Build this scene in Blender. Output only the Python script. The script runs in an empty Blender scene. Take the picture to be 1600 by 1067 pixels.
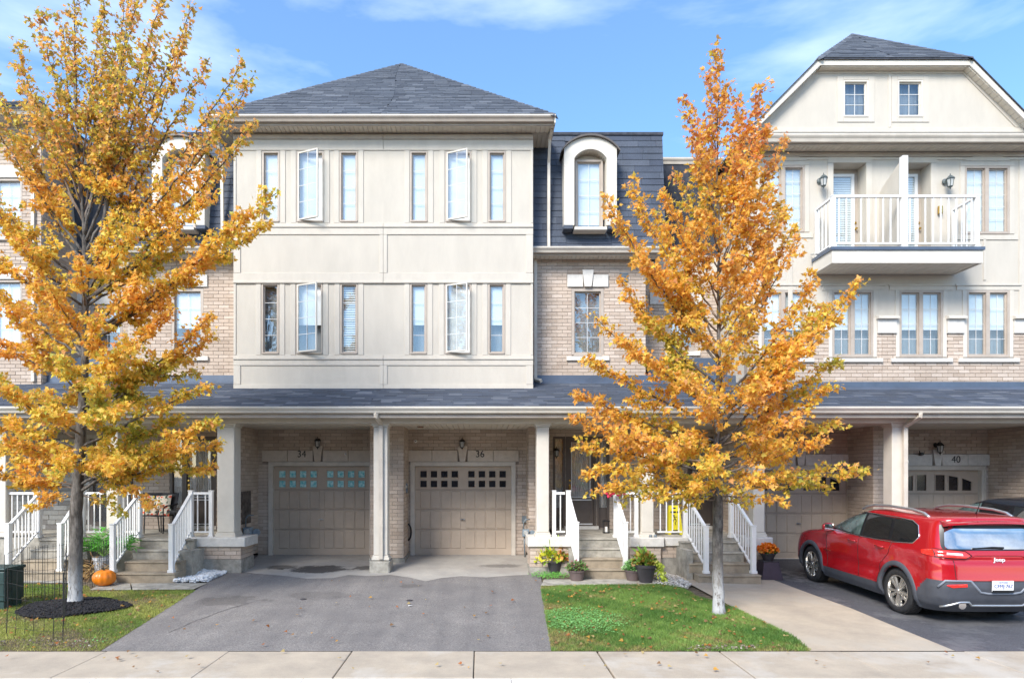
import bpy, bmesh, math, random
import numpy as np
from mathutils import Vector, Matrix
random.seed(7); RNG = np.random.default_rng(7)
S = bpy.context.scene
COL = S.collection
PI = math.pi
# ---------------------------------------------------------------- camera, sky, sun, exposure
CH, F = 2.3, 1000.0          # eye height, focal length in photo pixels (1600 wide)
cam_d = bpy.data.cameras.new('camera'); cam = bpy.data.objects.new('camera', cam_d); COL.objects.link(cam)
cam.location = (0, 0, CH); cam.rotation_euler = (math.radians(90), 0, 0)
cam_d.sensor_width = 36; cam_d.lens = 22.5
cam_d.shift_x = 0.03125; cam_d.shift_y = 0.1303
cam_d.clip_start = 0.05; cam_d.clip_end = 2000
S.camera = cam
SUN_EL, SUN_AZ = math.radians(40), math.radians(213)
W = bpy.data.worlds.new('World'); S.world = W; W.use_nodes = True
nt = W.node_tree; nt.nodes.clear()
def N(t, ty, **k):
    n = t.nodes.new(ty)
    for a, b in k.items(): setattr(n, a, b)
    return n
out = N(nt, 'ShaderNodeOutputWorld'); bg = N(nt, 'ShaderNodeBackground')
sky = N(nt, 'ShaderNodeTexSky', sky_type='NISHITA', sun_disc=False)
sky.sun_elevation = SUN_EL; sky.sun_rotation = SUN_AZ
sky.air_density = 1.0; sky.dust_density = 0.3; sky.ozone_density = 1.3; sky.altitude = 100
tc = N(nt, 'ShaderNodeTexCoord'); mp = N(nt, 'ShaderNodeMapping')
mp.inputs['Scale'].default_value = (1.0, 1.0, 3.6); mp.inputs['Rotation'].default_value = (0.0, 0.32, 0.3)
mp.inputs['Location'].default_value = (0.35, 0.1, 0.25)
nz = N(nt, 'ShaderNodeTexNoise'); nz.inputs['Scale'].default_value = 1.5; nz.inputs['Detail'].default_value = 7; nz.inputs['Roughness'].default_value = 0.55
nz.inputs['Distortion'].default_value = 0.15
rp = N(nt, 'ShaderNodeValToRGB'); rp.color_ramp.elements[0].position = 0.45; rp.color_ramp.elements[1].position = 0.80
rp.color_ramp.elements[0].color = (0.05, 0.05, 0.05, 1); rp.color_ramp.elements[1].color = (0.75, 0.75, 0.75, 1)
mx = N(nt, 'ShaderNodeMix', data_type='RGBA')
mx.inputs['B'].default_value = (6.4, 6.9, 7.6, 1)
hs = N(nt, 'ShaderNodeHueSaturation'); hs.inputs['Saturation'].default_value = 1.27; hs.inputs['Value'].default_value = 1.0
L = nt.links.new
L(tc.outputs['Generated'], mp.inputs['Vector']); L(mp.outputs[0], nz.inputs['Vector']); L(nz.outputs['Fac'], rp.inputs['Fac'])
L(sky.outputs[0], hs.inputs['Color']); L(hs.outputs[0], mx.inputs['A']); L(rp.outputs[0], mx.inputs['Factor'])
L(mx.outputs['Result'], bg.inputs['Color']); L(bg.outputs[0], out.inputs['Surface'])
bg.inputs['Strength'].default_value = 0.15
sd = bpy.data.lights.new('sun', 'SUN'); so = bpy.data.objects.new('sun', sd); COL.objects.link(so)
sd.energy = 2.7; sd.angle = math.radians(24); sd.color = (1, 0.945, 0.86)
sv = Vector((math.sin(SUN_AZ)*math.cos(SUN_EL), math.cos(SUN_AZ)*math.cos(SUN_EL), math.sin(SUN_EL)))
so.rotation_euler = sv.to_track_quat('Z', 'Y').to_euler(); so.location = (0, 0, 40)
S.view_settings.view_transform = 'Standard'; S.view_settings.look = 'None'
S.view_settings.gamma = 1; S.view_settings.exposure = 1.17; S.view_settings.use_curve_mapping = False
S.render.engine = 'CYCLES'
# ---------------------------------------------------------------- measuring helpers (survey of the place: depth Y, photo column/row)
def wx(px, Y): return (px-750)*Y/F
def wz(py, Y): return CH+(742-py)*Y/F
def sstep(a, b, x):
    t = min(1, max(0, (x-a)/(b-a))); return t*t*(3-2*t)
def gz(x, y):
    s = 0.0383-0.013*sstep(3.2, 6.4, x)
    return s*max(0, min(y, 16.3)-8.37)
def gp(px, py):
    Y = 10.0
    for _ in range(30):
        X = wx(px, Y); s = 0.0383-0.013*sstep(3.2, 6.4, X)
        Y = (CH+s*8.37)/(s+(py-742)/F) if py > 1018 - 1e9 else Y
        if Y < 8.37: Y = CH*F/(py-742)
    return wx(px, Y), Y
# ---------------------------------------------------------------- objects
ORG = {}
def tag(o, label=None, cat=None, group=None, kind=None):
    if label: o['label'] = label
    if cat: o['category'] = cat
    if group: o['group'] = group
    if kind: o['kind'] = kind
    return o
def thing(name, label, cat, loc=(0, 0, 0), group=None, rz=0):
    o = bpy.data.objects.new(name, None); COL.objects.link(o); o.location = loc; o.rotation_euler = (0, 0, rz)
    o.empty_display_size = 0.2
    ORG[o.name] = Vector(loc) if not rz else Vector((0, 0, 0))
    return tag(o, label, cat, group)
def local_thing(name, label, cat, loc, rz=0, group=None):   # parts are modelled in the thing's own coordinates
    o = thing(name, label, cat, loc, group); o.rotation_euler = (0, 0, rz); ORG[o.name] = Vector((0, 0, 0)); return o
def dup(root, loc, rz=None, label=None, group=None, scale=None):
    r = root.copy(); COL.objects.link(r); r.location = loc
    if rz is not None: r.rotation_euler = (0, 0, rz)
    if scale: r.scale = (scale,)*3
    if label: r['label'] = label
    if group: r['group'] = group
    for ch in list(root.children):
        c = ch.copy(); COL.objects.link(c); c.parent = r
        for g in list(ch.children):
            d = g.copy(); COL.objects.link(d); d.parent = c
    return r
class MB:
    def __init__(s): s.v = []; s.f = []; s.m = []
    def add(s, vs, fs, mi=0):
        b = len(s.v); s.v += [tuple(p) for p in vs]; s.f += [tuple(i+b for i in f) for f in fs]; s.m += [mi]*len(fs); return s
    def box(s, x0, x1, y0, y1, z0, z1, mi=0):
        if x0 > x1: x0, x1 = x1, x0
        if y0 > y1: y0, y1 = y1, y0
        if z0 > z1: z0, z1 = z1, z0
        return s.add([(x0,y0,z0),(x1,y0,z0),(x1,y1,z0),(x0,y1,z0),(x0,y0,z1),(x1,y0,z1),(x1,y1,z1),(x0,y1,z1)],
              [(0,3,2,1),(4,5,6,7),(0,1,5,4),(1,2,6,5),(2,3,7,6),(3,0,4,7)], mi)
    def cbox(s, x0, x1, y0, y1, z0, z1, c=0.01, mi=0):      # box with chamfered edges seen from the front
        pts = []
        if x0 > x1: x0, x1 = x1, x0
        if z0 > z1: z0, z1 = z1, z0
        vs = [(x0,y1,z0),(x1,y1,z0),(x1,y1,z1),(x0,y1,z1), (x0,y0+c,z0),(x1,y0+c,z0),(x1,y0+c,z1),(x0,y0+c,z1),
              (x0+c,y0,z0+c),(x1-c,y0,z0+c),(x1-c,y0,z1-c),(x0+c,y0,z1-c)]
        return s.add(vs, [(0,3,2,1),(0,1,5,4),(1,2,6,5),(2,3,7,6),(3,0,4,7),(4,5,9,8),(5,6,10,9),(6,7,11,10),(7,4,8,11),(8,9,10,11)], mi)
    def prism(s, poly, a, b, axis='y', mi=0):   # poly: 2-D points; extruded along axis from a to b
        def P(p, t): return {'y': (p[0], t, p[1]), 'x': (t, p[0], p[1]), 'z': (p[0], p[1], t)}[axis]
        n = len(poly)
        vs = [P(p, a) for p in poly]+[P(p, b) for p in poly]
        fs = [tuple(range(n)), tuple(range(2*n-1, n-1, -1))]+[(i, i+n, (i+1) % n+n, (i+1) % n) for i in range(n)]
        return s.add(vs, fs, mi)
    def tube(s, pts, rs, n=8, cap=True, mi=0):
        pts = [Vector(p) for p in pts]
        if not hasattr(rs, '__len__'): rs = [rs]*len(pts)
        b = []; up = None
        for i, p in enumerate(pts):
            t = (pts[min(i+1, len(pts)-1)]-pts[max(i-1, 0)])
            t = t.normalized() if t.length > 1e-9 else Vector((0, 0, 1))
            if up is None: up = t.orthogonal().normalized()
            up = (up-t*up.dot(t))
            up = up.normalized() if up.length > 1e-6 else t.orthogonal().normalized()
            w = t.cross(up)
            b += [p+(up*math.cos(2*PI*k/n)+w*math.sin(2*PI*k/n))*rs[i] for k in range(n)]
        fs = []
        for i in range(len(pts)-1):
            for k in range(n):
                k2 = (k+1) % n; fs.append((i*n+k, i*n+k2, (i+1)*n+k2, (i+1)*n+k))
        if cap: fs += [tuple(range(n-1, -1, -1)), tuple((len(pts)-1)*n+k for k in range(n))]
        return s.add(b, fs, mi)
    def lathe(s, prof, c=(0, 0, 0), n=20, axis='z', mi=0, wob=None):
        vs = []
        for r, h in prof:
            for k in range(n):
                a = 2*PI*k/n; rr = r*(wob(a) if wob else 1)
                p = (rr*math.cos(a), rr*math.sin(a), h) if axis == 'z' else ((h, rr*math.cos(a), rr*math.sin(a)) if axis == 'x' else (rr*math.cos(a), h, rr*math.sin(a)))
                vs.append((c[0]+p[0], c[1]+p[1], c[2]+p[2]))
        fs = []
        for i in range(len(prof)-1):
            for k in range(n):
                k2 = (k+1) % n; fs.append((i*n+k, i*n+k2, (i+1)*n+k2, (i+1)*n+k))
        fs += [tuple(range(n-1, -1, -1)), tuple((len(prof)-1)*n+k for k in range(n))]
        return s.add(vs, fs, mi)
    def build(s, name, mat, parent=None, smooth=False, loc=None, label=None, kind=None, bevel=0):
        me = bpy.data.meshes.new(name)
        o = bpy.data.objects.new(name, me); COL.objects.link(o)
        og = ORG[parent.name] if parent else (Vector(loc) if loc else Vector((0, 0, 0)))
        me.from_pydata([(p[0]-og.x, p[1]-og.y, p[2]-og.z) for p in s.v], [], s.f)
        mats = mat if isinstance(mat, (list, tuple)) else [mat]
        for m in mats: me.materials.append(m)
        if len(mats) > 1: me.polygons.foreach_set('material_index', s.m)
        if smooth: me.polygons.foreach_set('use_smooth', [True]*len(me.polygons))
        bm = bmesh.new(); bm.from_mesh(me); bmesh.ops.recalc_face_normals(bm, faces=bm.faces); bm.to_mesh(me); bm.free()
        if parent: o.parent = parent; ORG[o.name] = og
        else: o.location = og; ORG[o.name] = og
        if bevel:
            md = o.modifiers.new('bevel', 'BEVEL'); md.width = bevel; md.segments = 2; md.limit_method = 'ANGLE'
        if label: o['label'] = label
        if kind: o['kind'] = kind
        return o
def B(name, mat, parent, *a, bevel=0, **k):
    return MB().box(*a).build(name, mat, parent, bevel=bevel, **k)
def np_mesh(name, mat, verts, loops_per_face, faces, parent=None, loc=None, kind=None, tone=None):
    """verts (n,3) array, faces (m,k) array"""
    me = bpy.data.meshes.new(name); o = bpy.data.objects.new(name, me); COL.objects.link(o)
    og = ORG[parent.name] if parent else (Vector(loc) if loc else Vector((0, 0, 0)))
    v = np.asarray(verts, dtype=np.float32)-np.array(og, dtype=np.float32)
    m, k = faces.shape
    me.vertices.add(len(v)); me.vertices.foreach_set('co', v.ravel())
    me.loops.add(m*k); me.loops.foreach_set('vertex_index', faces.astype(np.int32).ravel())
    me.polygons.add(m); me.polygons.foreach_set('loop_start', np.arange(0, m*k, k, dtype=np.int32))
    me.polygons.foreach_set('loop_total', np.full(m, k, dtype=np.int32))
    me.materials.append(mat)
    if tone is not None:
        at = me.color_attributes.new('tone', 'FLOAT_COLOR', 'POINT')
        at.data.foreach_set('color', np.asarray(tone, dtype=np.float32).ravel())
    me.polygons.foreach_set('use_smooth', np.zeros(m, dtype=bool))
    me.update(calc_edges=True); me.validate()
    if parent: o.parent = parent
    else: o.location = og
    ORG[o.name] = og
    if kind: o['kind'] = kind
    return o
# ---------------------------------------------------------------- materials
MATS = {}
def mat(name, col, rough=0.7, var=0.08, scale=6.0, bump=0.0, bscale=60.0, metal=0.0, coat=0.0, col2=None, stretch=None, spec=0.5, emit=None):
    if name in MATS: return MATS[name]
    m = bpy.data.materials.new(name); m.use_nodes = True; t = m.node_tree; p = t.nodes['Principled BSDF']; l = t.links.new
    p.inputs['Roughness'].default_value = rough; p.inputs['Metallic'].default_value = metal
    p.inputs['Coat Weight'].default_value = coat; p.inputs['Coat Roughness'].default_value = 0.04
    p.inputs['Specular IOR Level'].default_value = spec
    tcn = N(t, 'ShaderNodeTexCoord'); vec = tcn.outputs['Object']
    if stretch:
        q = N(t, 'ShaderNodeMapping'); q.inputs['Scale'].default_value = stretch; l(vec, q.inputs['Vector']); vec = q.outputs[0]
    n1 = N(t, 'ShaderNodeTexNoise'); n1.inputs['Scale'].default_value = scale; n1.inputs['Detail'].default_value = 8; n1.inputs['Roughness'].default_value = 0.65
    l(vec, n1.inputs['Vector'])
    c2 = col2 if col2 else tuple(min(1, c*(1-var*2.2)) for c in col)
    c1 = col if col2 else tuple(min(1, c*(1+var)) for c in col)
    r = N(t, 'ShaderNodeValToRGB'); e = r.color_ramp.elements
    e[0].position = 0.35; e[1].position = 0.66; e[0].color = (*c2, 1); e[1].color = (*c1, 1)
    l(n1.outputs['Fac'], r.inputs['Fac']); l(r.outputs[0], p.inputs['Base Color'])
    if bump:
        n2 = N(t, 'ShaderNodeTexNoise'); n2.inputs['Scale'].default_value = bscale; n2.inputs['Detail'].default_value = 4
        l(vec, n2.inputs['Vector'])
        b = N(t, 'ShaderNodeBump'); b.inputs['Strength'].default_value = bump; b.inputs['Distance'].default_value = 0.01
        l(n2.outputs['Fac'], b.inputs['Height']); l(b.outputs[0], p.inputs['Normal'])
    MATS[name] = m; return m
def piece_mat(name, cols, rough=0.85, bump=0.3, bscale=50, gain=0.12):
    """colour differs from piece to piece (bricks, shingles)"""
    m = bpy.data.materials.new(name); m.use_nodes = True; t = m.node_tree; p = t.nodes['Principled BSDF']; l = t.links.new
    p.inputs['Roughness'].default_value = rough
    g = N(t, 'ShaderNodeNewGeometry'); oi = N(t, 'ShaderNodeObjectInfo')
    a = N(t, 'ShaderNodeMath', operation='ADD'); fr = N(t, 'ShaderNodeMath', operation='FRACT')
    l(g.outputs['Random Per Island'], a.inputs[0]); l(oi.outputs['Random'], a.inputs[1]); l(a.outputs[0], fr.inputs[0])
    r = N(t, 'ShaderNodeValToRGB'); r.color_ramp.interpolation = 'LINEAR'; e = r.color_ramp.elements
    while len(e) < len(cols): e.new(0.5)
    for i, c in enumerate(cols): e[i].position = i/(len(cols)-1); e[i].color = (*c, 1)
    l(fr.outputs[0], r.inputs['Fac'])
    n1 = N(t, 'ShaderNodeTexNoise'); n1.inputs['Scale'].default_value = bscale; n1.inputs['Detail'].default_value = 5
    l(g.outputs['Position'], n1.inputs['Vector'])
    n3 = N(t, 'ShaderNodeTexNoise'); n3.inputs['Scale'].default_value = 1.1; n3.inputs['Detail'].default_value = 5
    l(g.outputs['Position'], n3.inputs['Vector'])
    ad = N(t, 'ShaderNodeMath', operation='ADD'); l(n1.outputs['Fac'], ad.inputs[0]); l(n3.outputs['Fac'], ad.inputs[1])
    mr = N(t, 'ShaderNodeMapRange'); mr.inputs['From Min'].default_value = 0.7; mr.inputs['From Max'].default_value = 1.3
    mr.inputs['To Min'].default_value = 1-gain*1.5; mr.inputs['To Max'].default_value = 1+gain
    l(ad.outputs[0], mr.inputs['Value'])
    mu = N(t, 'ShaderNodeMix', data_type='RGBA', blend_type='MULTIPLY'); mu.inputs['Factor'].default_value = 1
    l(r.outputs[0], mu.inputs['A']); l(mr.outputs[0], mu.inputs['B']); l(mu.outputs['Result'], p.inputs['Base Color'])
    b = N(t, 'ShaderNodeBump'); b.inputs['Strength'].default_value = bump; b.inputs['Distance'].default_value = 0.006
    l(n1.outputs['Fac'], b.inputs['Height']); l(b.outputs[0], p.inputs['Normal'])
    return m
def leaf_mat(name, trans=0.35, rough=0.5):
    m = bpy.data.materials.new(name); m.use_nodes = True; t = m.node_tree; p = t.nodes['Principled BSDF']; l = t.links.new
    p.inputs['Roughness'].default_value = rough
    a = N(t, 'ShaderNodeAttribute', attribute_name='tone'); l(a.outputs['Color'], p.inputs['Base Color'])
    tr = N(t, 'ShaderNodeBsdfTranslucent'); l(a.outputs['Color'], tr.inputs['Color'])
    ms = N(t, 'ShaderNodeMixShader'); ms.inputs[0].default_value = trans
    l(p.outputs[0], ms.inputs[1]); l(tr.outputs[0], ms.inputs[2]); l(ms.outputs[0], t.nodes['Material Output'].inputs['Surface'])
    return m
def glass_mat(name, tint=(0.9, 0.94, 0.96), refl=0.11, rough=0.015):
    m = bpy.data.materials.new(name); m.use_nodes = True; t = m.node_tree; t.nodes.remove(t.nodes['Principled BSDF']); l = t.links.new
    tr = N(t, 'ShaderNodeBsdfTransparent'); tr.inputs[0].default_value = (*tint, 1)
    gl = N(t, 'ShaderNodeBsdfGlossy'); gl.inputs['Roughness'].default_value = rough; gl.inputs['Color'].default_value = (0.95, 0.93, 0.90, 1)
    lw = N(t, 'ShaderNodeLayerWeight'); lw.inputs['Blend'].default_value = 0.10
    mr = N(t, 'ShaderNodeMapRange'); mr.inputs['To Min'].default_value = refl; mr.inputs['To Max'].default_value = 0.95
    l(lw.outputs['Fresnel'], mr.inputs['Value'])
    nb = N(t, 'ShaderNodeTexNoise'); nb.inputs['Scale'].default_value = 1.3
    bp = N(t, 'ShaderNodeBump'); bp.inputs['Strength'].default_value = 0.03; bp.inputs['Distance'].default_value = 0.05
    l(nb.outputs['Fac'], bp.inputs['Height']); l(bp.outputs[0], gl.inputs['Normal'])
    ms = N(t, 'ShaderNodeMixShader'); l(mr.outputs[0], ms.inputs[0]); l(tr.outputs[0], ms.inputs[1]); l(gl.outputs[0], ms.inputs[2])
    l(ms.outputs[0], t.nodes['Material Output'].inputs['Surface']); return m
SIDING = mat('siding', (0.53, 0.485, 0.415), 0.85, 0.03, 2.0, 0.5, 120, stretch=(1.6, 1.6, 0.5))
BATTEN = mat('siding_board', (0.54, 0.495, 0.425), 0.8, 0.03, 3.0, 0.3, 120, stretch=(1.6, 1.6, 0.6))
CREAM = mat('cream_trim', (0.62, 0.575, 0.50), 0.6, 0.04, 2.5, 0.05, 30)
GUTTER = mat('gutter_metal', (0.58, 0.52, 0.44), 0.4, 0.06, 3.0)
GUTTERD = mat('gutter_taupe', (0.40, 0.345, 0.29), 0.45, 0.06, 3.0)
SOFFIT = mat('soffit_board', (0.66, 0.60, 0.50), 0.7, 0.05, 4.0)
WHITE = mat('white_vinyl', (0.78, 0.77, 0.75), 0.45, 0.03, 4.0)
TAUPE = mat('taupe_frame', (0.42, 0.355, 0.295), 0.5, 0.05, 4.0)
STONE = mat('cast_stone', (0.64, 0.61, 0.56), 0.85, 0.06, 9.0, 0.3, 70)
STONED = mat('tan_cast_stone', (0.56, 0.48, 0.40), 0.85, 0.05, 6.0, 0.3, 70)
GARAGE = mat('garage_door_paint', (0.47, 0.375, 0.285), 0.55, 0.05, 2.0, 0.05, 40)
MORTAR = mat('mortar', (0.33, 0.275, 0.23), 0.95, 0.12, 12, 0.4, 90)
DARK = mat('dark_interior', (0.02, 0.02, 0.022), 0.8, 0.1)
BLIND = mat('white_blind', (0.90, 0.87, 0.83), 0.8, 0.03, 2, stretch=(1, 1, 0.2))
BLINDG = mat('grey_curtain', (0.30, 0.30, 0.30), 0.8, 0.1, 3, stretch=(6, 6, 0.3))
LACE = mat('lace_curtain', (0.80, 0.79, 0.76), 0.9, 0.25, 18, stretch=(5, 5, 0.5))
CONC = mat('step_concrete', (0.36, 0.335, 0.285), 0.9, 0.18, 5, 0.3, 60)
CONCT = mat('tan_concrete', (0.33, 0.27, 0.195), 0.9, 0.14, 4, 0.3, 60)
CONCF = mat('foundation_concrete', (0.33, 0.31, 0.27), 0.95, 0.2, 5, 0.4, 40)
ROOFB = mat('roof_underlay', (0.05, 0.055, 0.07), 0.9, 0.2, 8)
FLASH = mat('blue_flashing', (0.085, 0.11, 0.155), 0.35, 0.08, 2, metal=0.2)
BLACKM = mat('black_metal', (0.012, 0.012, 0.013), 0.4, 0.1)
BRONZE = mat('lamp_bronze', (0.02, 0.018, 0.016), 0.5, 0.1)
LGREY = mat('lamp_weathered', (0.10, 0.12, 0.12), 0.5, 0.1)
LGLASS = mat('lamp_glass', (0.45, 0.45, 0.43), 0.1, 0.1)
METER = mat('meter_grey', (0.17, 0.20, 0.22), 0.5, 0.1, 8)
BRASS = mat('brass', (0.55, 0.36, 0.10), 0.25, 0.05, metal=1)
STEEL = mat('steel', (0.5, 0.5, 0.5), 0.3, 0.05, metal=1)
DOORW = mat('door_grey_brown', (0.115, 0.09, 0.075), 0.5, 0.06, 4)
GLASS = glass_mat('window_glass'); GLASSD = glass_mat('dark_window_glass', (0.90, 0.90, 0.90), 0.10)
BRICK = piece_mat('brick', [(0.45,0.355,0.28),(0.51,0.415,0.335),(0.47,0.375,0.30),(0.56,0.465,0.385),(0.41,0.32,0.25),(0.50,0.405,0.325)])
LEDGE = piece_mat('ledge_stone', [(0.28,0.26,0.23),(0.38,0.36,0.32),(0.22,0.20,0.18),(0.33,0.30,0.26),(0.44,0.42,0.38)], bump=0.6, bscale=25)
SHING = piece_mat('roof_shingle', [(0.060,0.070,0.09),(0.088,0.10,0.122),(0.072,0.084,0.105),(0.125,0.138,0.162),(0.052,0.061,0.08)], 0.9, 0.5, 70)
SHINGP = piece_mat('porch_shingle', [(0.048,0.058,0.078),(0.055,0.066,0.088),(0.052,0.066,0.095),(0.065,0.080,0.112),(0.058,0.072,0.10),(0.14,0.155,0.185),(0.05,0.062,0.088),(0.068,0.082,0.115)], 0.8, 0.5, 70)
SHINGM = piece_mat('mansard_shingle', [(0.045,0.058,0.088),(0.055,0.07,0.10),(0.075,0.09,0.12),(0.04,0.052,0.08),(0.062,0.078,0.11)], 0.75, 0.6, 45, gain=0.25)
# ---------------------------------------------------------------- countable small pieces (bricks, shingles)
PIECE_MESH = {}
def piece_mesh(nm, dims, m, wedge):
    k = (nm, round(dims[0], 2), round(dims[1], 3), round(dims[2], 3), m.name)
    if k in PIECE_MESH: return PIECE_MESH[k]
    w, d, h = k[1], k[2], k[3]
    me = bpy.data.meshes.new(nm); V, Fc = piece_geo(w, d, h, wedge)
    me.from_pydata(V.tolist(), [], Fc.tolist()); me.materials.append(m); PIECE_MESH[k] = me; return me
def piece_geo(w, d, h, wedge):
    # local x along, local y outward (negative = front), local z up
    t = d*(0.25 if wedge else 1.0)
    V = np.array([(-w/2,-d,-h/2),(w/2,-d,-h/2),(w/2,0.0,-h/2),(-w/2,0.0,-h/2),(-w/2,-t,h/2),(w/2,-t,h/2),(w/2,0.0,h/2),(-w/2,0.0,h/2)])
    Fc = np.array([(0,3,2,1),(4,5,6,7),(0,1,5,4),(1,2,6,5),(2,3,7,6),(3,0,4,7)])
    return V, Fc
class Pool:
    def __init__(s, house, name, limit=300): s.h = house; s.n = name; s.lim = limit; s.items = []
    def add(s, M, dims, m, parent, wedge=False, bonus=0.0):
        p = M.translation
        px = 750+p.x/p.y*F; py = 742-(p.z-CH)/p.y*F
        pen = 0 if (5 < px < 1595 and 5 < py < 1060) else 50
        s.items.append((p.y+pen-bonus+random.random()*0.01, M, dims, m, parent, wedge))
    def finish(s):
        s.items.sort(key=lambda q: q[0])
        for (_, M, dims, m, parent, wedge) in s.items[:s.lim]:
            o = bpy.data.objects.new(s.n, piece_mesh(s.n, dims, m, wedge)); COL.objects.link(o); o.parent = parent
            M2 = M.copy(); M2.translation = M.translation-ORG[parent.name]; o.matrix_local = M2
        groups = {}
        for it in s.items[s.lim:]: groups.setdefault(it[3].name, []).append(it)
        for mn, its in groups.items():
            Vs = []; Fs = []; b = 0
            for (_, M, dims, m, parent, wedge) in its:
                V, Fc = piece_geo(*dims, wedge); A = np.array(M)
                Vs.append(V@A[:3, :3].T+A[:3, 3]); Fs.append(Fc+b); b += 8
            np_mesh(s.n+'_field', its[0][3], np.concatenate(Vs), 4, np.concatenate(Fs), parent=s.h, kind='stuff')
def holed(mb, u0, u1, z0, z1, holes, fn):
    """call fn(u0,u1,z0,z1) for the cells of a wall that are not in a hole"""
    zs = sorted({z0, z1}|{min(max(h[2], z0), z1) for h in holes}|{min(max(h[3], z0), z1) for h in holes})
    for a, b in zip(zs, zs[1:]):
        if b-a < 1e-5: continue
        zc = (a+b)/2; iv = sorted((h[0], h[1]) for h in holes if h[2] < zc < h[3]); c = u0
        for p, q in iv:
            if p > c: fn(c, min(p, u1), a, b)
            c = max(c, q)
        if c < u1: fn(c, u1, a, b)
def wall_front(house, name, m, x0, x1, z0, z1, Y, th=0.15, holes=()):
    mb = MB(); holed(mb, x0, x1, z0, z1, list(holes), lambda a, b, c, d: mb.box(a, b, Y, Y+th, c, d)); return mb.build(name, m, house)
BH, BL = 0.088, 0.262
def brick_face(pool, wall, axis, u0, u1, z0, z1, c, holes=(), sgn=1, m=None, L_=BL, H_=BH, irregular=False, bonus=0.0):
    """axis 'f': wall plane Y=c facing -Y, u=X.  axis 's': plane X=c facing sgn*X, u=Y"""
    m = m or BRICK; n = max(1, round((z1-z0)/H_)); h = (z1-z0)/n
    for i in range(n):
        za, zb = z0+i*h, z0+(i+1)*h; zc = (za+zb)/2
        u = u0-(L_/2 if i % 2 else 0)-(random.random()*L_ if irregular else 0)
        cuts = []
        while u < u1:
            w = L_*(random.uniform(0.6, 1.7) if irregular else 1); cuts.append((max(u, u0), min(u+w, u1))); u += w
        iv = [(q[0], q[1]) for q in holes if q[2]-0.01 < zc < q[3]+0.01]
        for a, b in cuts:
            segs = [(a, b)]
            for p, q in iv:
                ns = []
                for s0, s1 in segs:
                    if q <= s0 or p >= s1: ns.append((s0, s1)); continue
                    if p > s0: ns.append((s0, p))
                    if q < s1: ns.append((q, s1))
                segs = ns
            for s0, s1 in segs:
                if s1-s0 < 0.03: continue
                w = s1-s0-0.010; uc = (s0+s1)/2; d = 0.012+random.uniform(-0.002, 0.003)+(random.uniform(0, 0.02) if irregular else 0)
                if axis == 'f': M = Matrix.Translation((uc, c, zc))
                else: M = Matrix.Translation((c, uc, zc))@Matrix.Rotation(PI/2*sgn, 4, 'Z')
                pool.add(M, (w, round(d, 3), h-0.011), m, wall, bonus=bonus)
def shingles(pool, roof, O, U, V, v0, v1, ext, expo, wr, t, m, stagger=True):
    """O origin, U horizontal unit, V up-slope unit; ext(v)->(u0,u1)"""
    O, U, V = Vector(O), Vector(U), Vector(V); Nn = U.cross(V).normalized()
    n = max(1, round((v1-v0)/expo)); e = (v1-v0)/n
    for i in range(n):
        v = v0+(i+0.5)*e; u0, u1 = ext(v)
        if u1-u0 < 0.05: continue
        u = u0-random.random()*wr[0]
        while u < u1:
            w = random.uniform(*wr); a, b = max(u, u0), min(u+w, u1); u += w
            if b-a < 0.04: continue
            R = Matrix((U, -Nn, V)).transposed().to_4x4()
            M = Matrix.Translation(O+U*((a+b)/2)+V*v+Nn*random.uniform(0, 0.002))@R
            pool.add(M, (b-a-0.006, round(t+random.choice((0, 0, 0.004)), 3), e-0.002), m, roof, True)
def text(s, size, loc, m, parent=None, ext=0.004, rot=(PI/2, 0, 0), name='lettering', align='CENTER', sx=1.0):
    cu = bpy.data.curves.new(name, 'FONT'); cu.body = s; cu.size = size; cu.extrude = ext; cu.align_x = align; cu.align_y = 'CENTER'
    t = bpy.data.objects.new(name, cu); COL.objects.link(t); bpy.context.view_layer.update()
    me = bpy.data.meshes.new_from_object(t); bpy.data.objects.remove(t)
    o = bpy.data.objects.new(name, me); COL.objects.link(o); me.materials.clear(); me.materials.append(m)
    og = ORG[parent.name] if parent else Vector((0, 0, 0))
    o.location = Vector(loc)-og; o.rotation_euler = rot; o.scale = (sx, 1, 1)
    if parent: o.parent = parent
    return o
def seg(p, q, n=6): return [Vector(p).lerp(Vector(q), i/n) for i in range(n+1)]
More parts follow.
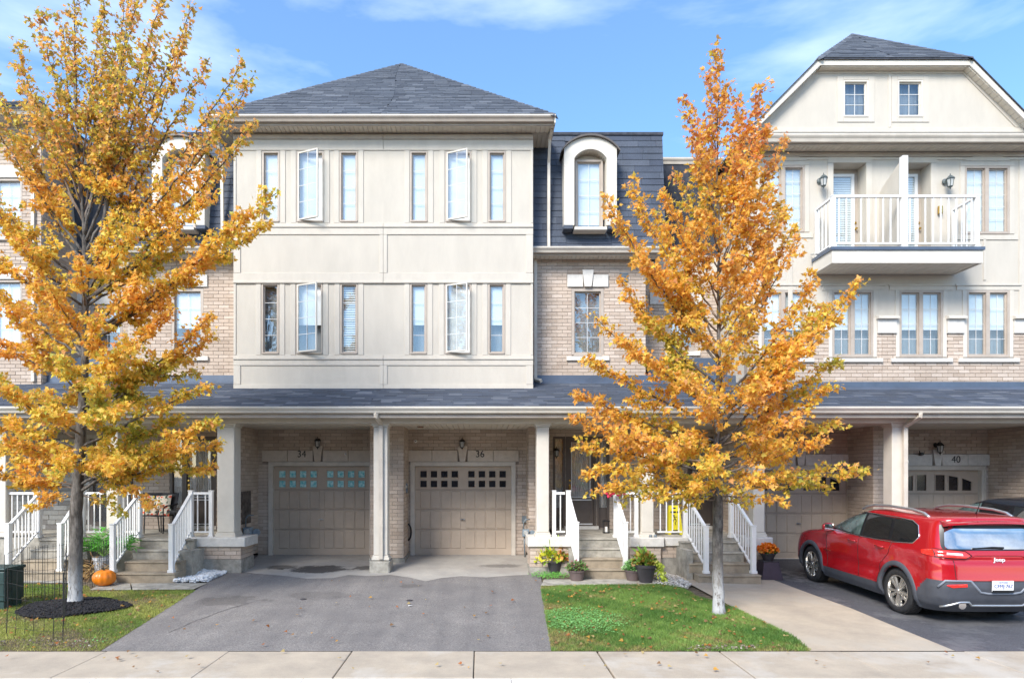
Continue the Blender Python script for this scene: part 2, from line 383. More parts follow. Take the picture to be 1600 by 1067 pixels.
# ---------------------------------------------------------------- building parts
MUNT = mat('muntin_grey_white', (0.60, 0.60, 0.59), 0.5, 0.03)
def window(house, x0, x1, z0, z1, Y, nx=2, nz=4, back='white', fr=None, fw=0.045, sashes=1, open_=0, dep=0.05, sw=0.03):
    fr = fr or TAUPE
    f = MB()
    f.box(x0, x0+fw, Y-0.012, Y+0.11, z0, z1); f.box(x1-fw, x1, Y-0.012, Y+0.11, z0, z1)
    f.box(x0+fw, x1-fw, Y-0.012, Y+0.11, z1-fw, z1); f.box(x0+fw-0.02, x1-fw+0.02, Y-0.03, Y+0.11, z0-0.004, z0+fw)
    xs = [x0+fw, x1-fw]; parts = []
    if sashes == 2:
        mid = (x0+x1)/2; f.box(mid-fw*0.9, mid+fw*0.9, Y-0.010, Y+0.11, z0+fw, z1-fw)
        parts = [(x0+fw, mid-fw*0.9), (mid+fw*0.9, x1-fw)]
    else: parts = [(x0+fw, x1-fw)]
    fo = f.build('window', fr, house)
    za, zb = z0+fw, z1-fw
    for a, b in parts:
        s = MB(); Yg = Y+dep
        if open_:                                # casement hinged on its left edge, swung outward
            Yg = Y-0.01
        def sash(s, a, b, Y_, d=0.035):
            s.box(a, a+sw, Y_-d/2, Y_+d/2, za, zb); s.box(b-sw, b, Y_-d/2, Y_+d/2, za, zb)
            s.box(a+sw, b-sw, Y_-d/2, Y_+d/2, zb-sw, zb); s.box(a+sw, b-sw, Y_-d/2, Y_+d/2, za, za+sw)
        mus = []; ga, gb = a+sw, b-sw
        for i in range(1, nx): x = ga+(gb-ga)*i/nx; mus.append(MB().box(x-0.006, x+0.006, Yg-0.011, Yg-0.005, za+sw, zb-sw))
        for i in range(1, nz): z = za+sw+(zb-za-2*sw)*i/nz; mus.append(MB().box(ga, gb, Yg-0.0115, Yg-0.0045, z-0.006, z+0.006))
        sash(s, a, b, Yg)
        pn = MB().box(ga, gb, Yg-0.003, Yg+0.003, za+sw, zb-sw)
        if open_:
            R = Matrix.Translation((a, Yg, 0))@Matrix.Rotation(-math.radians(open_), 4, 'Z')@Matrix.Translation((-a, -Yg, 0))
            for q in [s, pn]+mus: q.v = [tuple(R@Vector(p)) for p in q.v]
            h = MB(); h.tube([(a+0.03, Y+0.01, za+0.012), (b-0.12, Y-0.13, za+0.012)], 0.008, 5); h.build('hinge_arm', STEEL, fo)
        s.build('sash', CREAM if open_ else fr, fo); pn.build('pane', GLASS if back != 'dark' else GLASSD, fo)
        for mu in mus: mu.build('muntin', MUNT, fo)
    bk = MB()
    if back == 'white': bk.box(x0+0.002, x1-0.002, Y+dep+0.04, Y+dep+0.05, z0+0.01, z1-0.01); bk.build('roller_blind', BLIND, fo)
    elif back == 'slats':
        n = int((z1-z0)/0.055)
        for i in range(n):
            z = z0+(i+0.5)*(z1-z0)/n; bk.add([(x0+.002, Y+0.09, z-0.018), (x1-.002, Y+0.09, z-0.018), (x1-.002, Y+0.11, z+0.022), (x0+.002, Y+0.11, z+0.022)], [(0, 1, 2, 3)])
        bk.build('venetian_blind', BLIND, fo); B('room_shade', BLINDG, fo, x0, x1, Y+0.3, Y+0.31, z0, z1)
    elif back == 'half':
        zm = z0+(z1-z0)*0.42
        bk.box(x0+0.002, x1-0.002, Y+dep+0.04, Y+dep+0.05, zm, z1-0.01); bk.build('roller_blind', BLIND, fo); B('room_shade', BLINDG, fo, x0, x1, Y+0.25, Y+0.26, z0, z1)
    elif back == 'grey': bk.box(x0, x1, Y+0.2, Y+0.21, z0, z1); bk.build('curtain', BLINDG, fo)
    elif back == 'lace':
        n = 14
        for i in range(n):
            a = x0+(x1-x0)*i/n; b = x0+(x1-x0)*(i+1)/n; d = 0.02*(i % 2)
            bk.add([(a, Y+0.13+d, z0), (b, Y+0.15-d, z0), (b, Y+0.15-d, z1), (a, Y+0.13+d, z1)], [(0, 1, 2, 3)])
        bk.build('lace_curtain', LACE, fo)
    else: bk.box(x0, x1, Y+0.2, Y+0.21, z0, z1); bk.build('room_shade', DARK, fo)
    return fo
def gutter(house, x0, x1, Y, zt, d=0.13, h=0.13, m=None):
    """K-style gutter along X, front lip at Y"""
    p = [(Y, zt), (Y+0.012, zt), (Y+0.012, zt-0.02), (Y+d, zt-0.02), (Y+d, zt-h), (Y+0.055, zt-h), (Y+0.035, zt-h*0.62), (Y+0.01, zt-h*0.42), (Y-0.004, zt-h*0.25), (Y-0.004, zt)]
    return MB().prism(p, x0, x1, 'x').build('gutter', m or GUTTER, house)
def soffit(house, x0, x1, Y0, Y1, z, bw=0.11, name='soffit'):
    mb = MB(); n = max(1, int(round((x1-x0)/bw))); w = (x1-x0)/n
    for i in range(n): mb.box(x0+i*w+0.006, x0+(i+1)*w-0.006, Y0, Y1, z, z+0.02)
    mb.box(x0, x1, Y0, Y1, z+0.021, z+0.03)
    return mb.build(name, SOFFIT, house)
def downspout(house, pts, w=0.075):
    mb = MB(); pts = [Vector(p) for p in pts]
    mb.tube(pts, w*0.62, 4); 
    for i, p in enumerate(pts[1:-1]): pass
    o = mb.build('downspout', GUTTER, house); return o
def ds_box(house, x, y, z0, z1, w=0.075, top=None, foot=None):
    mb = MB(); mb.box(x-w/2, x+w/2, y-0.055, y, z0, z1)
    for k in (0.25, 0.75): mb.box(x-w/2-0.006, x+w/2+0.006, y-0.06, y+0.001, z0+(z1-z0)*k-0.015, z0+(z1-z0)*k+0.015)
    def elbow(path):
        n = 4; mb.tube(path, 0.052, 4)
    if top: elbow([(x, y-0.028, z1-0.02), (x, y-0.03, z1+0.05), (top[0], top[1], top[2]-0.08), top])
    if foot: elbow([(x, y-0.028, z0+0.04), (x, y-0.03, z0-0.02), (foot[0], foot[1], foot[2])])
    return mb.build('downspout', GUTTER, house)
def column(house, x0, x1, Y, zb, zt, d=None):
    d = d or (x1-x0); mb = MB(); h = zt-zb
    mb.cbox(x0, x1, Y, Y+d, zb+0.1, zt-0.08, 0.012)
    mb.box(x0-0.035, x1+0.035, Y-0.035, Y+d+0.035, zb, zb+0.06); mb.box(x0-0.018, x1+0.018, Y-0.018, Y+d+0.018, zb+0.06, zb+0.10)
    mb.box(x0-0.02, x1+0.02, Y-0.02, Y+d+0.02, zt-0.08, zt-0.045); mb.box(x0-0.045, x1+0.045, Y-0.045, Y+d+0.045, zt-0.045, zt)
    return mb.build('column', CREAM, house, bevel=0.004)
def lintel(house, cx, w, z0, z1, Y, m, key=True, blocks=2, kt=0.26, kb=0.17, kz=0.08):
    n = blocks; d = 0.05; e = w/2
    for sgn in (-1, 1):
        a = cx+sgn*((kt+kb)/4+0.004) if key else cx; b = cx+sgn*e
        for i in range(n):
            p = a+(b-a)*i/n; q = a+(b-a)*(i+1)/n
            MB().cbox(min(p, q)+0.004, max(p, q)-0.004, Y-d, Y+0.03, z0, z1, 0.006).build('lintel_block', m, house)
    if key:
        MB().prism([(cx-kb/2, z0-0.0), (cx+kb/2, z0-0.0), (cx+kt/2, z1+kz), (cx-kt/2, z1+kz)], Y-d-0.035, Y+0.02).build('keystone', m, house)
def sill(house, x0, x1, z0, z1, Y, m=None):
    return MB().prism([(Y-0.07, z0), (Y+0.06, z0), (Y+0.06, z1), (Y-0.07, z1-0.02)], x0, x1, 'x').build('window_sill', m or STONE, house)
def boards(house, Y, rects, m=None, th=0.020, name='batten'):
    for (a, b, c, d) in rects: MB().cbox(min(a, b), max(a, b), Y-th, Y-0.001, min(c, d), max(c, d), 0.004).build(name, m or BATTEN, house)
def garage_door(house, cx, Y, zb, style, w=2.42, h=2.23):
    """sectional door; house > garage_door (frame) > section, panel, pane, handle"""
    x0, x1, zt = cx-w/2, cx+w/2, zb+h; f = MB(); fw = 0.085
    f.box(x0-fw, x0, Y-0.03, Y+0.1, zb, zt+fw); f.box(x1, x1+fw, Y-0.03, Y+0.1, zb, zt+fw); f.box(x0, x1, Y-0.03, Y+0.1, zt, zt+fw)
    f.box(x0-fw-0.02, x0-fw+0.02, Y-0.045, Y, zb, zt+fw+0.02); f.box(x1+fw-0.02, x1+fw+0.02, Y-0.045, Y, zb, zt+fw+0.02); f.box(x0-fw+0.02, x1+fw-0.02, Y-0.045, Y, zt+fw-0.02, zt+fw+0.02)
    fo = f.build('garage_door', GUTTER, house)
    Yd = Y+0.07; hs = [h*0.265, h*0.225, h*0.225, h*0.285][::-1]; z = zb
    tops = []
    for i, hh in enumerate(hs):
        zs, ze = z+0.004, z+hh-0.006
        s = MB()
        if i < 3:
            s.box(x0+0.003, x1-0.003, Yd, Yd+0.04, zs, ze); s.build('door_section', GARAGE, fo)
            m_ = MB(); npan = 8; mg = 0.12; cwid = (w-2*mg-0.10)/npan
            lo = zs+0.03 if i else zs+0.16
            for k in range(npan//2*2):
                # raised bead frame of each pressed panel (pairs share a look: tall rectangles)
                a = x0+mg+k*cwid+(0.10 if k >= npan/2 else 0); b = a+cwid
                aa, bb = (a+0.012, b-0.012)
                q = MB(); q.cbox(aa, bb, Yd-0.014, Yd-0.0005, lo, ze-0.03, 0.010); q.build('raised_panel', GARAGE, fo)
        else:
            wins = []
            if style == 'grid':
                sq = 0.17; pitch = 0.262
                for side in (-1, 1):
                    base = cx+side*0.125+(0 if side > 0 else -(3*pitch+sq))
                    for k in range(4):
                        for r in range(2): wins.append((base+k*pitch, base+k*pitch+sq, zs+0.055+r*0.245, zs+0.055+r*0.245+sq, None))
            else:
                pitch = 0.337; sq = 0.245
                for side in (-1, 1):
                    base = cx+side*0.11+(0 if side > 0 else -(2*pitch+sq))
                    for k in range(3):
                        kk = k if side > 0 else 2-k
                        wins.append((base+k*pitch, base+k*pitch+sq, zs+0.07, zs+0.07+0.40-0.035*kk*kk*0.6, kk*side))
            holed(s, x0+0.003, x1-0.003, zs, ze, [q[:4] for q in wins], lambda a, b, c, d: s.box(a, b, Yd, Yd+0.04, c, d)); s.build('door_section', GARAGE, fo)
            for (a, b, c, d, kk) in wins:
                rim = MB()
                rim.box(a-0.014, a+0.004, Yd-0.014, Yd+0.02, c-0.014, d+0.014); rim.box(b-0.004, b+0.014, Yd-0.014, Yd+0.02, c-0.014, d+0.014)
                rim.box(a+0.004, b-0.004, Yd-0.014, Yd+0.02, c-0.014, c+0.004)
                if kk is None or kk == 0: rim.box(a+0.004, b-0.004, Yd-0.014, Yd+0.02, d-0.004, d+0.014)
                else:
                    dl = 0.045*abs(kk); sg = 1 if kk > 0 else -1
                    l_, r_ = (d, d-dl) if sg > 0 else (d-dl, d)
                    rim.prism([(a+0.004, l_), (b-0.004, r_), (b-0.004, d+0.014), (a+0.004, d+0.014)], Yd-0.014, Yd+0.02)
                rim.build('pane_rim', GARAGE, fo)
                pm = TEALF if (cx < -2.5 and style == 'grid') else DPANE
                MB().box(a, b, Yd+0.012, Yd+0.018, c, d).build('pane', pm, fo)
        z += hh
    hd = MB(); hd.lathe([(0.02, 0), (0.02, -0.02), (0.012, -0.03)], (cx-0.02, Yd-0.005, zb+h*0.40), 8, 'y'); hd.box(cx-0.075, cx+0.045, Yd-0.05, Yd-0.035, zb+h*0.40-0.012, zb+h*0.40+0.012)
    hd.box(cx-0.03, cx-0.01, Yd-0.05, Yd, zb+h*0.40-0.008, zb+h*0.40+0.008)
    hd.build('handle', STEEL, fo)
    MB().box(x0, x1, Yd-0.02, Yd+0.05, zb-0.012, zb+0.006).build('threshold_strip', WHITE, fo)
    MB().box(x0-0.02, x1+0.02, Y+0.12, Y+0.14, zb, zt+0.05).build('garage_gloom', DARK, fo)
    return fo
TEALF = mat('teal_insulation_film', (0.62, 0.86, 0.84), 0.2, 0.1, 14, col2=(0.08, 0.50, 0.53), bump=0.3, bscale=20)
DPANE = mat('dark_plexiglass', (0.02, 0.02, 0.024), 0.12, 0.3, 3)
def lantern(x, Y, z, label, m=None, group='wall lanterns by the doors', s=1.0):
    t = local_thing('wall_lantern', label, 'wall lamp', (x, Y, z), group=group)
    m = m or BRONZE
    MB().lathe([(0.0, 0.002), (0.06, 0.002), (0.055, -0.015), (0.02, -0.03), (0, -0.03)], (0, 0, 0), 14, 'y').build('back_plate', m, t)
    a = MB(); a.tube([(0, -0.02, -0.01), (0, -0.07, 0.03), (0, -0.12, 0.055), (0, -0.155, 0.02)], 0.011, 7); a.build('arm', m, t)
    a = MB(); a.lathe([(0.004, 0.10), (0.012, 0.075), (0.008, 0.06), (0.03, 0.05), (0.082, -0.005), (0.088, -0.02), (0.06, -0.022)], (0, -0.155, 0), 6); a.build('lamp_cap', m, t)
    MB().lathe([(0.068, -0.024), (0.045, -0.165), (0.0, -0.165)], (0, -0.155, 0), 6).build('lamp_glass', LGLASS, t)
    for k in range(6):
        an = 2*PI*k/6; MB().tube([(0.071*math.cos(an), -0.155+0.071*math.sin(an), -0.022), (0.048*math.cos(an), -0.155+0.048*math.sin(an), -0.168)], 0.006, 4).build('cage_bar', m, t)
    MB().lathe([(0.05, -0.165), (0.03, -0.185), (0.012, -0.20), (0.014, -0.215), (0.0, -0.235)], (0, -0.155, 0), 6).build('finial', m, t)
    t.scale = (s, s, s); return t
# ================================================================ THE SETTING: ground, sidewalk, driveways
ASPH = mat('asphalt', (0.115, 0.107, 0.108), 0.92, 0.3, 55, 0.5, 220)
def asphalt_mat(name, base, stain, specks=True, wet=False, spots=(), tracks=False, grit=1.0):
    m = bpy.data.materials.new(name); m.use_nodes = True; t = m.node_tree; p = t.nodes['Principled BSDF']; l = t.links.new
    g = N(t, 'ShaderNodeNewGeometry')
    def noise(sc, det=6, ro=0.6):
        n = N(t, 'ShaderNodeTexNoise'); n.inputs['Scale'].default_value = sc; n.inputs['Detail'].default_value = det; n.inputs['Roughness'].default_value = ro; l(g.outputs['Position'], n.inputs['Vector']); return n
    def ramp(src, a, b, ca, cb):
        r = N(t, 'ShaderNodeValToRGB'); r.color_ramp.elements[0].position = a; r.color_ramp.elements[1].position = b
        r.color_ramp.elements[0].color = (*ca, 1); r.color_ramp.elements[1].color = (*cb, 1); l(src, r.inputs['Fac']); return r.outputs[0]
    fine = noise(48 if specks else 90, 6, 0.85); mid = noise(1.6, 8, 0.7); big = noise(0.55, 6, 0.65)
    c = ramp(fine.outputs['Fac'], 0.38, 0.72, tuple(x*(1-0.55*(1 if specks else .22)) for x in base), tuple(x*(1+0.7*(1 if specks else .25)) for x in base))
    def mixc(fac, A, Bc, ty='MIX'):
        q = N(t, 'ShaderNodeMix', data_type='RGBA', blend_type=ty); l(fac, q.inputs['Factor']) if not isinstance(fac, float) else setattr(q.inputs['Factor'], 'default_value', fac)
        l(A, q.inputs['A']); 
        if isinstance(Bc, tuple): q.inputs['B'].default_value = (*Bc, 1)
        else: l(Bc, q.inputs['B'])
        return q.outputs['Result']
    c = mixc(1.0, c, ramp(mid.outputs['Fac'], 0.3, 0.7, (0.80, 0.80, 0.81), (1.14, 1.13, 1.11)), 'MULTIPLY')
    c = mixc(ramp(big.outputs['Fac'], 0.52, 0.62, (0, 0, 0), (0.6, 0.6, 0.6)), c, stain)
    v = N(t, 'ShaderNodeTexVoronoi'); v.inputs['Scale'].default_value = 38; l(g.outputs['Position'], v.inputs['Vector'])
    if specks: c = mixc(ramp(v.outputs['Distance'], 0.10, 0.16, (0.55, 0.55, 0.55), (0, 0, 0)), c, (0.36, 0.34, 0.32))
    if tracks:
        q = N(t, 'ShaderNodeMapping'); q.inputs['Scale'].default_value = (2.2, 0.16, 1); l(g.outputs['Position'], q.inputs['Vector'])
        n_ = N(t, 'ShaderNodeTexNoise'); n_.inputs['Scale'].default_value = 1.5; n_.inputs['Detail'].default_value = 5; l(q.outputs[0], n_.inputs['Vector'])
        c = mixc(1.0, c, ramp(n_.outputs['Fac'], 0.35, 0.65, (0.86, 0.86, 0.87), (1.06, 1.06, 1.05)), 'MULTIPLY')
    for (sx_, sy_, rx, ry, amt) in spots:          # drip and oil stains, ragged by noise
        q = N(t, 'ShaderNodeMapping'); q.vector_type = 'POINT'; q.inputs['Location'].default_value = (-sx_/rx, -sy_/ry, 0); q.inputs['Scale'].default_value = (1/rx, 1/ry, 0); l(g.outputs['Position'], q.inputs['Vector'])
        ln = N(t, 'ShaderNodeVectorMath', operation='LENGTH'); l(q.outputs[0], ln.inputs[0])
        ns = noise(2.6, 8, 0.72); m1 = N(t, 'ShaderNodeMath', operation='MULTIPLY_ADD'); m1.inputs[1].default_value = 2.4; l(ns.outputs['Fac'], m1.inputs[0]); l(ln.outputs['Value'], m1.inputs[2])
        m2 = N(t, 'ShaderNodeMapRange'); m2.inputs['From Min'].default_value = 1.75; m2.inputs['From Max'].default_value = 2.0; m2.inputs['To Min'].default_value = amt; m2.inputs['To Max'].default_value = 0.0; l(m1.outputs[0], m2.inputs['Value'])
        c = mixc(m2.outputs[0], c, (0.045, 0.038, 0.034))
    l(c, p.inputs['Base Color']); p.inputs['Roughness'].default_value = 0.9
    if wet: l(ramp(big.outputs['Fac'], 0.50, 0.60, (0.85, 0.85, 0.85), (0.35, 0.35, 0.35)), p.inputs['Roughness'])
    b = N(t, 'ShaderNodeBump'); b.inputs['Strength'].default_value = 0.5; b.inputs['Distance'].default_value = 0.008
    l(fine.outputs['Fac'], b.inputs['Height']); l(b.outputs[0], p.inputs['Normal']); return m
_s = gp(500, 889); _s2 = gp(575, 887); _s3 = gp(360, 938); _s4 = gp(790, 884); _s5 = gp(440, 887)
DRIVE = asphalt_mat('driveway_asphalt', (0.215, 0.198, 0.186), (0.155, 0.143, 0.137), tracks=True, spots=[(_s[0], _s[1], .75, .55, .8), (_s3[0], _s3[1], .9, .5, .45), (gp(640, 915)[0], gp(640, 915)[1], .3, .3, .4), (gp(500, 930)[0], gp(500, 930)[1], 1.0, .4, .25)])
DRIVE2 = asphalt_mat('dark_driveway_asphalt', (0.085, 0.085, 0.095), (0.22, 0.22, 0.225), wet=True)
APRON = asphalt_mat('apron_concrete', (0.37, 0.345, 0.31), (0.26, 0.235, 0.21), specks=False, spots=[(_s[0], _s[1], .95, .55, .9), (_s2[0], _s2[1], .5, .35, .8), (_s5[0], _s5[1]+.1, .5, .3, .7), (_s4[0], _s4[1], .7, .3, .5)])
def conc_mat(name, base, stain):
    m = asphalt_mat(name, base, stain, specks=False); return m
WALK = conc_mat('sidewalk_concrete', (0.42, 0.355, 0.275), (0.50, 0.465, 0.41))
WALK2 = conc_mat('walkway_concrete', (0.43, 0.36, 0.275), (0.42, 0.37, 0.30))
KERB = conc_mat('kerb_concrete', (0.70, 0.68, 0.64), (0.6, 0.58, 0.54))
EARTH = mat('earth', (0.13, 0.10, 0.065), 0.95, 0.3, 9, 0.6, 40)
def terrain(name, m, poly, off, step=0.5, thick=0.0, parent=None, fn=None):
    bm = bmesh.new(); vs = [bm.verts.new((x, y, 0)) for x, y in poly]; bm.faces.new(vs)
    xs = [p[0] for p in poly]; ys = [p[1] for p in poly]
    def cut(co, no): bmesh.ops.bisect_plane(bm, geom=bm.verts[:]+bm.edges[:]+bm.faces[:], plane_co=co, plane_no=no)
    x = max(min(xs), -14); 
    while x < min(max(xs), 14): cut((x, 0, 0), (1, 0, 0)); x += step
    y = max(min(ys), 8.37)
    while y < min(max(ys), 16.3): cut((0, y, 0), (0, 1, 0)); y += step*2
    if min(ys) < 16.3 < max(ys): cut((0, 16.3, 0), (0, 1, 0))
    for v in bm.verts: v.co.z = (fn or gz)(v.co.x, v.co.y)+off
    bmesh.ops.recalc_face_normals(bm, faces=bm.faces)
    if bm.faces[0].normal.z < 0: bmesh.ops.reverse_faces(bm, faces=bm.faces)
    if thick:
        r = bmesh.ops.extrude_face_region(bm, geom=bm.faces[:]); 
        for v in [q for q in r['geom'] if isinstance(q, bmesh.types.BMVert)]: v.co.z += 0
        for v in bm.verts:
            if v not in r['geom']: v.co.z -= thick
        bmesh.ops.recalc_face_normals(bm, faces=bm.faces)
    me = bpy.data.meshes.new(name); bm.to_mesh(me); bm.free(); me.materials.append(m)
    o = bpy.data.objects.new(name, me); COL.objects.link(o); ORG[o.name] = Vector((0, 0, 0))
    if parent: o.parent = parent
    return o
tag(terrain('ground', EARTH, [(-600, 8.372), (600, 8.372), (600, 900), (-600, 900)], -0.03, 0.8), kind='structure')
tag(MB().box(-600, 600, -600, 7.11, -0.5, -0.15).build('road', asphalt_mat('road_asphalt', (0.07, 0.07, 0.075), (0.09, 0.09, 0.09))), kind='structure')
# sidewalk of separate slabs and the kerb in front of it
sw = MB().box(-30, 30, 7.26, 8.37, -0.3, -0.035).build('sidewalk', EARTH); tag(sw, kind='structure')
lean = 0.0
for k in range(-9, 12):
    a = -0.075+1.6*k+random.uniform(-0.015, 0.015); b = -0.075+1.6*(k+1)
    dz = random.uniform(-0.003, 0.003); far = 8.365
    if k == -5: far = 8.40
    if k < -5: far = 8.50
    MB().cbox(a+0.006, b-0.006, 0, 0, 0, 0, 0)
    mb = MB(); z = 0.0+dz; c = 0.008
    mb.add([(a+0.005,7.27,-0.1),(b-0.005,7.27,-0.1),(b-0.005,far,-0.1),(a+0.005,far,-0.1),
            (a+0.005,7.27,z-c),(b-0.005,7.27,z-c),(b-0.005,far,z-c),(a+0.005,far,z-c),
            (a+0.005+c,7.27+c,z),(b-0.005-c,7.27+c,z),(b-0.005-c,far-c,z),(a+0.005+c,far-c,z)],
           [(0,1,5,4),(1,2,6,5),(2,3,7,6),(3,0,4,7),(4,5,9,8),(5,6,10,9),(6,7,11,10),(7,4,8,11),(8,9,10,11)])
    mb.build('slab', WALK, sw)
kb = MB().box(-30, 30, 6.95, 7.25, -0.5, -0.16).build('kerb', KERB); tag(kb, kind='structure')
for k in range(-12, 14):
    a = 0.35+2.35*k; MB().prism([(7.255, -0.3), (7.255, -0.004), (7.13, -0.006), (7.10, -0.03), (7.09, -0.155), (6.9, -0.17), (6.9, -0.3)], a+0.004, a+2.346, 'x').build('kerb_stone', KERB, kb)
def gpts(L_): return [gp(*p) for p in L_]
# driveway shared by 34 and 36
dl = gpts([(155, 1017.9), (300, 925), (383, 871)]); dr = gpts([(845, 900), (850, 930), (862, 1017.9)])
dl[0] = (dl[0][0], 8.372); dr[2] = (dr[2][0], 8.372)
d1 = terrain('driveway', DRIVE, dl+[(-5.57, 16.15), (1.2, 16.15)]+[(1.16, 14.2)]+dr, 0.0); tag(d1, kind='structure')
ap = gpts([(378, 893), (400, 896), (440, 899), (480, 904), (520, 903), (545, 898), (575, 900), (610, 898), (640, 902), (665, 908), (690, 903), (720, 900), (760, 902), (800, 899), (826, 898)])
tag(terrain('garage_apron', APRON, ap+[(1.2, 16.12), (-5.57, 16.12)], 0.004), kind='structure')
# driveway of 38 and 40 (darker, damp)
wr = gpts([(1207, 905), (1260, 925), (1330, 950), (1400, 979), (1497, 1018)]); wr[-1] = (wr[-1][0], 8.372)
tag(terrain('dark_driveway', DRIVE2, wr[::-1]+[(6.05, 14.0), (6.4, 16.15), (13.6, 16.15), (13.6, 8.372)], 0.0), kind='structure')
# walkway to 38
lw = gpts([(1268, 1017.9), (1240, 995), (1200, 975), (1150, 951), (1115, 932), (1085, 916), (1050, 902)]); lw[0] = (lw[0][0], 8.372)
tag(terrain('walkway', WALK2, [(wr[-1][0]-0.01, 8.372)]+[(x-0.006, y) for x, y in wr[::-1][1:]]+[gp(1195, 898)]+lw[::-1], 0.004), kind='structure')
# small paths in front of the steps
tag(terrain('doorstep_path', CONC, gpts([(845, 915.5), (1040, 913), (1030, 905), (850, 905.5)]), 0.01), kind='structure')
tag(terrain('doorstep_path', CONC, gpts([(140, 922), (205, 922), (203, 911.5), (160, 911)]), 0.010), kind='structure')
tag(terrain('doorstep_path', CONC, gpts([(207, 922), (302, 921), (325, 911), (205, 911.5)]), 0.010), kind='structure')
tag(terrain('side_path', CONCF, gpts([(0, 911), (112, 911), (112, 902), (0, 902)]), 0.008), kind='structure')

# old saw-cut seam and cracks in the driveway
def ribbon(name, pts, w, m, off):
    mb = MB(); P2 = []
    for (a, b) in zip(pts, pts[1:]):
        for i in range(6): P2.append((a[0]+(b[0]-a[0])*i/6+random.uniform(-.012, .012), a[1]+(b[1]-a[1])*i/6+random.uniform(-.012, .012)))
    P2.append(pts[-1]); vs = []
    for i, p in enumerate(P2):
        q = P2[min(i+1, len(P2)-1)]; o = P2[max(i-1, 0)]; d = Vector((q[0]-o[0], q[1]-o[1], 0)).normalized(); n_ = Vector((-d.y, d.x, 0))*w*random.uniform(0.5, 1.3)
        vs += [(p[0]+n_.x, p[1]+n_.y, gz(*p)+off), (p[0]-n_.x, p[1]-n_.y, gz(*p)+off)]
    mb.add(vs, [(2*i, 2*i+1, 2*i+3, 2*i+2) for i in range(len(P2)-1)]); o = mb.build(name, m); tag(o, kind='structure'); return o
CRACK = mat('crack_dark', (0.10, 0.092, 0.088), 0.95, 0.2, 20)
ribbon('driveway_crack', [gp(262, 989), gp(300, 972), gp(345, 955), gp(395, 940)], 0.007, CRACK, 0.004)
# ================================================================ HOUSES
XC = -2.31                                  # party line of 34 / 36
RC = 9.60                                   # centre of the gabled pair 38 / 40
PZ = lambda Y: 3.72+0.33*(Y-13.35)          # porch roof height at depth Y
h32 = thing('townhouse', 'brick and stone townhouse at the left edge, mostly behind the yellow tree', 'townhouse', (-12, 16, 0))
h34 = thing('townhouse', 'left half of the cream panelled block, number 34 over its garage door', 'townhouse', (-5, 16, 0))
h36 = thing('townhouse', 'right half of the cream panelled block, number 36 over its garage door', 'townhouse', (2, 16, 0))
h38 = thing('townhouse', 'left half of the gabled block, its garage facing the red car', 'townhouse', (8, 16, 0))
h40 = thing('townhouse', 'right half of the gabled block with number 40 over the garage', 'townhouse', (11.5, 16, 0))
HS = [h32, h34, h36, h38, h40]
PB = {h.name: Pool(h, 'brick') for h in HS}; PS = {h.name: Pool(h, 'shingle') for h in HS}; PT = Pool(h32, 'stone')
# ---- solid backs of the houses
for h, a, b in ((h34, -9.12, XC), (h36, XC, 4.14)):
    B('rear_wall', SIDING, h, a, b, 16.6, 24, 0.0, 7.8)
    B('flat_roof', ROOFB, h, a+0.3, b-0.3, 16.4, 24, 10.6, 10.8); B('upper_core', SIDING, h, a+0.3, b-0.3, 16.6, 24, 7.8, 10.6)
for h, a, b in ((h38, 6.38, RC), (h40, RC, 12.9)): B('rear_wall', SIDING, h, a, b, 16.6, 24, 0.0, 10.1)
B('rear_wall', SIDING, h32, -20, -10.8, 16.9, 24, 0, 10.9)
B('rear_wall', SIDING, h40, 12.9, 22, 16.6, 24, 0, 9)
